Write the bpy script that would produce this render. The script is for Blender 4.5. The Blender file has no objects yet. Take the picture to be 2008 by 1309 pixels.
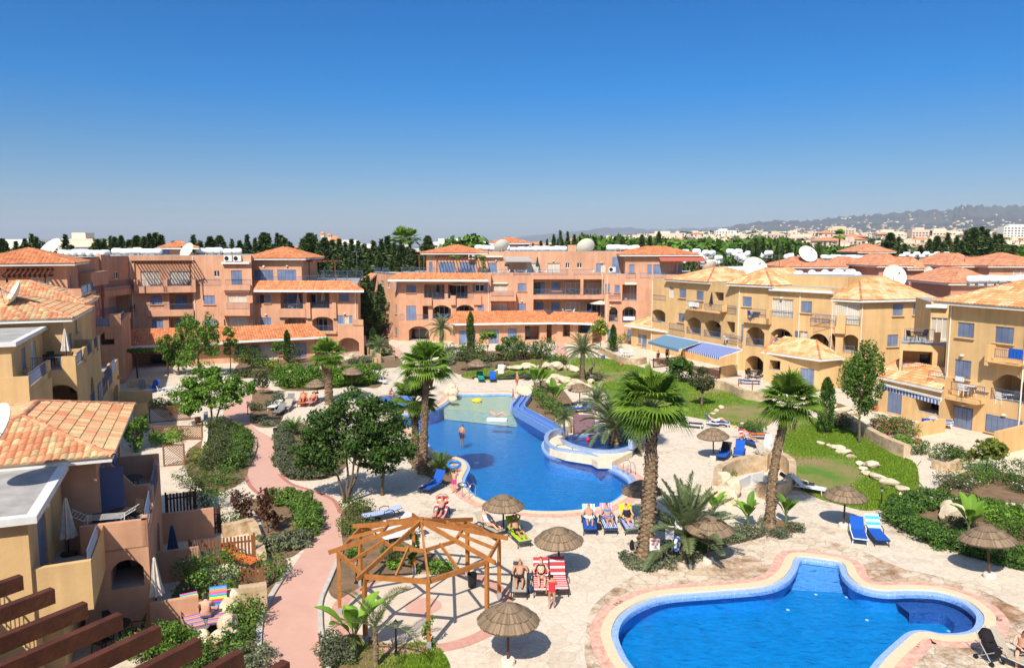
import bpy, bmesh, math, random
import numpy as np
from mathutils import Vector, Matrix
from mathutils.geometry import tessellate_polygon
R=math.radians; PI=math.pi
random.seed(7); rng=np.random.default_rng(11)
SC=bpy.context.scene
# ---------------- camera, sky, sun, exposure
HAZE_D=.00006
H=13.6; FPX=1500.0; PITCH=math.atan(173/1500.0)
cam=bpy.data.cameras.new('camera'); camo=bpy.data.objects.new('camera',cam); SC.collection.objects.link(camo)
cam.sensor_width=36; cam.lens=36*FPX/2008; cam.clip_start=0.1; cam.clip_end=60000
camo.location=(0,0,H); camo.rotation_euler=(PI/2-PITCH,0,0); SC.camera=camo
SUN_EL=R(47); SUN_AZ=R(18)     # light travels towards +Y turned 18 degrees to +X
w=bpy.data.worlds.new('World'); SC.world=w; w.use_nodes=True
nt=w.node_tree; bg=nt.nodes['Background']
sky=nt.nodes.new('ShaderNodeTexSky'); sky.sky_type='NISHITA'; sky.sun_disc=False
sky.sun_elevation=SUN_EL; sky.sun_rotation=PI+SUN_AZ; sky.altitude=0; sky.air_density=0.7; sky.dust_density=1.0; sky.ozone_density=6.0
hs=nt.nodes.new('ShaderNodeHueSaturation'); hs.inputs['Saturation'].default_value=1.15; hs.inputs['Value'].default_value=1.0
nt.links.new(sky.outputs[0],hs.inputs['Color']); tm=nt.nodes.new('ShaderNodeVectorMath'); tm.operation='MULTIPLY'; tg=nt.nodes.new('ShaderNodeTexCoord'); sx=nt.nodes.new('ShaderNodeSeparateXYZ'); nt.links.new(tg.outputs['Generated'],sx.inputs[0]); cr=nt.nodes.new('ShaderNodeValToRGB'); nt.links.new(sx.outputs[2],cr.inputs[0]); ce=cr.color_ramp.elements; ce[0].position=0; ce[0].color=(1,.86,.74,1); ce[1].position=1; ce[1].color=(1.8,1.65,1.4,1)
for q_,c_ in ((.05,(.95,.86,.78)),(.11,(.62,.84,.85)),(.19,(.13,.84,1.07)),(.30,(.04,.80,1.08)),(.5,(1.7,1.55,1.3))): e_=ce.new(q_); e_.color=(*c_,1)  # tint by elevation; unseen upper sky brightened and warmed as added fill for shadows
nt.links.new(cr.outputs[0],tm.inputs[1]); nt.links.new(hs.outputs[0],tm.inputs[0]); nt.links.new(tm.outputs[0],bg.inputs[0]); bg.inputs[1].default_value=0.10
sl=bpy.data.lights.new('sun','SUN'); sl.energy=4.7; sl.angle=R(0.53); sl.color=(1,0.94,0.84)
so=bpy.data.objects.new('sun',sl); SC.collection.objects.link(so)
so.rotation_euler=Vector((math.sin(SUN_AZ)*math.cos(SUN_EL),math.cos(SUN_AZ)*math.cos(SUN_EL),-math.sin(SUN_EL))).to_track_quat('-Z','Y').to_euler()
so.location=(-20,-60,80)
SC.view_settings.view_transform='Standard'; SC.view_settings.look='None'; SC.view_settings.exposure=0.40; SC.view_settings.gamma=1
SC.render.engine='CYCLES'
SC.cycles.max_bounces=6; SC.cycles.transparent_max_bounces=10; SC.cycles.volume_bounces=0
# ---------------- photograph pixel -> place on the ground / on a wall plane
def ray(px,py):
    a=(px-1004)/FPX; b=-(py-654.5)/FPX
    return Vector((a, math.cos(PITCH)+b*math.sin(PITCH), -math.sin(PITCH)+b*math.cos(PITCH)))
def G(px,py,z=0.0):
    r=ray(px,py); t=(z-H)/r.z; return Vector((r.x*t,r.y*t,z))
def atY(px,py,Y):
    r=ray(px,py); t=Y/r.y; return Vector((r.x*t,Y,H+r.z*t))
_S=3.2725
TL=dict(a=(0,440,_S),b=(350,440,_S),c=(700,440,_S),d=(1000,440,_S),e=(1250,440,_S),f=(1608,440,_S),g=(0,780,2.475),h=(300,780,2.475),i=(620,780,2.474),j=(1000,780,2.474),k=(1500,780,2.474),p=(0,0,1.0))
def T(k,x,y):
    o=TL[k]; return (o[0]+x/o[2],o[1]+y/o[2])
# ---------------- object helpers
def link(o): SC.collection.objects.link(o); return o
def tag(o,label=None,cat=None,group=None,kind=None):
    if label: o['label']=label
    if cat: o['category']=cat
    if group: o['group']=group
    if kind: o['kind']=kind
    return o
def empty(name,loc,rz=0,label=None,cat=None,group=None,s=1):
    o=bpy.data.objects.new(name,None); link(o); o.location=loc; o.rotation_euler=(0,0,rz); o.scale=(s,s,s); o.empty_display_size=.3
    return tag(o,label,cat,group)
KIDS={}
def setpar(o,p):
    o.parent=p; KIDS.setdefault(p.name,[]).append(o)
def copy_tree(o,loc=None,rz=None,label=None,group=None,s=None,parent=None):
    c=o.copy(); link(c)
    if parent is not None: setpar(c,parent)
    if loc is not None: c.location=loc
    if rz is not None: c.rotation_euler=(0,0,rz)
    if s is not None: c.scale=(s,s,s) if not isinstance(s,tuple) else s
    if label: c['label']=label
    if group: c['group']=group
    for ch in KIDS.get(o.name,[]): copy_tree(ch,parent=c)
    return c
class MB:
    def __init__(s): s.v=[]; s.f=[]; s.m=[]; s.c=[]
    def face(s,pts,mi=0,col=None):
        n=len(s.v); s.v.extend([tuple(p) for p in pts]); s.f.append(tuple(range(n,n+len(pts)))); s.m.append(mi); s.c.append(col)
    def box(s,c,d,rz=0,mi=0,M=None):
        x,y,z=d[0]/2,d[1]/2,d[2]/2; n=len(s.v)
        if M is None: M=Matrix.Rotation(rz,3,'Z')
        C=Vector(c)
        for q in ((-x,-y,-z),(x,-y,-z),(x,y,-z),(-x,y,-z),(-x,-y,z),(x,-y,z),(x,y,z),(-x,y,z)): s.v.append(tuple(C+M@Vector(q)))
        for q in ((0,3,2,1),(4,5,6,7),(0,1,5,4),(1,2,6,5),(2,3,7,6),(3,0,4,7)): s.f.append(tuple(n+k for k in q)); s.m.append(mi); s.c.append(None)
    def beam(s,a,b,w,h,mi=0):
        a=Vector(a);b=Vector(b); d=(b-a); L=d.length
        if L<1e-6: return
        d.normalize(); up=Vector((0,0,1)) if abs(d.z)<.99 else Vector((0,1,0))
        r=d.cross(up).normalized(); u=r.cross(d)
        M=Matrix((r,d,u)).transposed(); s.box((a+b)/2,(w,L,h),M=M,mi=mi)
    def tube(s,pts,rad,n=8,mi=0,cap=True):
        pts=[Vector(p) for p in pts]; N=len(pts); rad=rad if isinstance(rad,(list,tuple)) else [rad]*N
        base=len(s.v); ref=None
        for i,p in enumerate(pts):
            d=(pts[min(i+1,N-1)]-pts[max(i-1,0)]).normalized()
            if ref is None: ref=Vector((1,0,0)) if abs(d.x)<.9 else Vector((0,1,0))
            r=(ref-d*ref.dot(d)).normalized(); ref=r; u=d.cross(r)
            for k in range(n):
                a=2*PI*k/n; s.v.append(tuple(p+(r*math.cos(a)+u*math.sin(a))*rad[i]))
        for i in range(N-1):
            for k in range(n):
                a=base+i*n+k; b=base+i*n+(k+1)%n; s.f.append((a,b,b+n,a+n)); s.m.append(mi); s.c.append(None)
        if cap:
            s.f.append(tuple(base+k for k in range(n))[::-1]); s.m.append(mi); s.c.append(None)
            s.f.append(tuple(base+(N-1)*n+k for k in range(n))); s.m.append(mi); s.c.append(None)
    def lathe(s,prof,n=16,c=(0,0,0),mi=0,sx=1,sy=1):
        base=len(s.v)
        for (r,z) in prof:
            for k in range(n):
                a=2*PI*k/n; s.v.append((c[0]+r*sx*math.cos(a),c[1]+r*sy*math.sin(a),c[2]+z))
        for i in range(len(prof)-1):
            for k in range(n):
                a=base+i*n+k; b=base+i*n+(k+1)%n; s.f.append((a,b,b+n,a+n)); s.m.append(mi); s.c.append(None)
    def prism(s,poly,z0,z1,mi=0,top=None,bottom=False):
        n=len(poly)
        for i in range(n):
            a=poly[i]; b=poly[(i+1)%n]; s.face([(a[0],a[1],z0),(b[0],b[1],z0),(b[0],b[1],z1),(a[0],a[1],z1)],mi)
        s.poly([(p[0],p[1],z1) for p in poly],mi if top is None else top)
        if bottom: s.poly([(p[0],p[1],z0) for p in poly],mi)
    def poly(s,pts,mi=0):
        pts=[Vector(p) for p in pts]
        if len(pts)<=4: s.face(pts,mi); return
        n=len(s.v); s.v.extend([tuple(p) for p in pts])
        for t in tessellate_polygon([pts]): 
            a,b,c=[pts[q] for q in t]
            t=t if (b-a).cross(c-a).z>=0 else t[::-1]
            s.f.append(tuple(n+q for q in t)); s.m.append(mi); s.c.append(None)
    def build(s,name,mats,parent=None,off=None,smooth=False,kind=None):
        me=bpy.data.meshes.new(name)
        v=s.v
        if off is not None: v=[(a-off[0],b-off[1],c-off[2]) for a,b,c in v]
        me.from_pydata(v,[],s.f)
        if not isinstance(mats,(list,tuple)): mats=[mats]
        for m in mats: me.materials.append(m)
        me.polygons.foreach_set('material_index',s.m)
        if smooth: me.polygons.foreach_set('use_smooth',[True]*len(s.f))
        if any(c is not None for c in s.c):
            at=me.color_attributes.new('Col','FLOAT_COLOR','CORNER'); buf=[]
            for f,c in zip(s.f,s.c):
                c=c or (.5,.5,.5); buf.extend([c[0],c[1],c[2],1]*len(f))
            at.data.foreach_set('color',buf)
        me.update()
        o=bpy.data.objects.new(name,me); link(o)
        if parent is not None: setpar(o,parent)
        if kind: o['kind']=kind
        return o
# ---------------- materials
MATS={}
def mat(name,col,rough=.8,noise=0,nscale=3,col2=None,bump=0,bscale=20,metal=0,spec=.3,coat=0,streak=0,big=None):
    if name in MATS: return MATS[name]
    m=bpy.data.materials.new(name); m.use_nodes=True; n=m.node_tree.nodes; l=m.node_tree.links; b=n['Principled BSDF']
    b.inputs['Roughness'].default_value=rough; b.inputs['Metallic'].default_value=metal; b.inputs['Specular IOR Level'].default_value=spec
    b.inputs['Base Color'].default_value=(*col,1)
    tc=n.new('ShaderNodeTexCoord')
    if noise or col2:
        t=n.new('ShaderNodeTexNoise'); t.inputs['Scale'].default_value=nscale; t.inputs['Detail'].default_value=6; t.inputs['Roughness'].default_value=.65
        g=n.new('ShaderNodeNewGeometry'); l.new(g.outputs['Position'],t.inputs['Vector'])
        r=n.new('ShaderNodeValToRGB'); r.color_ramp.elements[0].position=.35; r.color_ramp.elements[1].position=.65
        c2=col2 or tuple(c*(1-noise) for c in col)
        r.color_ramp.elements[0].color=(*c2,1); r.color_ramp.elements[1].color=(*col,1)
        l.new(t.outputs[0],r.inputs[0]); out=r.outputs[0]
        if big:
            t2=n.new('ShaderNodeTexNoise'); t2.inputs['Scale'].default_value=big[0]; t2.inputs['Detail'].default_value=3; l.new(g.outputs['Position'],t2.inputs['Vector'])
            mp=n.new('ShaderNodeMapRange'); mp.inputs[1].default_value=.3; mp.inputs[2].default_value=.7; mp.inputs[3].default_value=1-big[1]; mp.inputs[4].default_value=1+big[1]
            l.new(t2.outputs[0],mp.inputs[0]); mx=n.new('ShaderNodeVectorMath'); mx.operation='SCALE'; l.new(out,mx.inputs[0]); l.new(mp.outputs[0],mx.inputs['Scale']); out=mx.outputs[0]
        if streak:
            mq=n.new('ShaderNodeMapping'); mq.inputs['Scale'].default_value=(2.2,2.2,.12); l.new(g.outputs['Position'],mq.inputs[0]); t3=n.new('ShaderNodeTexNoise'); t3.inputs['Scale'].default_value=1; t3.inputs['Detail'].default_value=5; l.new(mq.outputs[0],t3.inputs['Vector'])
            mp=n.new('ShaderNodeMapRange'); mp.inputs[1].default_value=.35; mp.inputs[2].default_value=.6; mp.inputs[3].default_value=1-streak; mp.inputs[4].default_value=1.04; l.new(t3.outputs[0],mp.inputs[0]); mx=n.new('ShaderNodeVectorMath'); mx.operation='SCALE'; l.new(out,mx.inputs[0]); l.new(mp.outputs[0],mx.inputs['Scale']); out=mx.outputs[0]
        l.new(out,b.inputs['Base Color'])
    if bump:
        t=n.new('ShaderNodeTexNoise'); t.inputs['Scale'].default_value=bscale; t.inputs['Detail'].default_value=4
        g=n.new('ShaderNodeNewGeometry'); l.new(g.outputs['Position'],t.inputs['Vector'])
        bp=n.new('ShaderNodeBump'); bp.inputs['Strength'].default_value=bump; bp.inputs['Distance'].default_value=.05; l.new(t.outputs[0],bp.inputs['Height']); l.new(bp.outputs[0],b.inputs['Normal'])
    MATS[name]=m; return m
def leafmat(name,dark,light,tr=.25,rough=.55):
    if name in MATS: return MATS[name]
    m=bpy.data.materials.new(name); m.use_nodes=True; n=m.node_tree.nodes; l=m.node_tree.links; b=n['Principled BSDF']
    a=n.new('ShaderNodeAttribute'); a.attribute_name='Col'
    mx=n.new('ShaderNodeMix'); mx.data_type='RGBA'; mx.inputs[6].default_value=(*dark,1); mx.inputs[7].default_value=(*light,1)
    l.new(a.outputs['Fac'],mx.inputs[0]); oi=n.new('ShaderNodeObjectInfo'); mr=n.new('ShaderNodeMapRange'); mr.inputs[3].default_value=.82; mr.inputs[4].default_value=1.38; l.new(oi.outputs['Random'],mr.inputs[0]); vs=n.new('ShaderNodeVectorMath'); vs.operation='SCALE'; l.new(mx.outputs[2],vs.inputs[0]); l.new(mr.outputs[0],vs.inputs['Scale']); l.new(vs.outputs[0],b.inputs['Base Color']); b.inputs['Roughness'].default_value=rough; b.inputs['Specular IOR Level'].default_value=.25
    t=n.new('ShaderNodeBsdfTranslucent'); l.new(vs.outputs[0],t.inputs[0]); ms=n.new('ShaderNodeMixShader'); ms.inputs[0].default_value=tr
    l.new(b.outputs[0],ms.inputs[1]); l.new(t.outputs[0],ms.inputs[2]); l.new(ms.outputs[0],n['Material Output'].inputs[0])
    MATS[name]=m; return m
def attrmat(name,rough=.8,bump=0,bscale=8,mul=1):
    if name in MATS: return MATS[name]
    m=bpy.data.materials.new(name); m.use_nodes=True; n=m.node_tree.nodes; l=m.node_tree.links; b=n['Principled BSDF']
    a=n.new('ShaderNodeAttribute'); a.attribute_name='Col'; b.inputs['Roughness'].default_value=rough
    t=n.new('ShaderNodeTexNoise'); t.inputs['Scale'].default_value=bscale; t.inputs['Detail'].default_value=5
    g=n.new('ShaderNodeNewGeometry'); l.new(g.outputs['Position'],t.inputs['Vector'])
    mp=n.new('ShaderNodeMapRange'); mp.inputs[3].default_value=.65; mp.inputs[4].default_value=1.2; l.new(t.outputs[0],mp.inputs[0])
    v=n.new('ShaderNodeVectorMath'); v.operation='SCALE'; l.new(a.outputs['Color'],v.inputs[0]); l.new(mp.outputs[0],v.inputs['Scale']); l.new(v.outputs[0],b.inputs['Base Color'])
    MATS[name]=m; return m
STUCCO_T=mat('terracotta_stucco',(.59,.32,.195),.9,nscale=1.1,col2=(.53,.275,.165),bump=.15,bscale=12,big=(.22,.12),streak=.10)
STUCCO_Y=mat('yellow_stucco',(.66,.43,.20),.9,nscale=1.0,col2=(.60,.385,.175),bump=.15,bscale=12,big=(.22,.11),streak=.08)
STUCCO_P=mat('pink_stucco',(.55,.27,.18),.9,nscale=1.0,col2=(.48,.23,.15),big=(.2,.1))
WHITE=mat('white_paint',(.78,.76,.72),.6,nscale=2,col2=(.66,.64,.60))
CREAMP=mat('cream_paint',(.72,.66,.55),.6)
FLATROOF=mat('flat_roof_screed',(.42,.40,.37),.9,nscale=1.2,col2=(.30,.28,.26))
RAILM=mat('blue_grey_metal',(.13,.17,.27),.5,metal=.3)
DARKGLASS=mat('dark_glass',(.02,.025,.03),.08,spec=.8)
CURTAIN=mat('curtain',(.62,.58,.50),.7,nscale=.8,col2=(.5,.46,.38))
BROWNW=mat('brown_timber',(.20,.055,.02),.6,nscale=3,col2=(.13,.035,.015),bump=.2)
DARKW=mat('dark_timber',(.12,.036,.014),.6,nscale=4,col2=(.07,.02,.009),bump=.2)
GRILLE=mat('shade_interior',(.10,.07,.05),.9)
BLACKP=mat('black_metal',(.015,.015,.017),.45)
STONE=mat('sandstone',(.62,.47,.30),.9,nscale=2.2,col2=(.40,.27,.15),bump=.6,bscale=5)
ROCK=mat('pale_rock',(.70,.58,.42),.9,nscale=2.5,col2=(.50,.38,.25),bump=.7,bscale=4)
CONC=mat('concrete',(.55,.51,.46),.85,nscale=4,col2=(.45,.41,.36),bump=.2)
EARTH=mat('garden_earth',(.24,.15,.085),.95,nscale=1.8,col2=(.15,.10,.055),bump=.6,bscale=9)
def shutter_mat():
    m=bpy.data.materials.new('blue_shutter'); m.use_nodes=True; n=m.node_tree.nodes; l=m.node_tree.links; b=n['Principled BSDF']; b.inputs['Roughness'].default_value=.55
    g=n.new('ShaderNodeNewGeometry'); sp=n.new('ShaderNodeSeparateXYZ'); l.new(g.outputs['Position'],sp.inputs[0])
    mm=n.new('ShaderNodeMath'); mm.operation='MULTIPLY'; mm.inputs[1].default_value=1/.075; l.new(sp.outputs[2],mm.inputs[0])
    fr=n.new('ShaderNodeMath'); fr.operation='FRACT'; l.new(mm.outputs[0],fr.inputs[0])
    bp=n.new('ShaderNodeBump'); bp.inputs['Strength'].default_value=.7; bp.inputs['Distance'].default_value=.03; l.new(fr.outputs[0],bp.inputs['Height']); l.new(bp.outputs[0],b.inputs['Normal'])
    t=n.new('ShaderNodeTexNoise'); t.inputs['Scale'].default_value=.8; l.new(g.outputs['Position'],t.inputs['Vector'])
    r=n.new('ShaderNodeValToRGB'); r.color_ramp.elements[0].color=(.14,.19,.32,1); r.color_ramp.elements[1].color=(.22,.28,.43,1); r.color_ramp.elements[0].position=.35; r.color_ramp.elements[1].position=.65
    l.new(t.outputs[0],r.inputs[0]); l.new(r.outputs[0],b.inputs['Base Color']); return m
SHUT=shutter_mat()
TILEM=attrmat('roof_tile',.75)
# ---------------- foliage from many small leaves
def quads_mesh(name,C,U,V,col,mats,extra=None):
    """leaf quads: centres C, half axes U,V (N,3); col (N,)"""
    N=len(C); v=np.empty((N,4,3)); v[:,0]=C-U*.15-V; v[:,1]=C+U-V*.1; v[:,2]=C+U*.15+V; v[:,3]=C-U+V*.1
    me=bpy.data.meshes.new(name); vs=v.reshape(-1,3); nf=N; ev=[];ef=[]
    if extra: ev,ef,em=extra.v,extra.f,extra.m
    ne=len(ev); allv=np.concatenate([vs,np.array(ev).reshape(-1,3)]) if ne else vs
    me.vertices.add(len(allv)); me.vertices.foreach_set('co',allv.ravel())
    tot=[4]*N+[len(f) for f in ef]; idx=list(range(4*N))
    for f in ef: idx.extend([q+4*N for q in f])
    me.loops.add(len(idx)); me.loops.foreach_set('vertex_index',idx)
    me.polygons.add(len(tot)); st=np.concatenate([[0],np.cumsum(tot)[:-1]]); me.polygons.foreach_set('loop_start',st.astype(int)); 
    try: me.polygons.foreach_set('loop_total',tot)
    except Exception: pass
    for m in (mats if isinstance(mats,(list,tuple)) else [mats]): me.materials.append(m)
    if ne: me.polygons.foreach_set('material_index',[0]*N+list(em))
    me.update(calc_edges=True)
    at=me.color_attributes.new('Col','FLOAT_COLOR','POINT'); c=np.ones((len(allv),4))*.4; cc=np.repeat(np.asarray(col),4); c[:4*N,0]=cc; c[:4*N,1]=cc; c[:4*N,2]=cc
    at.data.foreach_set('color',c.ravel()); me.validate(); return me
def unit(a): return a/np.maximum(np.linalg.norm(a,axis=1,keepdims=True),1e-6)
def blob_leaves(lobes,n,size,flat=.5,inner=.55,seed=0,asp=.55,down=0.0):
    """lobes: (x,y,z,rx,ry,rz); n leaves spread near the shells of the lobes"""
    r=np.random.default_rng(seed); L=np.array(lobes,float)
    if n>=1400:
        sub=[L]; 
        for q in range(7):
            dd=unit(r.normal(size=(len(L),3))); S=L.copy(); S[:,:3]+=dd*L[:,3:6]*.95; S[:,3:6]*=r.uniform(.24,.42,(len(L),1)); sub.append(S)
        L=np.concatenate(sub)
    wt=(L[:,3]*L[:,4]*L[:,5])**.62; wt[:len(lobes)]*=(.45 if n>=1400 else 1); k=r.choice(len(L),n,p=wt/wt.sum())
    d=unit(r.normal(size=(n,3))); rad=inner+(1.08-inner)*r.random(n)**.6
    # knobbly shell so the outline is uneven
    ph=r.random((6,3))*6; fr=r.normal(size=(6,3))*3.2
    bump=sum(np.sin(d@fr[i]+ph[i,0]+k*1.7) for i in range(6))*.07
    C=L[k,:3]+d*L[k,3:6]*(rad*(1+bump))[:,None]
    nrm=unit(d*(1-flat)+np.array([0,0,1])*flat+r.normal(size=(n,3))*.55)
    a=unit(np.cross(nrm,r.normal(size=(n,3)))); b=np.cross(nrm,a); a[:,2]-=down; s=size*(.5+1.1*r.random(n)**1.6)
    return C,a*s[:,None],b*(s*asp)[:,None],np.clip(.5+.28*r.normal(size=n)+.25*np.sin(C[:,0]*2+C[:,2]*3+k),0,1)
LF=dict(
 tree=leafmat('leaf_mid_green',(.040,.090,.014),(.14,.25,.03)),
 bright=leafmat('leaf_bright_green',(.045,.12,.012),(.19,.34,.035)),
 dark=leafmat('leaf_dark_green',(.026,.065,.012),(.095,.18,.028)),
 conif=leafmat('leaf_conifer',(.035,.062,.020),(.12,.165,.045),tr=.1),
 grey=leafmat('leaf_grey_green',(.07,.085,.045),(.17,.19,.105),tr=.15),
 olive=leafmat('leaf_olive',(.045,.06,.022),(.12,.14,.05)),
 red=leafmat('leaf_dark_red',(.05,.02,.012),(.14,.06,.03)),
 palm=leafmat('leaf_fan_palm',(.05,.11,.012),(.22,.34,.04),tr=.3,rough=.4),
 date=leafmat('leaf_date_palm',(.07,.11,.04),(.21,.25,.11),tr=.25,rough=.45),
 dead=leafmat('leaf_dead',(.16,.09,.035),(.35,.24,.11),tr=.15),
 hedge=leafmat('leaf_hedge',(.036,.08,.014),(.13,.215,.035)),
 pink=leafmat('petal_pink',(.45,.02,.10),(.75,.08,.22)), white=leafmat('petal_white',(.6,.55,.45),(.85,.82,.7)),
 orange=leafmat('petal_orange',(.6,.12,.03),(.8,.25,.05)),
 yellowg=leafmat('leaf_yellow_green',(.09,.13,.015),(.28,.34,.04)))
BARK=mat('bark',(.20,.14,.09),.9,nscale=5,col2=(.10,.07,.045),bump=.6,bscale=10)
PBARK=mat('palm_bark',(.33,.23,.14),.95,nscale=6,col2=(.14,.09,.05),bump=.9,bscale=7)
STEMG=mat('green_stem',(.12,.16,.05),.7)
def root_of(name,loc,label,cat,group=None,rz=0,s=1): return empty(name,loc,rz,label,cat,group,s)
def meshobj(name,me,parent=None):
    o=bpy.data.objects.new(name,me); link(o)
    if parent is not None: setpar(o,parent)
    return o
def leaf_part(name,lobes,n,size,m,parent,seed=0,**k):
    C,U,V,c=blob_leaves(lobes,n,size,seed=seed,**k); return meshobj(name,quads_mesh(name,C,U,V,c,m),parent)
def merge_leaf_sets(sets): return [np.concatenate([s[i] for s in sets]) for i in range(4)]
def broad_tree(name,loc,label,cat,h,cr,lobes,n,size,m,seed=0,stems=1,group=None,tr=.14,limbs=True,flat=.5,rz=0):
    t=root_of(name,loc,label,cat,group,rz); r=random.Random(seed); mb=MB()
    for q in range(stems):
        ang=2*PI*q/stems+r.random(); lean=.0 if stems==1 else .35
        top=Vector((math.cos(ang)*lean*h*.45,math.sin(ang)*lean*h*.45,h*.5)); b0=Vector((math.cos(ang)*.12*(stems>1),math.sin(ang)*.12*(stems>1),0))
        mid=(b0+top)/2+Vector((r.uniform(-.1,.1),r.uniform(-.1,.1),0))
        k=1.0/ (stems**.4); mb.tube([b0-Vector((0,0,.05)),b0+Vector((0,0,.3)),mid,top],[tr*1.4*k,tr*k,tr*.8*k,tr*.6*k],8)
        if limbs:
            for L in lobes[q::stems] if stems>1 else lobes:
                e=Vector(L[:3]); m1=(top+e)/2+Vector((r.uniform(-.2,.2),r.uniform(-.2,.2),r.uniform(-.1,.1)))
                mb.tube([mid.lerp(top,.6),m1,e],[tr*.45*k,tr*.3*k,tr*.12*k],6)
                for z in range(3):
                    e2=e+Vector((r.uniform(-1,1)*L[3],r.uniform(-1,1)*L[4],r.uniform(-.3,.9)*L[5]))*.75
                    mb.tube([m1,(m1+e2)/2+Vector((0,0,.1)),e2],[tr*.22*k,tr*.15*k,tr*.06*k],5)
    mb.build('trunk',BARK,t,smooth=True)
    leaf_part('crown',lobes,n,size,m,t,seed=seed,flat=flat); return t
def shrub(loc,label,r=.6,h=.8,m='hedge',n=700,size=.06,seed=0,name='shrub',cat='shrub',group=None,flower=None,lob=5,sy=1,rz=0):
    rr=random.Random(seed); L=[(0,0,h*.5,r*.75,r*.75*sy,h*.48)]
    for i in range(lob):
        a=2*PI*i/lob+rr.random(); L.append((math.cos(a)*r*.55,math.sin(a)*r*.55*sy,h*rr.uniform(.35,.62),r*rr.uniform(.38,.5),r*rr.uniform(.38,.5),h*rr.uniform(.3,.42)))
    t=root_of(name,loc,label,cat,group,rz)
    leaf_part('foliage',L,n,size,LF[m],t,seed=seed,inner=.6,flat=.35)
    mb=MB()
    for i in range(5): 
        a=rr.random()*6.28; mb.tube([(0,0,-.02),(math.cos(a)*r*.2,math.sin(a)*r*.2,h*.3),(math.cos(a)*r*.45,math.sin(a)*r*.45,h*.6)],[.03,.02,.01],5)
    mb.build('stem',BARK,t)
    if flower: leaf_part('blossom',L,flower[1],size*1.0,LF[flower[0]],t,seed=seed+5,inner=.98,flat=.3)
    return t
def hedge_mass(pts,width,h,label,m='hedge',dens=420,size=.055,seed=0,name='hedge',cat='hedge',flower=None,lump=.15,z=0):
    """a clipped or rounded strip of planting that follows a line of ground points"""
    r=np.random.default_rng(seed); P=[Vector(p) for p in pts]; o=P[0].copy(); o.z=z; lobes=[]
    for a,b in zip(P[:-1],P[1:]):
        L=(b-a).length; k=max(1,int(L/(width*.32)))
        for i in range(k):
            q=a.lerp(b,(i+.5)/k)-o; j=r.normal(size=2)*width*.05
            lobes.append((q.x+j[0],q.y+j[1],h*.48,width*.5*(1+lump*r.uniform(-1,1)),width*.5*(1+lump*r.uniform(-1,1)),h*.52*(1+lump*r.uniform(-1,1))))
    n=int(dens*sum((b-a).length for a,b in zip(P[:-1],P[1:]))*(width+h)); n=min(n,30000)
    t=root_of(name,o,label,cat); leaf_part('foliage',lobes,n,size,LF[m],t,seed=seed,inner=.62,flat=.3)
    mb=MB()
    for L in lobes[::2]: mb.tube([(L[0],L[1],-.02),(L[0]+.05,L[1],h*.5)],[.03,.015],5)
    mb.build('stem',BARK,t)
    if flower: leaf_part('blossom',lobes,flower[1],size,LF[flower[0]],t,seed=seed+3,inner=.98)
    return t
def conifer_mesh(seed,h=10,r=2.0,kind='cone',n=2600,size=.32,m='conif'):
    rr=np.random.default_rng(seed); z=rr.random(n)**.8; 
    if kind=='cone': prof=(1-z)**.75*r*(.75+.35*np.sin(z*26+seed)**2)
    elif kind=='pine': prof=r*np.clip(np.minimum(z*5,(1-z)*1.7),0,1)**.7*(.75+.35*np.sin(z*15+seed)**2)
    else: prof=r*np.clip(np.minimum(z*9,(1-z)*2.6),0,1)**.5*(.92+.1*np.sin(z*17))
    if kind=='pine':
        j=rr.integers(0,5,n); ph=np.array([.2,1.5,2.7,3.9,5.2])[j]+seed; hh=np.array([1,.82,.9,.72,.86])[j]; of=r*.5*(j>0); prof=r*.55*np.clip(np.minimum(z*5,(1-z)*1.5),0,1)*(.8+.4*np.sin(z*17+j)**2)
    else: ph=0*z; hh=1; of=0*z
    a=rr.random(n)*2*PI; lob=1+.22*np.sin(a*3+seed+z*9)+.15*np.sin(a*5+z*14); q=(.45+.6*rr.random(n)**.5)
    zz=((.10 if kind!='column' else .05)*h+z*h*.9)*hh; C=np.stack([np.cos(a)*prof*lob*q+of*np.cos(ph),np.sin(a)*prof*lob*q+of*np.sin(ph),zz-(.25*prof*q if kind=='cone' else 0)],1)
    out=np.stack([np.cos(a),np.sin(a),np.full(n,.35 if kind!='column' else 1.6)],1); U=unit(out+rr.normal(size=(n,3))*.5); V=unit(np.cross(U,rr.normal(size=(n,3))))
    s=size*(.6+.8*rr.random(n)); col=np.clip(.45+.25*rr.normal(size=n)+.25*np.sin(a*4+z*13),0,1)
    return quads_mesh('crown',C,U*s[:,None],V*(s*.4)[:,None],col,LF[m])
def trunk_mb(h,r,n=7):
    mb=MB(); mb.tube([(0,0,-.1),(0,0,h*.5),(0,0,h)],[r,r*.7,r*.25],n); return mb
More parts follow.
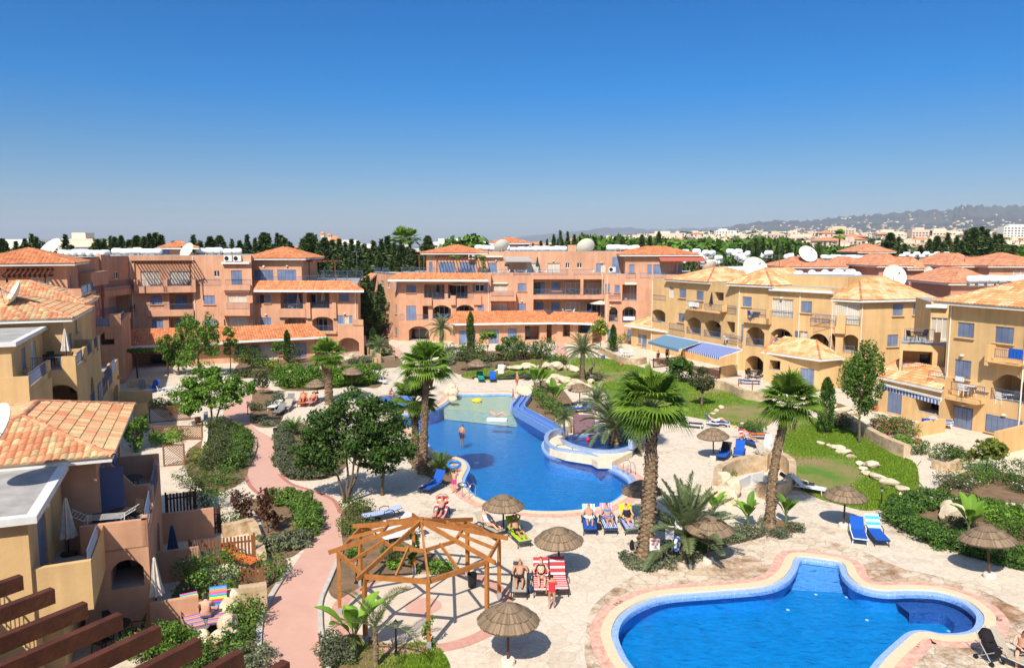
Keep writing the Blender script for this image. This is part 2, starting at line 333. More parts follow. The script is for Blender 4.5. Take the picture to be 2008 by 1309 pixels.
# ---------------- palms
def palm_trunk(mb,base,top,r0,r1,bend=(0,0),n=10,rings=40,rough=.12,seed=0):
    r=random.Random(seed); P=[];Rr=[]; b=Vector(base);t=Vector(top)
    for i in range(rings+1):
        k=i/rings; p=b.lerp(t,k)+Vector((bend[0],bend[1],0))*math.sin(PI*k); P.append(p)
        rad=(r0*(1-k)+r1*k)*(1+.5*max(0,.07-k)/.07); Rr.append(rad*(1+rough*.45*(1 if i%2 else -.6)+r.uniform(-.09,.09)))
    mb.tube(P,Rr,n)
    for i in range(2,rings-1):   # stubs of old leaf bases
        for q in range(5):
            a=2*PI*(q+.5*(i%2))/5+r.uniform(-.3,.3); c=P[i]; d=Vector((math.cos(a),math.sin(a),0)); s=Vector((-math.sin(a),math.cos(a),0))*Rr[i]*.42; o=Rr[i]*.9; e=Rr[i]*r.uniform(1.08,1.32); hh=(P[1]-P[0]).length*1.5
            mb.face([c+d*o-s,c+d*o+s,c+d*e+s*.6+Vector((0,0,hh)),c+d*e-s*.6+Vector((0,0,hh))]); mb.face([c+d*e-s*.6+Vector((0,0,hh)),c+d*e+s*.6+Vector((0,0,hh)),c+d*o*.9+s+Vector((0,0,hh*1.1)),c+d*o*.9-s+Vector((0,0,hh*1.1))])
def fan_crown(seed,n=36,R0=1.75,pet=.9,droop=.5,m='palm',segs=20):
    r=random.Random(seed); mb=MB(); 
    for i in range(n):
        k=i/n; az=i*2.39996+r.uniform(-.2,.2); el=R(86-118*k**.95+r.uniform(-12,12))  # upright to hanging
        d=Vector((math.cos(az)*math.cos(el),math.sin(az)*math.cos(el),math.sin(el))); side=Vector((-math.sin(az),math.cos(az),0)); up=side.cross(d)*-1
        if up.z<0 and el<1.3: up=-up
        L=pet*r.uniform(.85,1.15); c0=Vector((0,0,.1))+d*L; c0.z-=.12*L*math.cos(el)
        mb.tube([(0,0,0),d*L*.5+Vector((0,0,.03)),c0],[.035,.022,.015],4,mi=1,cap=False)
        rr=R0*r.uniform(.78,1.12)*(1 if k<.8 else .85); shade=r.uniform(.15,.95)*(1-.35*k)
        d2=(d-Vector((0,0,.12+droop*.3*math.cos(el)))).normalized(); up2=side.cross(d2)*-1; up2=up2 if up2.dot(up)>0 else -up2
        tot=R(150)
        for j in range(segs):
            a=-tot/2+tot*j/(segs-1); da=tot/(segs-1)*.62
            def pt(ang,rad,lift): 
                q=d2*math.cos(ang)*rad+side*math.sin(ang)*rad+up2*lift
                return q
            l=rr*(.80+.20*math.cos(a))*r.uniform(.93,1.05); v=.10*rr*abs(math.sin(a))
            p0=c0; m0=c0+pt(a-da,l*.55,v*.6); m1=c0+pt(a+da,l*.55,v*.6); mm=c0+pt(a,l*.55,v*.6+.05)
            tip=c0+pt(a,l,v)-Vector((0,0,droop*l*.42*(.6+.6*r.random()))); mq=(mm+tip)/2+Vector((0,0,.10*droop)); w=side*math.cos(a)*.03-d2*math.sin(a)*.03
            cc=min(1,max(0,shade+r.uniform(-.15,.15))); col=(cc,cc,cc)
            mb.face([p0,m0,mm],0,col); mb.face([p0,mm,m1],0,col)
            mb.face([m0,mq-w,mm],0,col); mb.face([m1,mm,mq+w],0,col); mb.face([mm,mq-w,tip,mq+w],0,col)
    return mb
def feather_crown(seed,n=34,L=2.2,arch=.9,m='date',leaf=.42,lo=-30,hi=80,w=.035,vee=.5,step=.055):
    r=random.Random(seed); mb=MB()
    for i in range(n):
        k=(i+.5)/n; az=i*2.39996+r.uniform(-.2,.2); el=R(hi-(hi-lo)*k+r.uniform(-6,6)); l=L*r.uniform(.85,1.1)
        pts=[]; p=Vector((0,0,0)); N=14; e=el
        for q in range(N+1):
            pts.append(p.copy()); p=p+Vector((math.cos(az)*math.cos(e),math.sin(az)*math.cos(e),math.sin(e)))*(l/N); e-=arch*(1.6/N)*(q/N+.25)*max(.25,math.cos(el)+.25)
        mb.tube(pts,[.028*(1-.8*q/N) for q in range(N+1)],4,mi=1,cap=False)
        side=Vector((-math.sin(az),math.cos(az),0)); shade=r.uniform(.2,.9)
        M=int(l/step)
        for j in range(M):
            t=.10+.9*j/M; f=t*N; q=min(int(f),N-1); c=pts[q].lerp(pts[q+1],f-q); d=(pts[q+1]-pts[q]).normalized(); up=side.cross(d); up=up if up.z>0 else -up
            ll=leaf*math.sin(PI*min(1,.12+t*.84))**.6*r.uniform(.85,1.1)
            for sg in (-1,1):
                dd=(side*sg*.8+d*.65+up*vee*r.uniform(.6,1.2)).normalized(); tip=c+dd*ll-Vector((0,0,.12*ll)); ww=d*w*.8
                cc=min(1,max(0,shade+r.uniform(-.2,.2)))
                mb.face([c-ww*.4,c+dd*ll*.45-ww,tip,c+dd*ll*.45+ww],0,(cc,cc,cc))
    return mb
def banana_crown(seed,n=9,L=1.1,w=.16):
    r=random.Random(seed); mb=MB()
    for i in range(n):
        az=i*2.4; el=R(r.uniform(55,82)); side=Vector((-math.sin(az),math.cos(az),0)); p=Vector((0,0,0)); e=el; l=L*r.uniform(.7,1.15); P=[]
        for q in range(8): P.append(p.copy()); p=p+Vector((math.cos(az)*math.cos(e),math.sin(az)*math.cos(e),math.sin(e)))*l/7; e-=.11*(q*.3+.3)
        mb.tube(P[:4],[.025,.02,.016,.01],5,mi=1,cap=False); cc=r.uniform(.3,1)
        for q in range(2,7):
            wa=w*math.sin(PI*min(1,max(0,(q-1.7)/5.6))); wb=w*math.sin(PI*min(1,max(0,(q+1-1.7)/5.6))); up=Vector((0,0,.35))
            for sg in (-1,1): mb.face([P[q],P[q+1],P[q+1]+side*sg*wb+up*wb,P[q]+side*sg*wa+up*wa],0,(cc,cc,cc))
    return mb
# ---------------- roofs of barrel tiles
def tcol(kind,r):
    k=r.random()
    if kind=='o': a=[(.64,.235,.095),(.69,.28,.12),(.56,.195,.075)]
    elif kind=='y': a=[(.76,.42,.20),(.72,.27,.09),(.84,.56,.32),(.76,.33,.13)]
    elif kind=='p': a=[(.62,.27,.14),(.66,.31,.17),(.58,.23,.12)]
    else: a=[(.60,.23,.105),(.66,.47,.24),(.70,.34,.17),(.62,.28,.13),(.56,.40,.20)]
    c=a[int(k*len(a))%len(a)]; j=r.uniform(.85,1.12); return (c[0]*j,c[1]*j,c[2]*j)
def slope(mb,e0,e1,t0,t1,kind='o',pw=.30,row=.42,amp=.055,step=.035,sub=4,seed=0):
    r=random.Random(seed); e0,e1,t0,t1=map(Vector,(e0,e1,t0,t1)); x=(e1-e0); W=x.length; x.normalize()
    up=(t0-e0)-x*((t0-e0).dot(x)) if (t0-e0).length>.01 else (t1-e1)-x*((t1-e1).dot(x)); L=up.length; up.normalize(); nrm=x.cross(up); nrm=nrm if nrm.z>0 else -nrm
    a0=(t0-e0).dot(x); a1=(t1-e0).dot(x); L1=(t1-e0).dot(up); 
    def tmax(s):
        m=L
        if a0>1e-6 and s<a0: m=min(m,L*s/a0)
        if a1<W-1e-6 and s>a1: m=min(m,L*(W-s)/(W-a1))
        return max(m,0)
    nc=max(1,round(W/pw)); nr=max(1,round(L/row)); rl=L/nr; last={}
    streak={}
    for c in range(nc):
        for jrow in range(nr):
            t_lo=jrow*rl; t_hi=t_lo+rl; col=None
            for q in range(sub):
                s0=W*(c+q/sub)/nc; s1=W*(c+(q+1)/sub)/nc; m0=tmax(s0); m1=tmax(s1)
                if m0<=t_lo+1e-4 and m1<=t_lo+1e-4: continue
                if col is None:
                    key=(c//3,jrow//2) ; 
                    if kind=='y': 
                        if key not in streak: streak[key]=r.random()
                        col=tcol(kind,r); f=streak[key]; b=(.86,.58,.34) if f>.55 else (.72,.27,.09) if f<.3 else (.78,.42,.20); col=tuple(u*.45+v*.55 for u,v in zip(col,b))
                    else: col=tcol(kind,r)
                p0=amp*abs(math.sin(PI*q/sub))**.8 if q else 0; p1=amp*abs(math.sin(PI*(q+1)/sub))**.8 if q+1<sub else 0
                ta0=min(t_lo,m0); ta1=min(t_lo,m1); tb0=min(t_hi,m0); tb1=min(t_hi,m1)
                P=lambda s,t,h:(e0+x*s+up*t+nrm*h)
                f0=lambda t:(1-(t-t_lo)/rl)*step
                A=P(s0,ta0,p0+step);B=P(s1,ta1,p1+step);C=P(s1,tb1,p1+f0(tb1));D=P(s0,tb0,p0+f0(tb0))
                if (tb0-ta0)<1e-4: mb.face([A,B,C],0,col)
                elif (tb1-ta1)<1e-4: mb.face([A,B,D],0,col)
                else: mb.face([A,B,C,D],0,col)
                if jrow==0 or True:
                    mb.face([P(s0,ta0,-.02 if jrow==0 else p0),P(s1,ta1,-.02 if jrow==0 else p1),B,A],0,col)
def ridge(mb,a,b,kind,rad=.12,seed=1):
    r=random.Random(seed); a=Vector(a);b=Vector(b); L=(b-a).length
    if L<.3: return
    d=(b-a).normalized(); s=d.cross(Vector((0,0,1))).normalized(); u=s.cross(d); n=max(1,int(L/.45))
    for i in range(n):
        p=a.lerp(b,i/n); q=a.lerp(b,(i+1)/n); c=tcol('o' if kind!='n' else 'p',r)
        for k in range(5):
            t0=PI*k/5; t1=PI*(k+1)/5; ra=rad; rb=rad*.88
            mb.face([p+s*math.cos(t0)*ra+u*(math.sin(t0)*ra),q+s*math.cos(t0)*rb+u*(math.sin(t0)*rb),q+s*math.cos(t1)*rb+u*(math.sin(t1)*rb),p+s*math.cos(t1)*ra+u*(math.sin(t1)*ra)],0,c)
def hip(quad,z,rise,kind,parent,off,pw=.30,fascia=.22,seed=0,name='roof',label=None,ratio=1.0):
    """quad: plan corners, front-left, front-right, back-right, back-left"""
    q=[Vector((p[0],p[1],z)) for p in quad]; w=((q[1]-q[0]).length+(q[2]-q[3]).length)/2; d=((q[3]-q[0]).length+(q[2]-q[1]).length)/2
    mb=MB(); mL=(q[0]+q[3])/2; mR=(q[1]+q[2])/2; mF=(q[0]+q[1])/2; mB=(q[3]+q[2])/2
    if w>=d:
        k=min(.5,d/2/w*ratio); a=mL.lerp(mR,k); b=mL.lerp(mR,1-k); a.z=b.z=z+rise
        slope(mb,q[0],q[1],a,b,kind,pw,seed=seed); slope(mb,q[2],q[3],b,a,kind,pw,seed=seed+1); slope(mb,q[1],q[2],b,b,kind,pw,seed=seed+2); slope(mb,q[3],q[0],a,a,kind,pw,seed=seed+3)
        for s,e in ((q[0],a),(q[3],a),(q[1],b),(q[2],b),(a,b)): ridge(mb,s,e,kind)
    else:
        k=min(.5,w/2/d*ratio); a=mF.lerp(mB,k); b=mF.lerp(mB,1-k); a.z=b.z=z+rise
        slope(mb,q[0],q[1],a,a,kind,pw,seed=seed); slope(mb,q[1],q[2],a,b,kind,pw,seed=seed+2); slope(mb,q[2],q[3],b,b,kind,pw,seed=seed+1); slope(mb,q[3],q[0],b,a,kind,pw,seed=seed+3)
        for s,e in ((q[0],a),(q[1],a),(q[3],b),(q[2],b),(a,b)): ridge(mb,s,e,kind)
    c=(q[0]+q[1]+q[2]+q[3])/4; ins=[c+(p-c)*.985 for p in q]
    mb.prism([(p.x,p.y) for p in ins],z-fascia,z-.01,mi=1,bottom=True)
    o=mb.build(name,[TILEM,WHITE],parent,off)
    if label: o['label']=label
    return o
def lean_roof(e0,e1,t0,t1,kind,parent,off,pw=.30,fascia=.2,seed=0,ends=True,name='roof'):
    """single slope roof (skirt) running up against a wall"""
    mb=MB(); slope(mb,e0,e1,t0,t1,kind,pw,seed=seed); e0,e1,t0,t1=map(Vector,(e0,e1,t0,t1)); d=Vector((0,0,fascia))
    mb.face([e0-d,e1-d,e1,e0],1); mb.face([e0-d,t0-d,t1-d,e1-d],1); mb.face([t0-d,e0-d,e0,t0],1); mb.face([e1-d,t1-d,t1,e1],1)
    n=(e1-e0).cross(Vector((0,0,1))).normalized()*.09
    mb.face([e0-d+n,e1-d+n,e1+n-d*.2,e0+n-d*.2],1); mb.face([e0-d*.2,e0-d*.2+n,e1-d*.2+n,e1-d*.2][::-1],1); mb.face([e0-d,e1-d,e1-d+n,e0-d+n][::-1],1)
    for s,e in ((e0,t0),(e1,t1)): ridge(mb,s,e,kind,.09)
    return mb.build(name,[TILEM,WHITE],parent,off)
# ---------------- building kit
class Pl:
    """vertical wall plane through two plan points; photograph pixels are read onto it"""
    def __init__(s,p0,p1):
        s.p0=Vector((p0[0],p0[1],0)); s.p1=Vector((p1[0],p1[1],0)); s.d=(s.p1-s.p0); s.L=s.d.length; s.d.normalize(); s.n=Vector((s.d.y,-s.d.x,0))
    def uz(s,px,py,off=0):
        r=ray(px,py); q=s.p0-s.n*off; t=q.dot(s.n)/r.dot(s.n); P=r*t; return ((P-q).dot(s.d),H+P.z)
    def pt(s,u,z,off=0): 
        p=s.p0+s.d*u-s.n*off; return Vector((p.x,p.y,z))
    @property
    def rz(s): return math.atan2(s.d.y,s.d.x)
def plan(px,Y,py=600): r=ray(px,py); t=Y/r.y; return (r.x*t,Y)
class Bld:
    def __init__(s,name,label,cat,wm,loc,roofm=None):
        s.loc=Vector(loc); s.e=empty(name,s.loc,label=label,cat=cat); s.mb=MB(); s.mats=[wm,roofm or FLATROOF,WHITE,GRILLE]
        s.L=Vector(loc)
    def vol(s,poly,z0,z1,skip=(),cap=1,par=0):
        n=len(poly)
        for i in range(n):
            if i in skip: continue
            a=poly[i]; b=poly[(i+1)%n]; s.mb.face([(a[0],a[1],z0),(b[0],b[1],z0),(b[0],b[1],z1),(a[0],a[1],z1)],0)
        s.mb.poly([(p[0],p[1],z1) for p in poly],cap)
    def wall(s,pl,z0,z1,k='p',items=(),u0=0,u1=None):
        u1=pl.L if u1 is None else u1; holes=[]; rest=[]
        kk=k
        for it in items:
            it=list(it); kind=it[0]
            if kind=='=': kk=it[1]; continue
            if kind in 'RA':
                (x0,y0,x1,y1)=it[1:5]; a=pl.uz(*T(kk,x0,y0)); b=pl.uz(*T(kk,x1,y1)); dep=it[5] if len(it)>5 else 1.8
                h=[max(min(a[0],b[0]),u0+.02),min(max(a[0],b[0]),u1-.02),max(min(a[1],b[1]),z0+.01),min(max(a[1],b[1]),z1-.02),dep,(it[6] if len(it)>6 else .55) if kind=='A' else 0]
                if h[1]>h[0]+.05 and h[3]>h[2]+.05: holes.append(h)
            elif kind in 'SGDW' and (len(it)<7 or not it[6]):
                a=pl.uz(*T(kk,it[1],it[2])); b=pl.uz(*T(kk,it[3],it[4])); h=[max(min(a[0],b[0]),u0+.02),min(max(a[0],b[0]),u1-.02),max(min(a[1],b[1]),z0+.01),min(max(a[1],b[1]),z1-.02),.16,0]
                if h[1]>h[0]+.05 and h[3]>h[2]+.05: holes.append(h); s.put(pl,kind,h[0],h[1],h[2],h[3],it[5] if len(it)>5 else None,.14)
            else: rest.append((kk,it))
        us=sorted({u0,u1,*[h[0] for h in holes],*[h[1] for h in holes]}); zs=sorted({z0,z1,*[h[2] for h in holes],*[h[3] for h in holes]})
        for i in range(len(us)-1):
            for j in range(len(zs)-1):
                cu=(us[i]+us[i+1])/2; cz=(zs[j]+zs[j+1])/2
                if any(h[0]<cu<h[1] and h[2]<cz<h[3] for h in holes): continue
                s.mb.face([pl.pt(us[i],zs[j]),pl.pt(us[i+1],zs[j]),pl.pt(us[i+1],zs[j+1]),pl.pt(us[i],zs[j+1])],0)
        for a,b,c,d,dep,rise in holes:
            P=pl.pt
            s.mb.face([P(a,c),P(a,c,dep),P(a,d,dep),P(a,d)],0); s.mb.face([P(b,c,dep),P(b,c),P(b,d),P(b,d,dep)],0)
            s.mb.face([P(a,c),P(b,c),P(b,c,dep),P(a,c,dep)],1); s.mb.face([P(a,d,dep),P(b,d,dep),P(b,d),P(a,d)],0)
            s.mb.face([P(a,c,dep),P(b,c,dep),P(b,d,dep),P(a,d,dep)],0)
            if rise:
                N=10; pr=None
                for q in range(N+1):
                    t=q/N; u=a+(b-a)*t; z=d-rise*(abs(2*t-1)**2.4)
                    if pr:
                        s.mb.face([P(pr[0],pr[1]),P(u,z),P(u,d),P(pr[0],d)],0)
                        s.mb.face([P(pr[0],pr[1],.3),P(u,z,.3),P(u,z),P(pr[0],pr[1])],0)
                    pr=(u,z)
        for kk,it in rest: s.item(pl,kk,it)
    def item(s,pl,k,it):
        kind=it[0]; x0,y0,x1,y1=it[1:5]; off=0; arg=None
        if len(it)>5: arg=it[5]
        if len(it)>6: off=it[6]
        a=pl.uz(*T(k,x0,y0),off); b=pl.uz(*T(k,x1,y1),off); u0,u1=sorted((a[0],b[0])); z0,z1=sorted((a[1],b[1]))
        s.put(pl,kind,u0,u1,z0,z1,arg,off)
    def put(s,pl,kind,u0,u1,z0,z1,arg=None,off=0):
        w=u1-u0; h=z1-z0; P=pl.pt; rz=pl.rz; L=s.L
        def bx(mb,ua,ub,za,zb,o,t,mi=0): 
            c=P((ua+ub)/2,(za+zb)/2,off+o); mb.box(c,(max(ub-ua,.01),t,max(zb-za,.01)),rz,mi)
        if kind=='S':
            n=arg or max(2,round(w/.55)); mb=MB(); f=.05 if not off else -.01
            bx(mb,u0-f,u1+f,z0-f,z1+f,-.01,.05)
            o=mb.build('shutter_window' if h<1.75 else 'shutter_door',mat('shutter_frame',(.10,.13,.25),.5),s.e,L)
            for q in range(n):
                mb=MB(); bx(mb,u0+w*q/n+.015,u0+w*(q+1)/n-.015,z0+.02,z1-.02,-.055,.04); mb.build('shutter',SHUT,o,L)
            if h<1.75:
                mb=MB(); bx(mb,u0-.12,u1+.12,z0-.10,z0-.02,-.07-off,.16); mb.build('sill',s.mats[0],o,L)
        elif kind in 'GD':
            n=arg or 2; mb=MB(); f=.06
            bx(mb,u0,u1,z1-f,z1,-.03,.06); bx(mb,u0,u1,z0,z0+f,-.03,.06)
            for q in range(n+1): c=u0+w*q/n; bx(mb,c-f/2,c+f/2,z0,z1,-.035,.07)
            o=mb.build('sliding_door',WHITE,s.e,L); mb=MB()
            for q in range(n):
                fold=12; ua=u0+w*q/n+f/2; ub=u0+w*(q+1)/n-f/2
                if kind=='G' :
                    for z in range(fold):
                        x0=ua+(ub-ua)*z/fold; x1=ua+(ub-ua)*(z+1)/fold; oo=(-.004 if z%2 else .035); o2=(.035 if z%2 else -.004)
                        mb.face([P(x0,z0+f,off+oo-.01),P(x1,z0+f,off+o2-.01),P(x1,z1-f,off+o2-.01),P(x0,z1-f,off+oo-.01)],0)
                else: mb.face([P(ua,z0+f,off-.005),P(ub,z0+f,off-.005),P(ub,z1-f,off-.005),P(ua,z1-f,off-.005)],1)
            mb.build('pane',[CURTAIN,DARKGLASS],o,L)
        elif kind=='W':
            mb=MB(); f=.07; bx(mb,u0,u1,z1-f,z1,-.02,.06); bx(mb,u0-.05,u1+.05,z0-.04,z0+f,-.04,.12)
            for c in (u0,(u0+u1)/2,u1): bx(mb,c-f/2,c+f/2,z0,z1,-.025,.06)
            o=mb.build('window',WHITE,s.e,L); mb=MB(); mb.face([P(u0,z0,off-.006),P(u1,z0,off-.006),P(u1,z1,off-.006),P(u0,z1,off-.006)]); mb.build('pane',DARKGLASS,o,L)
        elif kind=='L':
            mb=MB(); n=max(2,int(w/.13)); o=-.0
            bx(mb,u0,u1,z1-.035,z1,o,.05); bx(mb,u0,u1,z0+.08,z0+.11,o,.03)
            for q in range(n+1): c=u0+w*q/n; bx(mb,c-.009,c+.009,z0,z1-.03,o,.018)
            for q in (0,1): c=u0+w*q; bx(mb,c-.02,c+.02,z0-.02,z1,o,.04)
            mb.build('railing',RAILM,s.e,L)
        elif kind=='B':   # solid balcony box standing out by arg
            d=arg or 1.2; c=P((u0+u1)/2,(z0+z1)/2,off-d/2); s.mb.box(c,(w,d,h),rz,0)
        elif kind=='C':   # white cornice
            c=P((u0+u1)/2,(z0+z1)/2,off-(arg or .2)/2); s.mb.box(c,(w,arg or .2,h),rz,2)
        elif kind=='T':
            mb=MB(); c=P((u0+u1)/2,(z0+z1)/2,off-.08); mb.lathe([(.02,-.09),(.14,-.05),(.16,.04),(.09,.09),(.01,.1)],10,c); mb.build('wall_lamp',CREAMP,s.e,L,smooth=True)
        elif kind=='K':   # retractable awning rolled in its cassette
            mb=MB(); bx(mb,u0,u1,z0,z1,-.12,.22); mb.build('awning_box',CREAMP,s.e,L)
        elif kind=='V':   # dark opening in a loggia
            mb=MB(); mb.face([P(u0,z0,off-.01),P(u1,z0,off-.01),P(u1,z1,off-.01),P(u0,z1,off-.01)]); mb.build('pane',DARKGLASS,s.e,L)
    def done(s):
        return s.mb.build('wall',s.mats,s.e,s.L)
def back(pl,d): # two plan points d metres behind a plane
    a=pl.pt(0,0,d); b=pl.pt(pl.L,0,d); return (a.x,a.y),(b.x,b.y)
def box_on(B,pl,z0,z1,depth,k='p',items=(),cap=1,u0=0,u1=None):
    u1=pl.L if u1 is None else u1
    B.wall(pl,z0,z1,k,items,u0,u1); q=[pl.pt(u0,0),pl.pt(u1,0),pl.pt(u1,0,depth),pl.pt(u0,0,depth)]; q=[(p.x,p.y) for p in q]
    B.vol(q,z0,z1,skip=(0,),cap=cap); return q
def grow(q,m):
    c=(sum(p[0] for p in q)/4,sum(p[1] for p in q)/4); ex=Vector((q[1][0]-q[0][0],q[1][1]-q[0][1])).normalized(); ey=Vector((q[3][0]-q[0][0],q[3][1]-q[0][1])).normalized(); out=[]
    for p,(sx,sy) in zip(q,((-1,-1),(1,-1),(1,1),(-1,1))): out.append((p[0]+(ex.x*sx+ey.x*sy)*m,p[1]+(ex.y*sx+ey.y*sy)*m))
    return out
def quad_on(pl,u0,u1,f,d): # plan quad on plane from u0..u1, front f metres out, d deep
    return [(p.x,p.y) for p in (pl.pt(u0,0,-f),pl.pt(u1,0,-f),pl.pt(u1,0,d),pl.pt(u0,0,d))]
# ======== centre building (terracotta, four storeys)
B=Bld('apartment_building','long terracotta four storey block straight behind the pool, with penthouse and pergola','apartment building',STUCCO_T,(0,108,0))
s1=Pl(plan(733,115),plan(782,109.3)); s2=Pl(plan(782,109.3),plan(963,108.5))
B.wall(s1,0,9.5,'c',[('S',130,358,137,410,1),('S',130,480,137,530,1),('S',248,370,256,438,1),('S',248,515,256,572,1),('W',153,360,172,398),('W',195,370,212,408),('W',153,485,172,528),('W',195,498,212,535),('S',192,640,208,685,1),('S',245,662,258,710,1)])
B.wall(s2,0,9.6,'c',[('R',430,385,562,480,2),('R',583,385,710,475,2),('A',485,518,603,605,2.2),('A',636,515,750,600,2.2),('A',421,515,458,610,2.2,.3),('A',332,652,462,745,2.5,.6),
 ('S',317,388,378,438),('S',316,522,380,615),('S',742,382,760,433,1),('S',815,380,833,433,1),('W',760,384,815,430),('S',774,512,815,593,2),
 ('L',485,437,603,475),('L',637,435,748,472),('L',428,435,456,473),('L',485,573,602,607),('L',636,572,750,600),('L',380,578,458,612),('L',275,575,302,615),
 ('G',450,388,545,470,3,2),('D',590,388,692,470,2,2),('D',500,525,590,604,3,2.2),('D',655,522,720,600,2,2.2),('D',350,665,450,745,2,2.5),('T',780,498,796,508),
 ('B',418,470,483,520,.5),('B',603,455,636,515,.45),('B',750,455,800,515,.3)])
# volume behind the front wing
q=[s1.p0.to_2d(),s1.p1.to_2d(),s2.p1.to_2d(),Vector(plan(963,124)),Vector(plan(745,124))]; B.vol([tuple(v) for v in q],0,9.6,skip=(0,1))
# skirt roofs
z=8.85; zt=10.05
def skirt(B,pl,ua,ub,z,zt,out,kind,inn=0.0,la=.9,lb=.0,fascia=.25):
    lean_roof(pl.pt(ua,z,-out),pl.pt(ub,z,-out),pl.pt(ua+la,zt,-.03-inn),pl.pt(ub-lb,zt,-.03-inn),kind,B.e,B.L,fascia=fascia)
skirt(B,s2,-1.2,s2.L-.2,8.85,9.75,1.5,'o',la=1.3,lb=.9)
skirt(B,s1,-1.4,1.2,8.6,9.5,1.2,'o'); skirt(B,s1,-1.6,.8,2.3,3.3,1.6,'o')
pent=Pl(plan(836,112.5,520),plan(947,112.5,520))
q=box_on(B,pent,9.3,12.55,8,'c',[('S',463,240,485,306,1),('S',530,242,628,316,4),('S',661,242,757,316,4)]); hip(grow(q,.85),12.55,1.15,'o',B.e,B.L)
m1=Pl(plan(940,109.6),plan(1188,109.6)); m1t=Pl(plan(936,111.8,520),plan(1225,111.8,520))
B.wall(m1,0,9.75,'c',[('G',870,380,965,462,2),('G',870,505,965,588,2),('S',1032,378,1086,427,2),('S',1030,505,1084,583,2),('B',855,430,1020,487,1.3),('L',865,425,1005,462,None,-1.32),('K',868,372,968,380),('T',1050,487,1066,496),
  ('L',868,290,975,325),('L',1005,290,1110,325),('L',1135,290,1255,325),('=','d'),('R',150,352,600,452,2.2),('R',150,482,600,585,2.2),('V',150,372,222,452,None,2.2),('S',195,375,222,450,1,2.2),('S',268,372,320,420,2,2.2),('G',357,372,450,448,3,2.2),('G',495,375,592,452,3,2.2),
  ('S',163,500,215,572,2,2.2),('S',265,498,318,573,2,2.2),('G',358,497,448,560,3,2.2),('D',492,503,590,570,3,2.2),('L',150,415,345,455,None,-.1),('L',345,415,600,458,None,-.1),('L',150,550,400,580,None,-.1),('L',430,555,600,585,None,-.1),
  ('B',150,452,600,478,.3),('B',452,350,470,450,.12),('L',275,288,370,325),('L',412,288,580,325),('L',24,288,130,325)])
B.vol([plan(940,109.6),plan(1188,109.6),plan(1188,126),plan(940,126)],0,9.75,skip=(0,))
q=box_on(B,m1t,9.4,12.75,13,'c',[('S',843,246,897,326,2),('G',1090,248,1165,326,2),('G',1222,248,1300,326,2),('C',780,202,935,210,.5),('T',885,228,900,236),('W',948,250,978,275),('=','d'),('W',358,246,382,280),('W',431,246,461,278),('S',553,250,580,326,1),('G',580,252,612,326,1),('T',270,232,285,240),('T',580,240,595,248)])
# right wing of the centre building
r1=Pl(plan(1186,106.5),plan(1352,105.5)); r1t=Pl(plan(1226,108.6,520),plan(1338,108.2,520))
B.wall(r1,0,9.6,'d',[('R',722,385,812,490,1.8),('A',637,530,690,625,2),('A',722,528,808,628,2),('S',612,382,640,433,1),('S',672,388,703,438,2),('L',637,440,705,482,None,-.35),('L',728,447,812,488),('L',635,582,690,622),('L',722,583,808,626),('G',772,395,812,485,2,1.8),('K',738,372,812,386),
  ('V',640,535,690,575,None,2),('D',735,540,790,625,2,2),('S',754,673,805,740,3),('S',545,668,602,750,3),('S',628,672,655,740,2),('B',635,478,712,492,.4),
  ('L',745,308,805,347),('L',838,310,905,347),('L',928,308,1000,345),('T',640,518,655,526)])
B.vol([plan(1186,106.5),plan(1352,105.5),plan(1352,124),plan(1186,124)],0,9.6,skip=(0,))
q=box_on(B,r1t,9.3,12.3,9,'d',[('S',765,258,798,308,2),('S',883,258,908,346,1),('S',920,258,970,346,3),('S',1057,258,1098,306,3)]); 
hip(grow(quad_on(r1t,-.2,9.5,0,7),.8),12.35,1.1,'o',B.e,B.L)
u=r1t.uz(*T('d',700,255)); B.put(r1t,'S',-1.6,-.5,9.5,12,2,3.2)
# red lean awning over the terrace
mb=MB(); a0=r1t.pt(4.6,12.15,.02); a1=r1t.pt(10.8,12.15,.02); b0=r1t.pt(4.6,11.55,-2.4); b1=r1t.pt(10.8,11.55,-2.4); mb.face([a0,a1,b1,b0],0); mb.face([b0,b1,b1+Vector((0,0,-.12)),b0+Vector((0,0,-.12))],0)
aw=mb.build('awning',mat('brick_red_cloth',(.42,.11,.07),.8),B.e,B.L); mb=MB()
for uu in (6.9,9.8): mb.beam(r1t.pt(uu,9.4,-2.2),r1t.pt(uu,11.6,-2.2),.12,.12)
mb.build('post',BROWNW,aw,B.L)
# grey lean roof on the long terrace
mb=MB(); p=m1t; ua=p.uz(*T('c',942,222))[0]; ub=p.uz(*T('c',1100,250))[0]; a0=p.pt(ua,12.0,.02);a1=p.pt(ub,12.0,.02);b0=p.pt(ua+.3,11.4,-2);b1=p.pt(ub+.6,11.4,-2); mb.face([a0,a1,b1,b0]); mb.face([b0,b1,b1-Vector((0,0,.12)),b0-Vector((0,0,.12))]); mb.build('awning',mat('grey_cloth',(.36,.34,.32),.85),B.e,B.L)
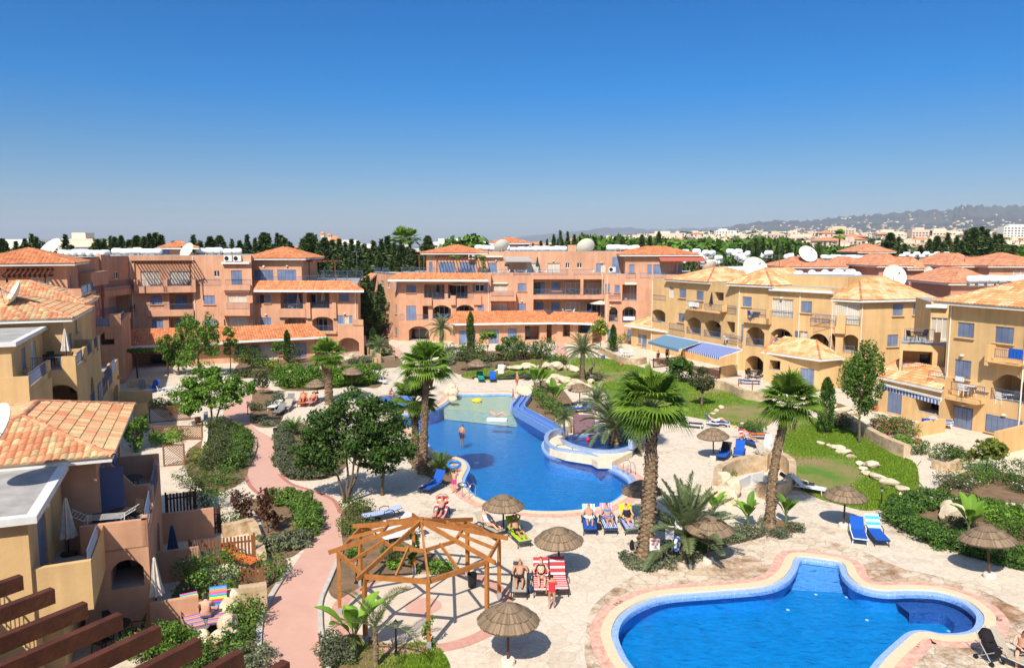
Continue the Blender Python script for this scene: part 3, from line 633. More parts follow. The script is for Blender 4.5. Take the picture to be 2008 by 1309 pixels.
# ground floor wings with tiled lean roofs
g1=Pl(plan(888,105.3),plan(1072,107)); B.wall(g1,0,3.1,'c',[('S',655,680,760,770,4),('S',797,675,815,722,1),('S',848,673,910,762,3),('S',968,668,1025,752,3),('R',1078,650,1172,742,2.5),('V',1078,650,1110,742,None,2.5),('T',690,655,705,664),('T',985,648,1000,657)])
B.vol([plan(888,105.3),plan(1072,107),plan(1074,110),plan(888,110)],0,3.1,skip=(0,)); skirt(B,g1,-1.4,g1.L+1.0,3.0,4.35,1.0,'o',inn=-3.0,la=2.2,lb=1.0)
g2=Pl(plan(1082,107.5),plan(1162,105.8)); B.wall(g2,0,3.1,'d',[('R',338,636,385,722,2),('R',436,642,518,700,2),('S',436,642,518,720,4,2)])
B.vol([plan(1082,107.5),plan(1162,105.8),plan(1165,110),plan(1082,110)],0,3.1,skip=(0,)); skirt(B,g2,-1.3,g2.L+.6,3.0,4.2,1.0,'o',inn=-2.0,la=1.2,lb=.2)
B.put(s1,'L',.3,2.2,9.5,10.4); B.put(s1,'L',2.8,4.5,9.5,10.4); B.put(s2,'L',.2,5.0,9.6,10.5,None,1.2); B.put(s2,'L',5.4,s2.L-.5,9.6,10.4,None,.2)
# roof kiosk at the back
kq=[plan(968,121,500),plan(1030,121,500),plan(1030,128,500),plan(968,128,500)]; B.vol(kq,12.7,14.1); hip(grow(kq,.8),14.05,.85,'o',B.e,B.L)
kq=[plan(1113,121,500),plan(1130,121,500),plan(1130,124,500),plan(1113,124,500)]; B.vol(kq,12.6,13.7)
def pipe(B,pl,u,z0,z1):
    mb=MB(); mb.tube([pl.pt(u,z0,-.07),pl.pt(u,z1,-.07)],.05,6); mb.build('downpipe',CREAMP,B.e,B.L)
for pl_,u,a_,b_ in ((m1,.25,3.5,9.5),(m1,17.6,3.5,9.6),(s2,12.9,0,8.5),(r1,.3,0,9.4),(m1t,9.0,9.4,12.6)): pipe(B,pl_,u,a_,b_)
B.done()
def pergola(name,label,pl,u0,u1,zt,out,n,m,posts=True,drop=2.4,grp=None,rise=0,th=.09):
    L=pl.pt((u0+u1)/2,zt-drop,-out); t=empty(name,L,label=label,cat='pergola',group=grp)
    for o in (.1,out-.15):
        mb=MB(); mb.beam(pl.pt(u0,zt-.12,-o),pl.pt(u1,zt-.12,-o),.1,.16); mb.build('beam',m,t,L)
    mb=MB()
    for i in range(n): u=u0+(u1-u0)*i/(n-1); mb.beam(pl.pt(u,zt+rise,.0),pl.pt(u,zt,-out-.35),th,.13)
    mb.build('rafter',m,t,L)
    if posts:
        for u in (u0+.3,u1-.3): mb=MB(); mb.beam(pl.pt(u,zt-drop,-out+.15),pl.pt(u,zt-.1,-out+.15),.12,.12); mb.build('post',m,t,L)
    return t
ua=pent.uz(*T('c',510,225))[0]; ub=pent.uz(*T('c',830,225))[0]
pergola('pergola','brown slatted pergola on the centre block penthouse, draped with climber at its right end',pent,ua,ub,12.0,2.6,17,BROWNW)
pg2=Pl(plan(820,117,520),plan(836,117,520)); pergola('pergola','small red brown timber frame left of the centre penthouse',pg2,0,1.3,12.3,1.2,3,BROWNW,drop=3)
# ======== left rear building (terracotta)
A=Bld('apartment_building','terracotta four storey block at the rear left, with tanks and chimney kiosk on its roof','apartment building',STUCCO_T,(-30,92,0))
w1=Pl(plan(494,96),plan(702,95.5)); A.wall(w1,0,8.9,'b',[('R',652,432,800,540,2),('R',822,430,970,538,2),('A',680,597,820,683,2.2,.4),('A',857,592,993,690,2.2,.4),('S',500,450,522,505,1),('S',550,450,592,503,2),('V',522,450,550,503),('S',525,597,597,685,3),('S',1030,440,1095,492,3),
 ('S',665,447,790,538,5,2),('D',850,445,885,538,1,2),('G',885,445,955,538,2,2),('S',1020,583,1060,682,2),('G',1060,585,1095,682,1),('S',1096,583,1118,682,1),('G',690,600,795,680,3,2.2),('D',870,600,960,688,3,2.2),
 ('L',678,503,820,545),('L',852,500,990,540),('L',680,652,820,682),('L',857,647,993,690),('L',1020,643,1160,682),('L',495,657,652,685),('T',540,268,556,276),('T',555,575,570,583),('T',1060,568,1075,576),
 ('B',645,540,822,595,.35),('B',822,500,852,600,.35),('B',990,500,1018,600,.35),('B',650,683,1018,700,.3)])
A.vol([plan(494,96),plan(702,95.5),plan(708,112),plan(500,112)],0,8.9,skip=(0,)); skirt(A,w1,-.3,w1.L+1.1,8.15,9.25,1.3,'o',la=.5,lb=2.3)
w1t=Pl(plan(492,99,520),plan(591,99,520)); q=box_on(A,w1t,8.9,12.0,8,'b',[('S',487,292,610,372,5),('S',635,291,758,372,5),('T',540,262,556,272),('T',690,262,706,272)]); hip(grow(q,.85),12.0,1.4,'o',A.e,A.L)
A.put(w1,'L',.2,w1.L*.48,9.0,9.75,None,.3); A.put(w1,'L',w1.L*.5,w1.L*.93,9.0,10.3,None,7); A.put(w1,'L',w1.L*.5,w1.L*.9,9.0,9.9,None,.5); 
pA=Pl(plan(606,103,520),plan(672,103,520)); 
w2=Pl(plan(380,94.5),plan(496,94.5)); A.wall(w2,0,12.4,'b',[('S',160,455,235,512,3),('S',165,607,242,698,3),('W',228,297,262,336),('S',337,295,410,390,3),('G',314,455,440,547,2),('G',318,597,447,692,2),('L',118,352,268,395),('L',300,352,465,390),('L',310,500,450,545,None,-1.2),('L',175,670,300,698),('B',288,500,480,580,1.2),('B',290,387,470,420,.6),('K',300,420,457,437),('C',283,240,463,253,.5),('B',285,605,300,700,.3),('T',190,585,206,593)])
w3=Pl(plan(257,92.5),plan(380,94.5)); 
A.wall(w3,0,12.4,'a',[('R',1082,430,1240,550,2),('R',1082,595,1240,700,2),('S',962,457,1042,512,3),('S',973,610,1050,712,3),('S',1127,455,1203,548,3,2),('S',1127,607,1203,700,3,2),('G',900,300,1030,398,3),('G',1088,300,1215,395,3),
  ('L',895,352,1052,398,None,-.9),('L',1083,352,1230,395,None,-.9),('L',1262,355,1340,392),('B',865,352,895,430,.9),('B',1052,352,1083,430,.9),('B',1230,352,1262,430,.9),('B',880,396,1262,432,.9),('L',945,512,1243,550),('L',950,682,1125,716),('B',940,550,1245,583,.4)])
w4=Pl(plan(200,86),plan(257,92.5)); A.wall(w4,0,12.4,'a',[('W',732,305,762,348),('W',822,300,842,346),('R',645,440,840,560,1.8),('R',790,615,930,730,1.8),('L',655,367,850,408,None,-.4),('L',640,540,740,572,None,-.3),('G',640,475,745,555,3,1.8),('G',825,462,895,520,2,1.8),('G',835,615,905,690,3,1.8),('B',645,405,870,440,.4),('L',795,690,935,735,None,-.2)])
w5=Pl(plan(153,77),plan(200,86)); A.wall(w5,0,12.3,'a',[('S',605,490,620,560,1),('S',630,480,640,540,1),('S',570,380,590,440,1),('L',565,372,640,440,None,-.6),('B',500,310,620,380,1.2)])
mb=MB(); mb.box(plan(203,86.4)+(6.25,),(.9,.6,12.7),w4.rz); o=mb.build('pilaster',STUCCO_T,A.e,A.L)
poly=[plan(153,77),plan(200,86),plan(257,92.5),plan(380,94.5),plan(496,94.5),plan(500,112),plan(150,112),plan(60,88)]; A.vol(poly,0,12.38,skip=(0,1,2,3))
A22=R(22); VV=Vector((math.cos(A22),math.sin(A22),0)); UU=Vector((-math.sin(A22),math.cos(A22),0))
def QQ(c,a,b): p=Vector((c[0],c[1],0))+VV*a+UU*b; return (p.x,p.y)
def tbox(B,c,w,d,z0,z1,front=(),side=()):
    f=Pl(QQ(c,-w,0),QQ(c,0,0)); s=Pl(QQ(c,0,0),QQ(c,0,d)); B.wall(f,z0,z1,'a',front); B.wall(s,z0,z1,'a',side); B.vol([QQ(c,-w,0),QQ(c,0,0),QQ(c,0,d),QQ(c,-w,d)],z0,z1,skip=(0,1)); return f,s
c6=plan(131,71.0,540); w6=Pl(QQ(c6,-7,0),c6); tbox(A,c6,7,10,0,12.0,front=[('G',170,335,328,384,2)],side=[('S',445,325,458,395,1)]); hip([QQ(c6,-8,-1),QQ(c6,.9,-1),QQ(c6,.9,9),QQ(c6,-8,9)],12.0,1.35,'o',A.e,A.L,pw=.34)
tbox(A,QQ(c6,-6.5,3),12,9,0,12.3)
c7=plan(160,66.5,580); f7,s7=tbox(A,c7,14,9,0,8.75,side=[('S',545,480,560,560,1)]); A.put(f7,'L',9.0,13.0,8.75,9.8,None,.05); A.put(f7,'B',13.0,14,8.7,9.9,.1); A.put(f7,'B',2,9,8.7,9.5,.1); A.put(s7,'B',0,9,8.7,9.3,.1); A.put(s7,'L',.5,3.5,9.3,10.1); A.put(s7,'L',4.5,8,9.3,10.1)
c8=plan(238,75,640); f8,s8=tbox(A,c8,6,10,0,5.75,front=[('A',640,688,735,770,2,.5)],side=[('A',768,660,785,730,1.5,.3)]); A.put(f8,'L',.3,4.9,5.8,6.8,None,.05); A.put(f8,'B',5.0,6,5.7,7,.1); A.put(s8,'B',0,10,5.7,6.3,.1); A.put(s8,'L',.5,3,6.3,7)
g3=Pl(plan(246,84.5),plan(442,88.2)); A.wall(g3,0,2.75,'a',[('R',800,800,1100,960,3),('V',960,810,1090,920,None,3)]); A.vol([plan(246,84.5),plan(442,88.2),plan(442,94),plan(246,93)],0,2.75,skip=(0,)); skirt(A,g3,-.6,g3.L,2.65,4.0,1.2,'o',inn=-3.6,la=.2,lb=.0)
g4=Pl(plan(442,88.2),plan(615,92.5)); A.wall(g4,0,2.8,'b',[('S',470,775,515,860,2),('G',520,770,640,860,3),('S',640,775,665,835,1),('S',710,765,822,850,5),('S',360,778,435,830,3)]); A.vol([plan(442,88.2),plan(615,92.5),plan(615,96),plan(442,94)],0,2.8,skip=(0,)); skirt(A,g4,0,g4.L+1.2,2.7,4.0,1.2,'o',inn=-2.6,la=0,lb=1.4)
g5=Pl(plan(661,94),plan(712,93.5)); A.wall(g5,0,3.9,'b',[('A',1022,725,1160,832,2.6,.6),('D',1060,730,1120,825,2,2.6)]); A.vol([plan(661,94),plan(712,93.5),plan(712,97),plan(661,97)],0,3.9,skip=(0,)); A.put(g5,'B',g5.L-1.4,g5.L,3.9,4.6,.1)
kq=[plan(322,103,490),plan(378,103,490),plan(378,109,490),plan(322,109,490)]; A.vol(kq,12.3,13.4); hip(grow(kq,.9),13.35,.85,'o',A.e,A.L)
A.put(Pl(kq[0],kq[1]),'S',-.6,.6,12.3,13.3,1)
for pl_,u,a_,b_ in ((w1,.3,3,8.2),(w2,.2,2,12.3),(w1,w1.L-.3,4,8.2),(w3,.2,3,12)): pipe(A,pl_,u,a_,b_)
A.done()
ua=w3.uz(*T('a',870,285))[0]; ub=w3.uz(*T('a',1250,285))[0]
pergola('pergola','long dark slatted pergola above two glass doors on the left rear block',w3,ua,ub,12.0-.25,2.2,20,DARKW,drop=2.6)
ua=w6.uz(*T('a',55,320))[0]; ub=w6.uz(*T('a',340,320))[0]
pergola('pergola','dark slatted pergola on the leftmost hip roofed penthouse',w6,ua,ub,11.0,2.4,10,DARKW,drop=2.3,rise=.45,th=.14)
pergola('pergola','reddish open timber pergola on the right end terrace of the left rear block',pA,.3,pA.L-.2,11.7,2.4,7,BROWNW,drop=2.7)
# ======== right building (yellow, three storeys)
C=Bld('apartment_building','yellow three storey block stepping along the right side behind the blue awnings','apartment building',STUCCO_Y,(28,84,0))
c1=Pl(plan(1277,99),plan(1447,83.6)); c2=Pl(plan(1447,83.6),plan(1629,75)); c3=Pl(plan(1629,75),plan(1687,73.5)); c4=Pl(plan(1687,73.5),plan(1824,75.5))
C.wall(c1,0,9.4,'e',[('S',268,412,312,472,3),('S',378,424,423,488,3),('R',495,432,552,492,1.8),('A',92,540,178,632,1.8,.4),('A',318,590,406,712,1.8,.5),('A',430,608,534,735,1.8,.5),('R',572,620,624,700,1.6),('S',263,567,298,628,2),
 ('L',97,450,180,492),('L',322,487,410,542,None,-.7),('L',433,505,540,560,None,-.7),('L',578,517,632,565,None,-.2),('L',205,630,297,690,None,-.5),('L',318,655,404,712),('L',428,675,532,735),('L',555,700,668,765,None,-.2),('L',94,597,150,632),('G',205,400,232,470,1),
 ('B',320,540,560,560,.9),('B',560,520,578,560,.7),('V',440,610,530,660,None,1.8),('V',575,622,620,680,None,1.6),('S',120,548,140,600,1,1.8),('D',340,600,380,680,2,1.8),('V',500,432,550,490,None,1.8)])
C.wall(c2,0,9.4,'e',[('S',675,462,732,528,3),('G',865,473,995,600,2),('S',1050,490,1118,568,3),('A',700,652,812,788,2,.6),('A',857,662,990,772,2,.6),('A',1102,694,1266,825,2,.7),('A',695,835,805,960,2.2,.6),('S',1010,682,1040,780,1),('G',1040,682,1088,765,2),('S',576,826,632,896,3),('S',668,640,677,752,1),
 ('L',708,537,822,600,None,-.5),('L',865,548,995,602),('L',1115,570,1235,635,None,-.4),('L',700,725,810,790),('L',857,742,1050,795,None,-.1),('L',1073,772,1262,825),
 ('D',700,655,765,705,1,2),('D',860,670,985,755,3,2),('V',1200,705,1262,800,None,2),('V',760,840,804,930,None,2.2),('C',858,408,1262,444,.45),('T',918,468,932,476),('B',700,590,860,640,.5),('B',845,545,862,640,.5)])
C.wall(c3,0,8.4,'f',[('G',95,505,250,640,2),('A',-10,694,95,825,2,.5),('A',150,704,248,820,2,.4),('L',150,775,220,830),('L',-10,780,92,825),('L',-30,580,102,640,None,-.5),('L',165,585,255,640,None,-.2),('B',105,580,165,700,.35)])
C.wall(c4,0,8.4,'f',[('S',470,510,531,583,3),('S',600,506,622,578,1),('S',434,708,498,780,3),('W',490,895,506,940)])
P2=lambda pl,u,d:(pl.pt(u,0,d).x,pl.pt(u,0,d).y)
C.vol([plan(1277,99),plan(1447,83.6),plan(1629,75),plan(1687,73.5),plan(1824,75.5),(48,92),(36,110)],0,8.38,skip=(0,1,2,3)); 
C.vol([plan(1277,99),plan(1447,83.6),P2(c2,c2.L,0),P2(c2,c2.L,9),(34,108)],8,9.38,skip=(0,1))
a=c1.uz(1312,545)[0]; b=c1.uz(1396,545)[0]; hip(grow(quad_on(c1,a+.3,b-.6,.0,9),.6),9.45,1.5,'y',C.e,C.L,seed=4)
a=c2.uz(1436,550)[0]; b=c2.uz(1512,550)[0]; hip(grow(quad_on(c2,a+.2,b,.05,9),.6),9.45,1.7,'y',C.e,C.L,seed=5)
pw=Pl((c2.pt(3,0,3.0).x,c2.pt(3,0,3.0).y),(c2.pt(c2.L,0,3.0).x,c2.pt(c2.L,0,3.0).y)); box_on(C,pw,9.3,10.5,6)
fl=c3.p0; 
rq=[plan(1629,74.6,587),plan(1689,72.6,587),plan(1842,75.2,587),plan(1700,86,587)]; rq=[plan(1627,75.0,587),plan(1689,72.8,587),plan(1838,75.0,587),plan(1775,86,587)]
mb=MB(); q=[Vector((p[0],p[1],8.45)) for p in rq]; ap=Vector((*plan(1684,79.5,551),10.4)); ap2=Vector((*plan(1722,81,551),10.4))
slope(mb,q[0],q[1],ap,ap,'y',seed=11); slope(mb,q[1],q[2],ap,ap2,'y',seed=12); slope(mb,q[2],q[3],ap2,ap2,'y',seed=13); slope(mb,q[3],q[0],ap2,ap,'y',seed=14)
for s_,e_ in ((q[0],ap),(q[1],ap),(q[2],ap2),(ap,ap2)): ridge(mb,s_,e_,'y')
cc=sum(q,Vector())/4; mb.prism([tuple((cc+(p-cc)*.985).xy) for p in q],8.2,8.43,mi=1); mb.build('roof',[TILEM,WHITE],C.e,C.L)
# ground floor wing near corner
ce=Pl(plan(1500,74.5,740),plan(1607,71.6,740)); ce=Pl(plan(1497,76.2,740),plan(1607,71.8,740)); C.wall(ce,0,3.0,'e',[('R',848,868,915,940,1.6),('V',850,868,912,935,None,1.6),('S',1045,918,1130,1044,4)])
cf=Pl(plan(1607,71.8,740),plan(1650,72.6,740)); C.vol([(ce.p0.x,ce.p0.y),(ce.p1.x,ce.p1.y),(cf.p1.x,cf.p1.y),(c2.p1.x,c2.p1.y+1),(c2.pt(4,0).x,c2.pt(4,0).y)],0,3.0,skip=(0,))
mb=MB(); e0=Vector((*plan(1492,76.6,693),3.0)); e1=Vector((*plan(1608,70.9,716),3.0)); e2=Vector((*plan(1656,72.2,716),3.0)); t0=Vector((*plan(1523,79.3,680),4.3)); t1_=Vector((*plan(1600,75.4,690),4.3)); t2_=Vector((*plan(1625,74.9,690),4.3))
slope(mb,e0,e1,t0,t1_,'y',seed=21); slope(mb,e1,e2,t1_,t2_,'y',seed=22); ridge(mb,e1,t1_,'y'); ridge(mb,e0,t0,'y')
for a_,b_ in ((e0,e1),(e1,e2)): 
    d_=Vector((0,0,.2)); mb.face([a_-d_,b_-d_,b_,a_],1)
mb.face([e0-Vector((0,0,.2)),t0-Vector((0,0,1.4)),t1_-Vector((0,0,1.4)),e1-Vector((0,0,.2))],1); mb.build('roof',[TILEM,WHITE],C.e,C.L)
# far ground floor wing behind the awnings
cg=Pl(plan(1238,103.5,650),plan(1312,96.5,650)); C.wall(cg,0,3.0,'e',[('S',4,700,24,765,1),('S',28,705,58,790,2)]); C.vol([(cg.p0.x,cg.p0.y),(cg.p1.x,cg.p1.y),(c1.pt(6,0,1).x,c1.pt(6,0,1).y),(c1.p0.x+.5,c1.p0.y+4)],0,3.0,skip=(0,))
skirt(C,cg,-.5,cg.L+.8,2.95,4.1,.8,'y',inn=-3.2,la=1.2,lb=.2)
for pl_,u,a_,b_ in ((c1,.3,0,9.2),(c2,.2,0,9.2),(c2,7.5,3,9.2),(c3,.2,3,8),(c4,.2,0,8.1)): pipe(C,pl_,u,a_,b_)
C.done()
# ======== far right building (yellow, three storeys, nearest on the right)
D=Bld('apartment_building','nearest yellow block at the right edge, with grey blue shutters and rows of balconies','apartment building',STUCCO_Y,(34,58,0))
d1=Pl((33.1,57.8),(33.1+.40*17,57.8-.915*17)); D.wall(d1,0,9.35,'f',[('S',885,625,985,730,3),('S',1127,652,1238,768,3),('S',866,862,963,995,4),('A',1106,946,1330,1155,2.2,.8),('S',1118,948,1206,1052,3,2.2),('T',905,835,922,846),('T',915,1153,932,1164),
  ('L',845,1005,1052,1100,None,-1.0),('L',1125,795,1330,880,None,-.9),('L',1102,1045,1330,1160),('L',700,935,800,990,None,-1.0),('B',803,970,850,1110,1.0),('B',850,1085,1060,1150,1.0),('B',1115,768,1125,900,.9),('B',1115,868,1330,905,.9)])
def put_px(B,pl,kind,k,x0,y0,x1,y1,arg=None,off=0): B.item(pl,k,[kind,x0,y0,x1,y1,arg,off])
put_px(D,d1,'S','k',921,38,998,185,4); put_px(D,d1,'S','k',1078,80,1240,196,6); put_px(D,d1,'T','k',958,30,974,40); put_px(D,d1,'T','k',1152,78,1170,88)
D.vol([d1.p0.to_2d()[:],d1.p1.to_2d()[:],(d1.p1.x+12,d1.p1.y+5),(46,64)],0,9.35,skip=(0,))
d0=Pl(plan(1770,61.5),plan(1858,60.2)); D.wall(d0,0,5.7,'f',[('R',532,808,716,930,2),('V',640,830,716,910,None,2),('L',530,885,672,960,None,-.2),('B',672,910,735,960,.5),('L',545,665,728,755,None,-.05),('B',735,690,770,760,.1)])
D.vol([d0.p0.to_2d()[:],d0.p1.to_2d()[:],(40,66),(34.5,67)],0,5.7,skip=(0,))
d0b=Pl(plan(1826,64,600),plan(1862,63.2,600)); D.wall(d0b,5.5,8.9,'f',[('G',716,596,812,740,3),('C',684,512,820,536,.4)]); D.vol([d0b.p0.to_2d()[:],d0b.p1.to_2d()[:],(42,70),(37,70)],5.5,8.9,skip=(0,))
rq=[d1.pt(-.9,0,-.8),d1.pt(17,0,-.8),d1.pt(17,0,11),d1.pt(-.9,0,11)]; hip([(p.x,p.y) for p in rq],9.4,2.3,'y',D.e,D.L,seed=31,pw=.28)
de=Pl((30.25,62.2),(32.5,56.6)); D.wall(de,0,2.95,'f',[('S',434,1060,520,1220,3),('R',612,1100,760,1228,1.8),('V',668,1115,760,1225,None,1.8)])
D.vol([de.p0.to_2d()[:],de.p1.to_2d()[:],(34.2,57.5),(33.5,63.5)],0,2.95,skip=(0,)); 
mb=MB(); e0=Vector((29.7,62.9,2.95)); e1=de.pt(de.L+.4,2.95,-.8); t0=Vector((32.6,63.6,4.1)); t1_=Vector((33.6,58.2,4.1)); slope(mb,e0,e1,t0,t1_,'y',seed=33); ridge(mb,e0,t0,'y')
d_=Vector((0,0,.2)); mb.face([e0-d_,e1-d_,e1,e0],1); mb.face([e0-d_,t0-d_*5,t1_-d_*5,e1-d_],1); mb.face([t0-d_*5,e0-d_,e0,t0],1); mb.build('roof',[TILEM,WHITE],D.e,D.L)
pipe(D,d1,.25,0,9.2); pipe(D,d1,5.9,0,9.2); D.put(de,'T',.9,1.1,2.3,2.5)
D.done()
# ---------------- ground, paving, lawns, pools
def crom(P,n=6,closed=True):
    out=[]; N=len(P)
    for i in range(N if closed else N-1):
        p0,p1,p2,p3=[Vector(P[(i+k-1)%N]) if closed else Vector(P[min(max(i+k-1,0),N-1)]) for k in range(4)]
        for q in range(n):
            t=q/n; out.append(.5*((2*p1)+(p2-p0)*t+(2*p0-5*p1+4*p2-p3)*t*t+(3*p1-p0-3*p2+p3)*t**3))
    if not closed: out.append(Vector(P[-1]))
    return out
def area(P): return sum(P[i][0]*P[(i+1)%len(P)][1]-P[(i+1)%len(P)][0]*P[i][1] for i in range(len(P)))/2
def offset(P,d):
    s=1 if area(P)>0 else -1; N=len(P); out=[]
    for i in range(N):
        a=Vector(P[(i-1)%N][:2]); b=Vector(P[i][:2]); c=Vector(P[(i+1)%N][:2]); t=(c-a).normalized(); n=Vector((t.y,-t.x))*s; o=b+n*d; out.append(Vector((o.x,o.y,P[i][2])))
    return out
def loopG(px,n=6,z=0): return crom([G(x,y,z) for x,y in px],n)
def sheet(name,loops,z,m,kind='structure',label=None,cat=None):
    """flat sheet at height z: first loop outside, further loops are holes"""
    pts=[[Vector((p[0],p[1],z)) for p in L] for L in loops]; flat=[p for L in pts for p in L]
    tr=tessellate_polygon(pts); me=bpy.data.meshes.new(name); fs=[]
    for t in tr:
        a,b,c=[flat[q] for q in t]; cr=(b-a).cross(c-a).z
        if abs(cr)<1e-9: continue
        fs.append(t if cr>0 else t[::-1])
    me.from_pydata([tuple(p) for p in flat],[],fs); me.materials.append(m); me.update(); o=link(bpy.data.objects.new(name,me)); o['kind']=kind
    return o
def paving_mat(name,base,alt,stain,scale=1.1,stain_amt=.55,joint=.5,bands=()):
    m=bpy.data.materials.new(name); m.use_nodes=True; n=m.node_tree.nodes; l=m.node_tree.links; b=n['Principled BSDF']; b.inputs['Roughness'].default_value=.85; b.inputs['Specular IOR Level'].default_value=.2
    g=n.new('ShaderNodeNewGeometry')
    wn=n.new('ShaderNodeTexNoise'); wn.inputs['Scale'].default_value=1.3; l.new(g.outputs['Position'],wn.inputs['Vector'])
    ws=n.new('ShaderNodeVectorMath'); ws.operation='SCALE'; ws.inputs['Scale'].default_value=.55; l.new(wn.outputs['Color'],ws.inputs[0])
    ad=n.new('ShaderNodeVectorMath'); ad.operation='ADD'; l.new(g.outputs['Position'],ad.inputs[0]); l.new(ws.outputs[0],ad.inputs[1])
    v=n.new('ShaderNodeTexVoronoi'); v.inputs['Scale'].default_value=scale; l.new(ad.outputs[0],v.inputs['Vector'])
    ve=n.new('ShaderNodeTexVoronoi'); ve.feature='DISTANCE_TO_EDGE'; ve.inputs['Scale'].default_value=scale; l.new(ad.outputs[0],ve.inputs['Vector'])
    r=n.new('ShaderNodeValToRGB'); e=r.color_ramp.elements; e[0].position=0; e[0].color=(*base,1); e[1].position=1; e[1].color=(*alt,1); el=e.new(.6); el.color=(*base,1)
    sep=n.new('ShaderNodeSeparateColor'); l.new(v.outputs['Color'],sep.inputs[0]); l.new(sep.outputs[0],r.inputs[0])
    fn=n.new('ShaderNodeTexNoise'); fn.inputs['Scale'].default_value=5; fn.inputs['Detail'].default_value=8; fn.inputs['Roughness'].default_value=.7; l.new(g.outputs['Position'],fn.inputs['Vector'])
    fm=n.new('ShaderNodeMapRange'); fm.inputs[1].default_value=.3; fm.inputs[2].default_value=.7; fm.inputs[3].default_value=.80; fm.inputs[4].default_value=1.14; l.new(fn.outputs[0],fm.inputs[0])
    # stains: worn patches where stone shows through the wash
    sn=n.new('ShaderNodeTexNoise'); sn.inputs['Scale'].default_value=.35; sn.inputs['Detail'].default_value=9; sn.inputs['Roughness'].default_value=.72; l.new(g.outputs['Position'],sn.inputs['Vector'])
    sm=n.new('ShaderNodeMapRange'); sm.inputs[1].default_value=stain_amt; sm.inputs[2].default_value=stain_amt+.12; l.new(sn.outputs[0],sm.inputs[0])
    sc=n.new('ShaderNodeMix'); sc.data_type='RGBA'; sc.inputs[6].default_value=(*stain,1); sc.inputs[7].default_value=(*[c*.6 for c in stain],1); l.new(sep.outputs[1],sc.inputs[0])
    mx=n.new('ShaderNodeMix'); mx.data_type='RGBA'; l.new(sm.outputs[0],mx.inputs[0]); l.new(r.outputs[0],mx.inputs[6]); l.new(sc.outputs[2],mx.inputs[7])
    jm=n.new('ShaderNodeMapRange'); jm.inputs[1].default_value=.0; jm.inputs[2].default_value=.045; jm.inputs[3].default_value=joint; jm.inputs[4].default_value=1; l.new(ve.outputs['Distance'],jm.inputs[0])
    m1=n.new('ShaderNodeVectorMath'); m1.operation='SCALE'; l.new(mx.outputs[2],m1.inputs[0]); l.new(jm.outputs[0],m1.inputs['Scale'])
    m2=n.new('ShaderNodeVectorMath'); m2.operation='SCALE'; l.new(m1.outputs[0],m2.inputs[0]); l.new(fm.outputs[0],m2.inputs['Scale']); l.new(m2.outputs[0],b.inputs['Base Color'])
    bp=n.new('ShaderNodeBump'); bp.inputs['Strength'].default_value=.5; bp.inputs['Distance'].default_value=.03; l.new(jm.outputs[0],bp.inputs['Height']); l.new(bp.outputs[0],b.inputs['Normal'])
    MATS[name]=m; return m
DECK=paving_mat('pale_stone_paving',(.66,.56,.44),(.60,.495,.38),(.45,.31,.19),1.5,.58,.84)
DECKB=paving_mat('worn_stone_paving',(.65,.54,.41),(.56,.42,.29),(.42,.24,.13),1.6,.475,.62)
PATIO=paving_mat('patio_paving',(.66,.56,.44),(.60,.50,.38),(.42,.33,.24),.8,.66,.8)
PATH=mat('pink_concrete_path',(.60,.355,.275),.85,nscale=1.6,col2=(.56,.325,.25),bump=.15,bscale=25,big=(.3,.03))
PATHE=mat('dark_pink_brick_edge',(.48,.20,.15),.85,nscale=6,col2=(.40,.16,.12))
REDB=mat('red_brick_paving',(.56,.26,.19),.85,nscale=4,col2=(.68,.46,.36))
COPE=mat('cream_coping',(.74,.58,.38),.7,nscale=6,col2=(.66,.51,.34))
def grass_ground():
    m=bpy.data.materials.new('lawn_ground'); m.use_nodes=True; n=m.node_tree.nodes; l=m.node_tree.links; b=n['Principled BSDF']; b.inputs['Roughness'].default_value=.95
    g=n.new('ShaderNodeNewGeometry'); t=n.new('ShaderNodeTexNoise'); t.inputs['Scale'].default_value=.28; t.inputs['Detail'].default_value=7; t.inputs['Roughness'].default_value=.7; l.new(g.outputs['Position'],t.inputs['Vector'])
    r=n.new('ShaderNodeValToRGB'); e=r.color_ramp.elements; e[0].position=.40; e[0].color=(.30,.20,.10,1); e[1].position=.60; e[1].color=(.10,.20,.018,1); el=e.new(.50); el.color=(.20,.21,.045,1)
    l.new(t.outputs[0],r.inputs[0]); t2=n.new('ShaderNodeTexNoise'); t2.inputs['Scale'].default_value=14; t2.inputs['Detail'].default_value=6; l.new(g.outputs['Position'],t2.inputs['Vector'])
    mp=n.new('ShaderNodeMapRange'); mp.inputs[3].default_value=.5; mp.inputs[4].default_value=1.45; l.new(t2.outputs[0],mp.inputs[0]); v=n.new('ShaderNodeVectorMath'); v.operation='SCALE'; l.new(r.outputs[0],v.inputs[0]); l.new(mp.outputs[0],v.inputs['Scale']); l.new(v.outputs[0],b.inputs['Base Color'])
    bp=n.new('ShaderNodeBump'); bp.inputs['Strength'].default_value=1; bp.inputs['Distance'].default_value=.06; l.new(t2.outputs[0],bp.inputs['Height']); l.new(bp.outputs[0],b.inputs['Normal']); return m
LAWN=grass_ground()
GRASS=leafmat('grass_blade',(.08,.16,.012),(.24,.36,.03),tr=.3)
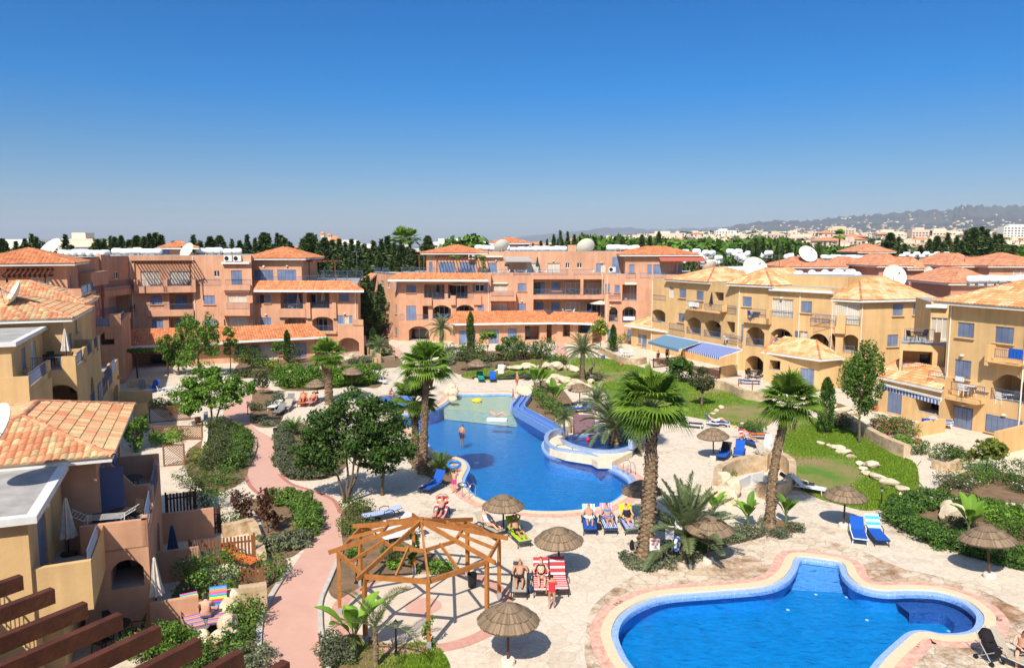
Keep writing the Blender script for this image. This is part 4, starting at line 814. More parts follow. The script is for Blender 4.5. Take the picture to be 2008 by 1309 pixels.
def tile_mat(name,base,alt,sc=12,joint=(.5,.6,.75)):
    m=bpy.data.materials.new(name); m.use_nodes=True; n=m.node_tree.nodes; l=m.node_tree.links; b=n['Principled BSDF']; b.inputs['Roughness'].default_value=.35
    g=n.new('ShaderNodeNewGeometry'); v=n.new('ShaderNodeTexVoronoi'); v.distance='CHEBYCHEV'; v.inputs['Randomness'].default_value=0; v.inputs['Scale'].default_value=sc; l.new(g.outputs['Position'],v.inputs['Vector'])
    s=n.new('ShaderNodeSeparateColor'); l.new(v.outputs['Color'],s.inputs[0]); r=n.new('ShaderNodeMix'); r.data_type='RGBA'; r.inputs[6].default_value=(*base,1); r.inputs[7].default_value=(*alt,1); l.new(s.outputs[0],r.inputs[0])
    j=n.new('ShaderNodeMapRange'); j.inputs[1].default_value=.44; j.inputs[2].default_value=.5; l.new(v.outputs['Distance'],j.inputs[0]); q=n.new('ShaderNodeMix'); q.data_type='RGBA'; q.inputs[7].default_value=(*joint,1); l.new(j.outputs[0],q.inputs[0]); l.new(r.outputs[2],q.inputs[6]); l.new(q.outputs[2],b.inputs['Base Color'])
    MATS[name]=m; return m
PBOT=mat('pool_floor_mosaic',(.003,.235,.585),.4,nscale=1.2,col2=(.002,.205,.53))
PWALL=tile_mat('pool_wall_mosaic',(.004,.25,.66),(.008,.27,.68),14,(.02,.30,.70))
PSTEP=tile_mat('pool_step_mosaic',(.10,.30,.66),(.14,.36,.72),14,(.2,.4,.7))
PDARK=tile_mat('dark_blue_mosaic',(.012,.06,.26),(.03,.11,.40),14,(.1,.2,.5))
PSHAL=mat('pale_pool_floor',(.66,.60,.42),.6,nscale=1.4,col2=(.56,.56,.42))
LILAC=tile_mat('lilac_blue_mosaic',(.22,.32,.52),(.30,.40,.58),12,(.4,.46,.6))
def water_mat(name,tint,rip=1.0,scale=3.2):
    m=bpy.data.materials.new(name); m.use_nodes=True; n=m.node_tree.nodes; l=m.node_tree.links; n.remove(n['Principled BSDF'])
    t=n.new('ShaderNodeBsdfTransparent'); t.inputs[0].default_value=(*tint,1); gl=n.new('ShaderNodeBsdfGlossy'); gl.inputs['Roughness'].default_value=.06; fr=n.new('ShaderNodeFresnel'); fr.inputs[0].default_value=1.33
    g=n.new('ShaderNodeNewGeometry'); w1=n.new('ShaderNodeTexNoise'); w1.inputs['Scale'].default_value=scale; w1.inputs['Detail'].default_value=3; w1.inputs['Distortion'].default_value=.6
    mp=n.new('ShaderNodeMapping'); mp.inputs['Scale'].default_value=(.8,1.3,1); l.new(g.outputs['Position'],mp.inputs[0]); l.new(mp.outputs[0],w1.inputs['Vector'])
    bp=n.new('ShaderNodeBump'); bp.inputs['Strength'].default_value=.55*rip; bp.inputs['Distance'].default_value=.12; l.new(w1.outputs[0],bp.inputs['Height']); l.new(bp.outputs[0],gl.inputs['Normal']); l.new(bp.outputs[0],fr.inputs['Normal'])
    ms=n.new('ShaderNodeMixShader'); l.new(fr.outputs[0],ms.inputs[0]); l.new(t.outputs[0],ms.inputs[1]); l.new(gl.outputs[0],ms.inputs[2]); l.new(ms.outputs[0],n['Material Output'].inputs[0]); MATS[name]=m; return m
WATER=water_mat('pool_water',(.80,.97,1.0),.45,3.4); WATER2=water_mat('rippled_pool_water',(.80,.97,1.0),.5,5.0)
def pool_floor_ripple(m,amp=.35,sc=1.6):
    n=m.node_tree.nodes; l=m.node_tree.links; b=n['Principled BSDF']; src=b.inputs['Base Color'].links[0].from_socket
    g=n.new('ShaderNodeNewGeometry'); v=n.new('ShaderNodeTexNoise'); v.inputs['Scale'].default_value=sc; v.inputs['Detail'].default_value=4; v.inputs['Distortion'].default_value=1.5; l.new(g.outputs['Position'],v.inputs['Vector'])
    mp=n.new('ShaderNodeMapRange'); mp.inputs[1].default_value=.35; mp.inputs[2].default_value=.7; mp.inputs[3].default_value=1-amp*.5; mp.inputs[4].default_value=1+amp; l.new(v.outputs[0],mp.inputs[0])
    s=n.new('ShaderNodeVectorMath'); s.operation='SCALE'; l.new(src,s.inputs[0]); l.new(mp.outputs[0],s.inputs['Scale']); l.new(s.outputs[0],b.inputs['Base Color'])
MAINP=[(893,773),(950,771),(1008,773),(1006,803),(1050,824),(1093,849),(1073,862),(1068,874),(1078,888),(1110,897),(1165,905),(1200,916),(1226,930),(1240,944),(1234,962),(1202,986),(1162,997),(1101,1003),(1040,1002),(984,994),(943,981),(919,965),(905,945),(909,930),(915,916),(905,901),(878,892),(848,884),(832,866),(815,845),(778,826),(784,813),(840,806),(872,790)]
LOWP=[(1562,1091),(1608,1094),(1653,1103),(1666,1128),(1690,1147),(1730,1156),(1785,1155),(1843,1159),(1895,1176),(1926,1200),(1932,1218),(1922,1237),(1893,1246),(1850,1247),(1818,1241),(1795,1244),(1772,1262),(1740,1292),(1700,1335),(1600,1390),(1440,1410),(1300,1370),(1228,1310),(1201,1262),(1198,1233),(1214,1204),(1250,1181),(1303,1165),(1400,1157),(1490,1149),(1530,1135),(1548,1115)]
KIDP=[(748,775),(800,770),(812,782),(812,795),(780,800),(752,792),(738,784)]
JACP=[(1112,862),(1150,853),(1200,852),(1238,858),(1236,872),(1208,879),(1165,878),(1125,873)]
LM=loopG(MAINP,4); LLo=loopG(LOWP,4); LK=loopG(KIDP,4); LJ=loopG(JACP,4,.55)
# every loop stays where the water meets the deck
deck_out=[(-52,9),(60,9),(60,125),(-52,125)]
deck_out=[Vector((x,y,0)) for x,y in deck_out]
sheet('paved_ground',[deck_out,LM,LLo,LK],0,DECK)
def ring_frame(outer,inner): return [outer,inner]
GROUNDM=mat('dry_ground',(.34,.26,.16),.95,nscale=.05,col2=(.20,.18,.10),big=(.01,.2))
mb=MB(); X0,X1,Y0,Y1=-52,60,9,125
for (a,b,c,d) in ((-9000,9000,-300,Y0),(-9000,X0,Y0,Y1),(X1,9000,Y0,Y1),(-9000,9000,Y1,900)): mb.face([(a,b if 0 else c,0),(b,c,0),(b,d,0),(a,d,0)])
mb.build('ground',GROUNDM,kind='structure')
def basin(name,loop,zt,zb,wallm,floorm,water=-.12,parts=None):
    mb=MB(); N=len(loop)
    for i in range(N):
        a=loop[i]; b=loop[(i+1)%N]; mb.face([(a.x,a.y,zb),(b.x,b.y,zb),(b.x,b.y,zt),(a.x,a.y,zt)],0)
    mb.poly([(p.x,p.y,zb) for p in loop],1); return mb.build(name,[wallm,floorm],kind='structure')
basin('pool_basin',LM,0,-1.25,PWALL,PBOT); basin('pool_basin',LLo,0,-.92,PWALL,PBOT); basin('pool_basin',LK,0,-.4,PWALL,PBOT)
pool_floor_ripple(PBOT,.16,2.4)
sheet('pool_water',[LM],-.10,WATER2); sheet('pool_water',[LLo],-.10,WATER); sheet('pool_water',[LK],-.10,WATER)
# shallow pale shelf at the far end of the large pool
sh=[p for p in LM if p.y>G(0,814).y+.0 and p.x>G(800,800).x]; 
yb=G(900,814).y; shel=[Vector((x,y,0)) for x,y in [(G(868,800)).to_2d()[:],(G(893,773)).to_2d()[:],(G(1008,773)).to_2d()[:],(G(1006,803)).to_2d()[:]]]
mb=MB(); S_=[p for p in LM if p.y>=yb and p.x>G(862,800).x]
S_=[Vector((p.x,p.y,0)) for p in S_]; ctr=sum(S_,Vector())/len(S_); S_.sort(key=lambda p:math.atan2(p.y-ctr.y,p.x-ctr.x)); S_=[ctr+(p-ctr)*.995 for p in S_]
mb.prism([(p.x,p.y) for p in S_],-1.2,-.28); mb.build('shallow_shelf',PSHAL,kind='structure')
# copings and brick borders
def band(name,loop,d0,d1,z,h,m,kind='structure',flat=False):
    a=offset(loop,d0); b=offset(loop,d1); mb=MB(); N=len(loop)
    for i in range(N):
        j=(i+1)%N; mb.face([(a[i].x,a[i].y,z+h),(a[j].x,a[j].y,z+h),(b[j].x,b[j].y,z+h),(b[i].x,b[i].y,z+h)])
        mb.face([(b[i].x,b[i].y,z),(b[j].x,b[j].y,z),(b[j].x,b[j].y,z+h),(b[i].x,b[i].y,z+h)]); mb.face([(a[i].x,a[i].y,z-.1 if not flat else z),(a[j].x,a[j].y,z-.1 if not flat else z),(a[j].x,a[j].y,z+h),(a[i].x,a[i].y,z+h)])
    return mb.build(name,m,kind=kind)
TRIM=tile_mat('pool_rim_mosaic',(.22,.36,.70),(.32,.46,.78),12,(.45,.55,.8))
band('pool_coping',LLo,-.03,.34,0,.05,COPE); band('brick_border',LLo,.34,.74,0,.012,REDB)
band('pool_rim',LLo,-.28,-.031,-.13,.11,TRIM)
band('pool_coping',LM,-.03,.28,0,.045,COPE); band('brick_border',LM,.28,.8,0,.012,REDB); band('pool_rim',LM,-.22,-.031,-.13,.11,TRIM)
band('pool_coping',LK,-.03,.3,0,.04,COPE)
def strip(name,pxs,z,m,hw0,hw1,h=0.0):
    """strip that follows a line of pixels, from hw0 to hw1 sideways"""
    P=crom([G(x,y) for x,y in pxs],5,False); mb=MB(); pr=None
    for i,p in enumerate(P):
        t=(P[min(i+1,len(P)-1)]-P[max(i-1,0)]).normalized(); n=Vector((t.y,-t.x,0)); q=(p+n*hw0,p+n*hw1)
        if pr:
            f=lambda v,zz:(v.x,v.y,zz)
            mb.face([f(pr[0],z+h),f(q[0],z+h),f(q[1],z+h),f(pr[1],z+h)])
            if h: mb.face([f(pr[0],z),f(q[0],z),f(q[0],z+h),f(pr[0],z+h)]); mb.face([f(pr[1],z),f(q[1],z),f(q[1],z+h),f(pr[1],z+h)])
        pr=q
    if h: 
        for v in (P[0],P[-1]): pass
    return mb.build(name,m,kind='structure')
# steps and bench inside the lower pool
def inpool(px,z): return [G(x,y,z) for x,y in px]
for i,(ya,xs) in enumerate((((1112),(1553,1655)),((1128),(1546,1664)),((1143),(1536,1672)))):
    z=-.26-.19*i; P=[G(1566,1094,z),G(1648,1103,z),G(xs[1],ya+8,z),G(xs[0],ya,z)]; mb=MB(); mb.prism([(p.x,p.y) for p in P],-.93+.01*i,z); mb.build('pool_step',PSTEP,kind='structure')
inner=offset(LLo,-.95); sel=[i for i,p in enumerate(LLo) if p.x>G(1742,1158).x+.3 and p.y>G(1850,1246).y-.2]
mb=MB()
for i in range(len(LLo)):
    j=(i+1)%len(LLo)
    if i in sel and j in sel:
        a,b,c,d=LLo[i],LLo[j],inner[j],inner[i]; z=-.5
        mb.face([(a.x,a.y,z),(b.x,b.y,z),(c.x,c.y,z),(d.x,d.y,z)]); mb.face([(d.x,d.y,z),(c.x,c.y,z),(c.x,c.y,-.93),(d.x,d.y,-.93)])
mb.build('pool_bench',PDARK,kind='structure')
mb=MB()
for x,y in [(1766,1165),(1790,1166),(1813,1165),(1835,1168),(1855,1176),(1870,1183),(1880,1195),(1885,1207),(1886,1218),(1878,1230),(1860,1237),(1600,1165),(1545,1195),(1700,1215),(1660,1170)]:
    p=G(x,y,-.91); mb.lathe([(.07,0),(.07,.015),(0,.016)],10,p)
mb.build('pool_fitting',mat('pool_fitting_white',(.6,.75,.85),.4),kind='structure')
# pink winding path
PL_=[(514,1330),(513,1285),(514,1245),(520,1204),(538,1168),(563,1127),(584,1097),(605,1063),(613,1030),(606,1006),(583,992),(534,980),(500,962),(486,940),(487,915),(498,893),(503,869),(492,850),(474,838),(452,826),(438,812),(445,795),(470,782),(495,768),(505,756)]
PR_=[(640,1330),(636,1289),(626,1250),(623,1210),(625,1175),(642,1136),(666,1079),(673,1039),(668,1006),(656,982),(630,968),(607,960),(570,948),(548,929),(543,909),(556,885),(552,872),(530,856),(506,844),(492,828),(490,812),(500,798),(520,785),(530,772),(528,758)]
pl=crom([G(x,y) for x,y in PL_],4,False); pr_=crom([G(x,y) for x,y in PR_],4,False)
mb=MB()
for i in range(len(pl)-1): mb.face([(pl[i].x,pl[i].y,.012),(pr_[i].x,pr_[i].y,.012),(pr_[i+1].x,pr_[i+1].y,.012),(pl[i+1].x,pl[i+1].y,.012)])
mb.build('path',PATH,kind='structure')
strip('path_edge',[(534,981),(500,962),(484,940),(480,920)],.016,PATHE,-.12,.12); strip('path_edge',PR_[8:14],.016,PATHE,-.12,.12)
strip('kerb',[(x+3,y+2) for x,y in PR_[:7]],0,CONC,-.05,.12,.12); strip('kerb',PL_[14:19],0,STONE,-.2,.05,.14); strip('kerb',PL_[1:6],0,CONC,-.2,0,.1)
sheet('path',[loopG([(716,706),(728,690),(722,668),(728,650),(748,650),(760,672),(790,690),(770,705)],3)],.008,PATH)
sheet('path',[loopG([(1085,705),(1092,680),(1088,660),(1100,655),(1110,680),(1112,705)],3)],.008,PATH)
# wet/worn paving beside the lower pool
WORN=[(1190,1150),(1260,1110),(1400,1080),(1520,1062),(1600,1075),(1700,1105),(1780,1135),(1890,1150),(1990,1190),(2090,1260),(2060,1330),(1900,1340),(1800,1320),(1830,1262),(1760,1265)]
lowo=offset(LLo,.74)
W1=loopG([(1180,1170),(1290,1105),(1420,1075),(1540,1050),(1660,1068),(1760,1110),(1880,1140),(1990,1190),(2120,1290),(2050,1480),(1700,1520),(1300,1480),(1160,1330),(1150,1230)],5)
sheet('worn_paving',[W1,lowo],.004,DECKB)
# gazebo floor
GZ=G(835,1175); 
def disc(name,c,r0,r1,z,m,n=48):
    mb=MB()
    for i in range(n):
        a=2*PI*i/n; b=2*PI*(i+1)/n; f=lambda r,t:(c.x+r*math.cos(t),c.y+r*math.sin(t),z)
        if r0>0: mb.face([f(r0,a),f(r1,a),f(r1,b),f(r0,b)])
        else: mb.face([f(0,a),f(r1,a),f(r1,b)])
    return mb.build(name,m,kind='structure')
BRK=mat('gazebo_brick_ring',(.60,.33,.26),.85,nscale=5,col2=(.52,.26,.20),bump=.5,bscale=14)
gzc=G(830,1188); disc('gazebo_floor',gzc,0,2.9,.008,mat('beige_concrete_floor',(.64,.53,.41),.85,nscale=2,col2=(.57,.47,.36)))
disc('brick_ring',gzc,2.9,3.45,.012,BRK); disc('brick_ring',gzc,0,.7,.014,PATH)
sheet('concrete_floor',[loopG([(640,1180),(668,1135),(690,1165),(700,1210),(680,1250),(640,1262),(630,1230)],3)],.004,mat('beige_concrete_floor',(.6,.5,.4)))
# lawns and beds
L1=[(905,735),(960,720),(1010,712),(1060,706),(1100,700),(1190,703),(1250,718),(1330,740),(1390,748),(1470,775),(1525,790),(1530,815),(1480,846),(1440,834),(1380,822),(1330,812),(1290,800),(1215,792),(1185,770),(1150,752),(1060,742),(1000,744),(930,744)]
L2=[(1535,845),(1560,822),(1600,820),(1650,836),(1700,862),(1750,890),(1790,905),(1801,930),(1797,965),(1745,992),(1700,1001),(1650,990),(1600,975),(1560,950),(1540,920)]
L3=[(640,1262),(700,1250),(760,1262),(850,1262),(880,1330),(760,1400),(640,1400)]
sheet('lawn',[loopG(L1,4)],.010,LAWN); sheet('lawn',[loopG(L2,4)],.010,LAWN); sheet('lawn',[loopG(L3,4)],.010,LAWN)
BEDS=[[(643,1150),(660,1100),(672,1075),(668,1030),(672,1000),(700,985),(740,1010),(790,1060),(850,1085),(860,1110),(800,1128),(730,1140),(690,1160),(660,1175)],
[(1745,1012),(1780,990),(1850,985),(1930,985),(2008,1000),(2060,1040),(2060,1120),(2008,1120),(1900,1090),(1830,1065),(1770,1040)],
[(1838,960),(1870,935),(1920,920),(2010,935),(2060,960),(2060,990),(1980,985),(1880,975)],
[(508,1090),(520,1060),(505,1010),(480,985),(530,975),(590,990),(608,1020),(604,1060),(575,1090),(540,1095)],
[(545,900),(548,860),(560,832),(600,832),(640,870),(680,905),(650,935),(580,942),(550,925)],
[(395,960),(360,900),(400,860),(450,842),(485,850),(498,870),(490,905),(480,940),(440,962)],
[(500,765),(545,768),(560,790),(548,830),(515,838),(490,826),(494,795)],
[(548,752),(590,735),(640,722),(700,720),(748,740),(740,760),(690,757),(620,765),(560,765)],
[(470,712),(530,700),(600,700),(640,712),(600,724),(560,735),(500,740),(460,740)],
[(660,715),(700,700),(760,690),(790,715),(750,722),(700,722)],
[(880,712),(900,695),(960,688),(1040,690),(1085,705),(1060,716),(960,724),(900,734)],
[(830,895),(860,905),(895,930),(880,950),(840,935),(815,920),(800,900)],
[(1225,1105),(1260,1085),(1345,1050),(1400,1050),(1480,1035),(1500,1050),(1430,1070),(1350,1095),(1290,1112),(1240,1115)],
[(1495,1040),(1505,1020),(1560,1025),(1570,1040),(1530,1048)],
[(640,1262),(700,1245),(740,1262),(720,1330),(640,1340)],
[(1040,760),(1070,745),(1100,760),(1130,800),(1132,822),(1098,832),(1060,812),(1025,795)],
[(515,1110),(560,1095),(560,1120),(540,1160),(518,1190)],
[(430,1310),(440,1180),(470,1120),(515,1130),(515,1200),(512,1240),(512,1310)],
[(300,1310),(320,1200),(380,1120),(440,1160),(440,1240),(400,1330)],
[(1600,800),(1640,790),(1680,810),(1660,832),(1620,825)]]
for i,b in enumerate(BEDS): sheet('garden_bed',[loopG(b,4)],.018+.004*(i%5),EARTH)
def inside(P,x,y):
    c=False; j=len(P)-1
    for i in range(len(P)):
        if (P[i][1]>y)!=(P[j][1]>y) and x<(P[j][0]-P[i][0])*(y-P[i][1])/(P[j][1]-P[i][1])+P[i][0]: c=not c
        j=i
    return c
def grass_on(pxs,n,size,seed):
    P=loopG(pxs,4); r=np.random.default_rng(seed); xs=[p.x for p in P]; ys=[p.y for p in P]; C=[]
    while len(C)<n:
        x=r.uniform(min(xs),max(xs)); y=r.uniform(min(ys),max(ys))
        w=math.sin(x*.55+seed)+math.sin(y*.42+x*.23)+.8*math.sin(x*.9-y*.7)
        if w+r.normal()*.5>-.35 and inside(P,x,y): C.append((x,y,.03))
    C=np.array(C); U=unit(r.normal(size=(n,3))*[1,1,.15])*size*.35; V=np.stack([r.normal(size=n)*.3,r.normal(size=n)*.3,np.ones(n)],1)*size
    return C,U,V,np.clip(.5+.3*r.normal(size=n),0,1)
for i,(b,n,s) in enumerate(((L1,34000,.10),(L2,34000,.085),(L3,12000,.06))):
    C,U,V,c=grass_on(b,n,s,i); o=meshobj('grass',quads_mesh('grass',C,U,V,c,GRASS)); tag(o,'short patchy lawn grass','grass',kind='stuff')
# ======== left row houses, turned 22 degrees
ANG=R(22); VV=Vector((math.cos(ANG),math.sin(ANG),0)); UU=Vector((-math.sin(ANG),math.cos(ANG),0))
def Q(c,a,b): p=Vector((c[0],c[1],0))+VV*a+UU*b; return (p.x,p.y)
def lbox(B,c,w,d,z0,z1,front=(),side=(),kf='a',ks='a',cap=1,cornice=None):
    """block whose right front corner is c; w to the left, d to the back; front and right faces carry openings"""
    f=Pl(Q(c,-w,0),Q(c,0,0)); s=Pl(Q(c,0,0),Q(c,0,d)); B.wall(f,z0,z1,kf,front); B.wall(s,z0,z1,ks,side)
    B.vol([Q(c,-w,0),Q(c,0,0),Q(c,0,d),Q(c,-w,d)],z0,z1,skip=(0,1),cap=cap)
    if cornice:
        mb=B.mb
        for pl,u0,u1 in ((f,0,f.L+.3),(s,0,s.L)): c_=pl.pt((u0+u1)/2,z1-.1,-.15); mb.box(c_,(u1-u0,.3,.22),pl.rz,2)
    return f,s
def parapet(B,pl,u0,u1,z0,z1,t=.18,inn=.1):
    c=pl.pt((u0+u1)/2,(z0+z1)/2,inn); B.mb.box(c,(u1-u0,t,z1-z0),pl.rz,0)
E=Bld('row_house','yellow three storey house at mid left, with hip roof, flat roof block and furnished terrace','row house',STUCCO_Y,(-30,55,0))
c0=(-26.3,45.6)
f,s=lbox(E,c0,7,12,0,6,front=[('A',283,1035,520,1200,3,.5),('V',450,1040,515,1080,None,3)],side=[('A',578,988,610,1150,2,.5),('A',655,890,690,1062,2,.5),('A',695,853,720,1012,2,.5)])
parapet(E,f,3.2,f.L,6,6.2); parapet(E,f,f.L-.75,f.L,6.2,7); E.put(f,'L',3.3,f.L-.8,6.2,7.0,None,.1)
parapet(E,s,0,.9,6,7); parapet(E,s,.9,4.4,6,6.3); E.put(s,'L',.9,3.4,6.3,7,None,.1); parapet(E,s,3.6,5.3,6,7); parapet(E,s,5.3,10,6,6.3); E.put(s,'L',5.4,7.6,6.3,7,None,.1); parapet(E,s,7.8,8.8,6,7); E.put(s,'L',8.8,11,6.3,7,None,.1); parapet(E,s,11,12,6,7)
for x0,y0,x1,y1 in ((578,1090,610,1150),(655,990,690,1062),(695,940,720,1012)): E.item(s,'a',['L',x0,y0,x1,y1])
for x0,y0,x1,y1 in ((625,1035,650,1110),): E.item(s,'a',['S',x0,y0,x1,y1,2])
dv=Pl(Q(c0,-4,4.5),Q(c0,0,4.5)); parapet(E,dv,0,4,6,6.9); dv=Pl(Q(c0,-4,8.2),Q(c0,0,8.2)); parapet(E,dv,0,4,6,7.1)
f,s=lbox(E,Q(c0,0,12),7,12,0,3,side=[('A',725,1060,762,1112,1.5,.3)]); parapet(E,s,0,1.5,3,4); E.put(s,'L',1.6,5,3,4); parapet(E,s,5,6,3,4); E.put(s,'L',6.1,9,3,4); parapet(E,s,9,12,3,3.6)
f,s=lbox(E,(-28.9,49.0),9,9,6,9.0,side=[('S',478,596,497,688,2),('S',440,703,465,810,2)],front=[('T',200,690,215,705)])
hip([Q((-28.9,49),-9.6,-.7),Q((-28.9,49),.7,-.7),Q((-28.9,49),.7,9.2),Q((-28.9,49),-9.6,9.2)],9.0,1.5,'n',E.e,E.L,seed=51)
h2=(-36.2,63.5); lbox(E,h2,9,8,0,8.8); hip([Q(h2,-9.6,-.7),Q(h2,.7,-.7),Q(h2,.7,8.6),Q(h2,-9.6,8.6)],8.8,1.8,'n',E.e,E.L,seed=52)
f,s=lbox(E,(-26.7,40.4),9,9,0,8.5,side=[('S',135,797,170,918,2),('G',192,760,240,905,1)],cornice=True)
f,s=lbox(E,(-24.6,38.4),7,6.2,0,6,front=[]); parapet(E,f,f.L-1.5,f.L,6,7); parapet(E,f,0,f.L-1.5,6,6.2); E.put(f,'L',.2,f.L-1.6,6.2,7,None,.1); parapet(E,s,0,s.L,6,6.4); E.put(s,'L',.4,s.L-1.4,6.4,7.1,None,.05); parapet(E,s,s.L-1,s.L,6,7)
E.done()
F=Bld('row_house','nearest terracotta house at lower left under a mottled tile roof','row house',STUCCO_T,(-17,30,0))
E0=(-14.6,27.3); wc=Q(E0,-.65,.6)
f,s=lbox(F,wc,5.6,8.9,0,5.8,kf='g',ks='g',side=[('S',568,238,585,318,1)])
hip([Q(E0,-6.8,0),Q(E0,0,0),Q(E0,0,9.9),Q(E0,-6.8,9.9)],5.95,1.05,'n',F.e,F.L,pw=.24,seed=61)
bp=(-12.9,26.1)
f,s=lbox(F,bp,2.1,8.6,0,3.05,kf='g',ks='g',front=[('A',533,796,702,908,2.0,.35),('V',560,800,640,905,None,1.9)],side=[('A',760,640,782,790,1.7,.5),('A',790,500,803,700,1.6,.5)])
parapet(F,f,0,f.L,3,4.0,.2); parapet(F,s,0,.6,3,4); parapet(F,s,.6,3.4,3,3.35); F.put(s,'L',.6,3.4,3.35,4.15,None,.1); parapet(F,s,3.4,4.3,3,4.0); parapet(F,s,4.3,7.4,3,3.35); F.put(s,'L',4.4,7.3,3.35,4.15,None,.1); parapet(F,s,7.4,8.6,3,4)
# party wall on the balcony with its sloping top, and the open shutters
dvp=Pl(Q(bp,-2.1,4.2),Q(bp,0,4.2)); mb=F.mb
for o in (0,.18): mb.face([dvp.pt(0,3,o),dvp.pt(2.0,3,o),dvp.pt(2.0,4.05,o),dvp.pt(1.4,4.05,o),dvp.pt(.3,5.4,o),dvp.pt(0,5.4,o)],0)
for a_,b_ in (((2.0,4.05),(1.4,4.05)),((1.4,4.05),(.3,5.4))): mb.face([dvp.pt(*a_,0),dvp.pt(*b_,0),dvp.pt(*b_,.18),dvp.pt(*a_,.18)],0)
dvp=Pl(Q(bp,-2.1,8.4),Q(bp,0,8.4)); parapet(F,dvp,0,2.1,3,4.2)
sw=Pl(Q(wc,0,0),Q(wc,0,8.9)); F.put(sw,'S',.9,2.2,3.05,5.1,2); F.put(sw,'S',4.9,6.3,3.05,5.1,2)
lf=Pl(Q(wc,.75,.95),Q(wc,.02,.9)); F.put(lf,'S',0,.7,3.1,5.1,1)
# patio walls to the right of the house
for (a_,b_,z_) in ((( -11.9,30.2),(-14.0,35.4),1.0),): pass
F.mb.box((*Q(bp,.8,3.9),.65),(1.6,.22,1.3),ANG,0); F.mb.box((*Q(bp,.75,-.2),.5),(1.6,.2,1.0),ANG,0); F.mb.box((*Q(bp,1.1,8.4),.7),(2.2,.22,1.4),ANG,0)
F.done()
Y=Bld('row_house','yellow flat roofed house wing at the left edge with a balcony holding a drying rack','row house',STUCCO_Y,(-17,22,0))
yc=tuple(G(52.5,1008,5.75).to_2d()); f,s=lbox(Y,yc,7,5.6,0,5.75,kf='g',ks='g',front=[],side=[('S',176,570,238,812,3),('T',190,515,212,535)],cornice=True)
tc=tuple(G(178,1099,4.0).to_2d()); tl=tuple(G(61,1117,4.0).to_2d())
f=Pl(tl,tc); s=Pl(tc,Q(tc,0,3.4)); Y.wall(f,2.45,4.0,'g'); Y.wall(s,2.45,4.0,'g'); Y.vol([f.p0.to_2d()[:],f.p1.to_2d()[:],Q(tc,0,3.4),Q(tl,0,3.4)],2.45,3.0,skip=(0,1)); parapet(Y,f,0,f.L,3,4.0,.2,.11); parapet(Y,s,0,s.L,3,3.35,.2,.11); Y.put(s,'L',.2,2.4,3.35,4.3,None,.1)
Y.vol([Q(tl,-4,.8),Q(tl,.6,.8),Q(tl,.6,4),Q(tl,-4,4)],0,3.02); Y.vol([Q(tl,-6,-2.0),Q(tl,-1.1,-2.0),Q(tl,-1.1,2.0),Q(tl,-6,2.0)],0,3.0); nb=Pl(Q(tl,-1.1,-2.0),Q(tl,-1.1,1.2)); Y.put(nb,'L',.1,3.0,3.05,4.1)
Y.vol([Q(tc,-1.2,-4.2),Q(tc,3.2,-3.0),Q(tc,3.2,-2.8),Q(tc,-1.2,-4.0)],0,1.0)
Y.done()
# the block the photograph was taken from: its shadow lies over the lower left
K=Bld('apartment_building','terracotta block in the foreground from which the timber beams reach out','apartment building',STUCCO_T,(-20,4,0))
K.vol([(-44,-8),(-9.5,-8),(-9.5,7.6),(-44,7.6)],0,15.2); hip([(-45,-9),(-8.7,-9),(-8.7,8.4),(-45,8.4)],15.2,1.6,'o',K.e,K.L); K.vol([(-16,7.6),(-3.2,7.6),(-3.2,9.6),(-16,9.6)],0,7.2); K.done()
# foreground pergola beams
pg=empty('pergola',(-9,11,8.6),label='dark brown rafters of the pergola in the lower left foreground',cat='pergola')
ends=[(104,1166),(168,1194),(236,1216),(311,1241),(390,1266),(472,1290),(562,1311),(42,1140)]
zp=9.0; eP=[G(x,y,zp) for x,y in ends]; dd=(G(100,1275,zp)-G(390,1266-8,zp)); dd=(G(0,1388,zp)-G(311,1241,zp)).normalized()
for p in eP:
    e=p+dd*5.2; mb=MB(); mb.beam(p,e,.11,.20)
    o=mb.build('rafter',DARKW,pg,pg.location)
a=eP[7]+dd*1.5-Vector((0,0,.2)); b=eP[6]+dd*.9-Vector((0,0,.2)); mb=MB(); mb.beam(a+dd*.5,b,.12,.18); mb.build('beam',mat('warm_timber',(.33,.13,.04),.6,nscale=4,col2=(.24,.085,.025)),pg,pg.location)
for t_ in (.12,.62): mb=MB(); q=a.lerp(b,t_)+dd*.3; mb.beam(q-Vector((0,0,2.0)),q,.13,.13); mb.build('post',DARKW,pg,pg.location)
# ======== palms
def fan_palm(bx,by,cx,cy,label,seed,rot=0,tr=.27,bend=(0,0),Rr=1.3,n=36,dead=True,low=1.0,grp='tall fan palms by the pools'):
    b=G(bx,by); c=atY(cx,cy,b.y); t=root_of('fan_palm',b,label,'palm tree',grp); top=Vector((c.x-b.x,0,c.z)); mb=MB()
    palm_trunk(mb,(0,0,-.05),top,tr*1.15,tr*.8,bend,12,max(20,int(c.z*9)),.13,seed); mb.build('trunk',PBARK,t)
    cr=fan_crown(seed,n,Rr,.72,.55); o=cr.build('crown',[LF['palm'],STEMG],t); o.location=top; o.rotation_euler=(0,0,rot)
    if dead:
        mb=MB(); r=random.Random(seed+3)
        for i in range(14):
            a=i*2.4; d=Vector((math.cos(a),math.sin(a),0)); p=top+Vector((0,0,-.15-.5*r.random())); 
            mb.face([p+d*tr*.8,p+d*(tr+.22)+Vector((0,0,-.1)),p+d*(tr+.1)+Vector((0,0,-.75)),p+d*tr*.9+Vector((0,0,-.5))],0,(r.random(),)*3)
        mb.build('dead_skirt',LF['dead'],t)
    return t
fan_palm(829,928,836,722,'taller of the two fan palms at the left rim of the big pool',3,.3,.21,Rr=1.35,n=36)
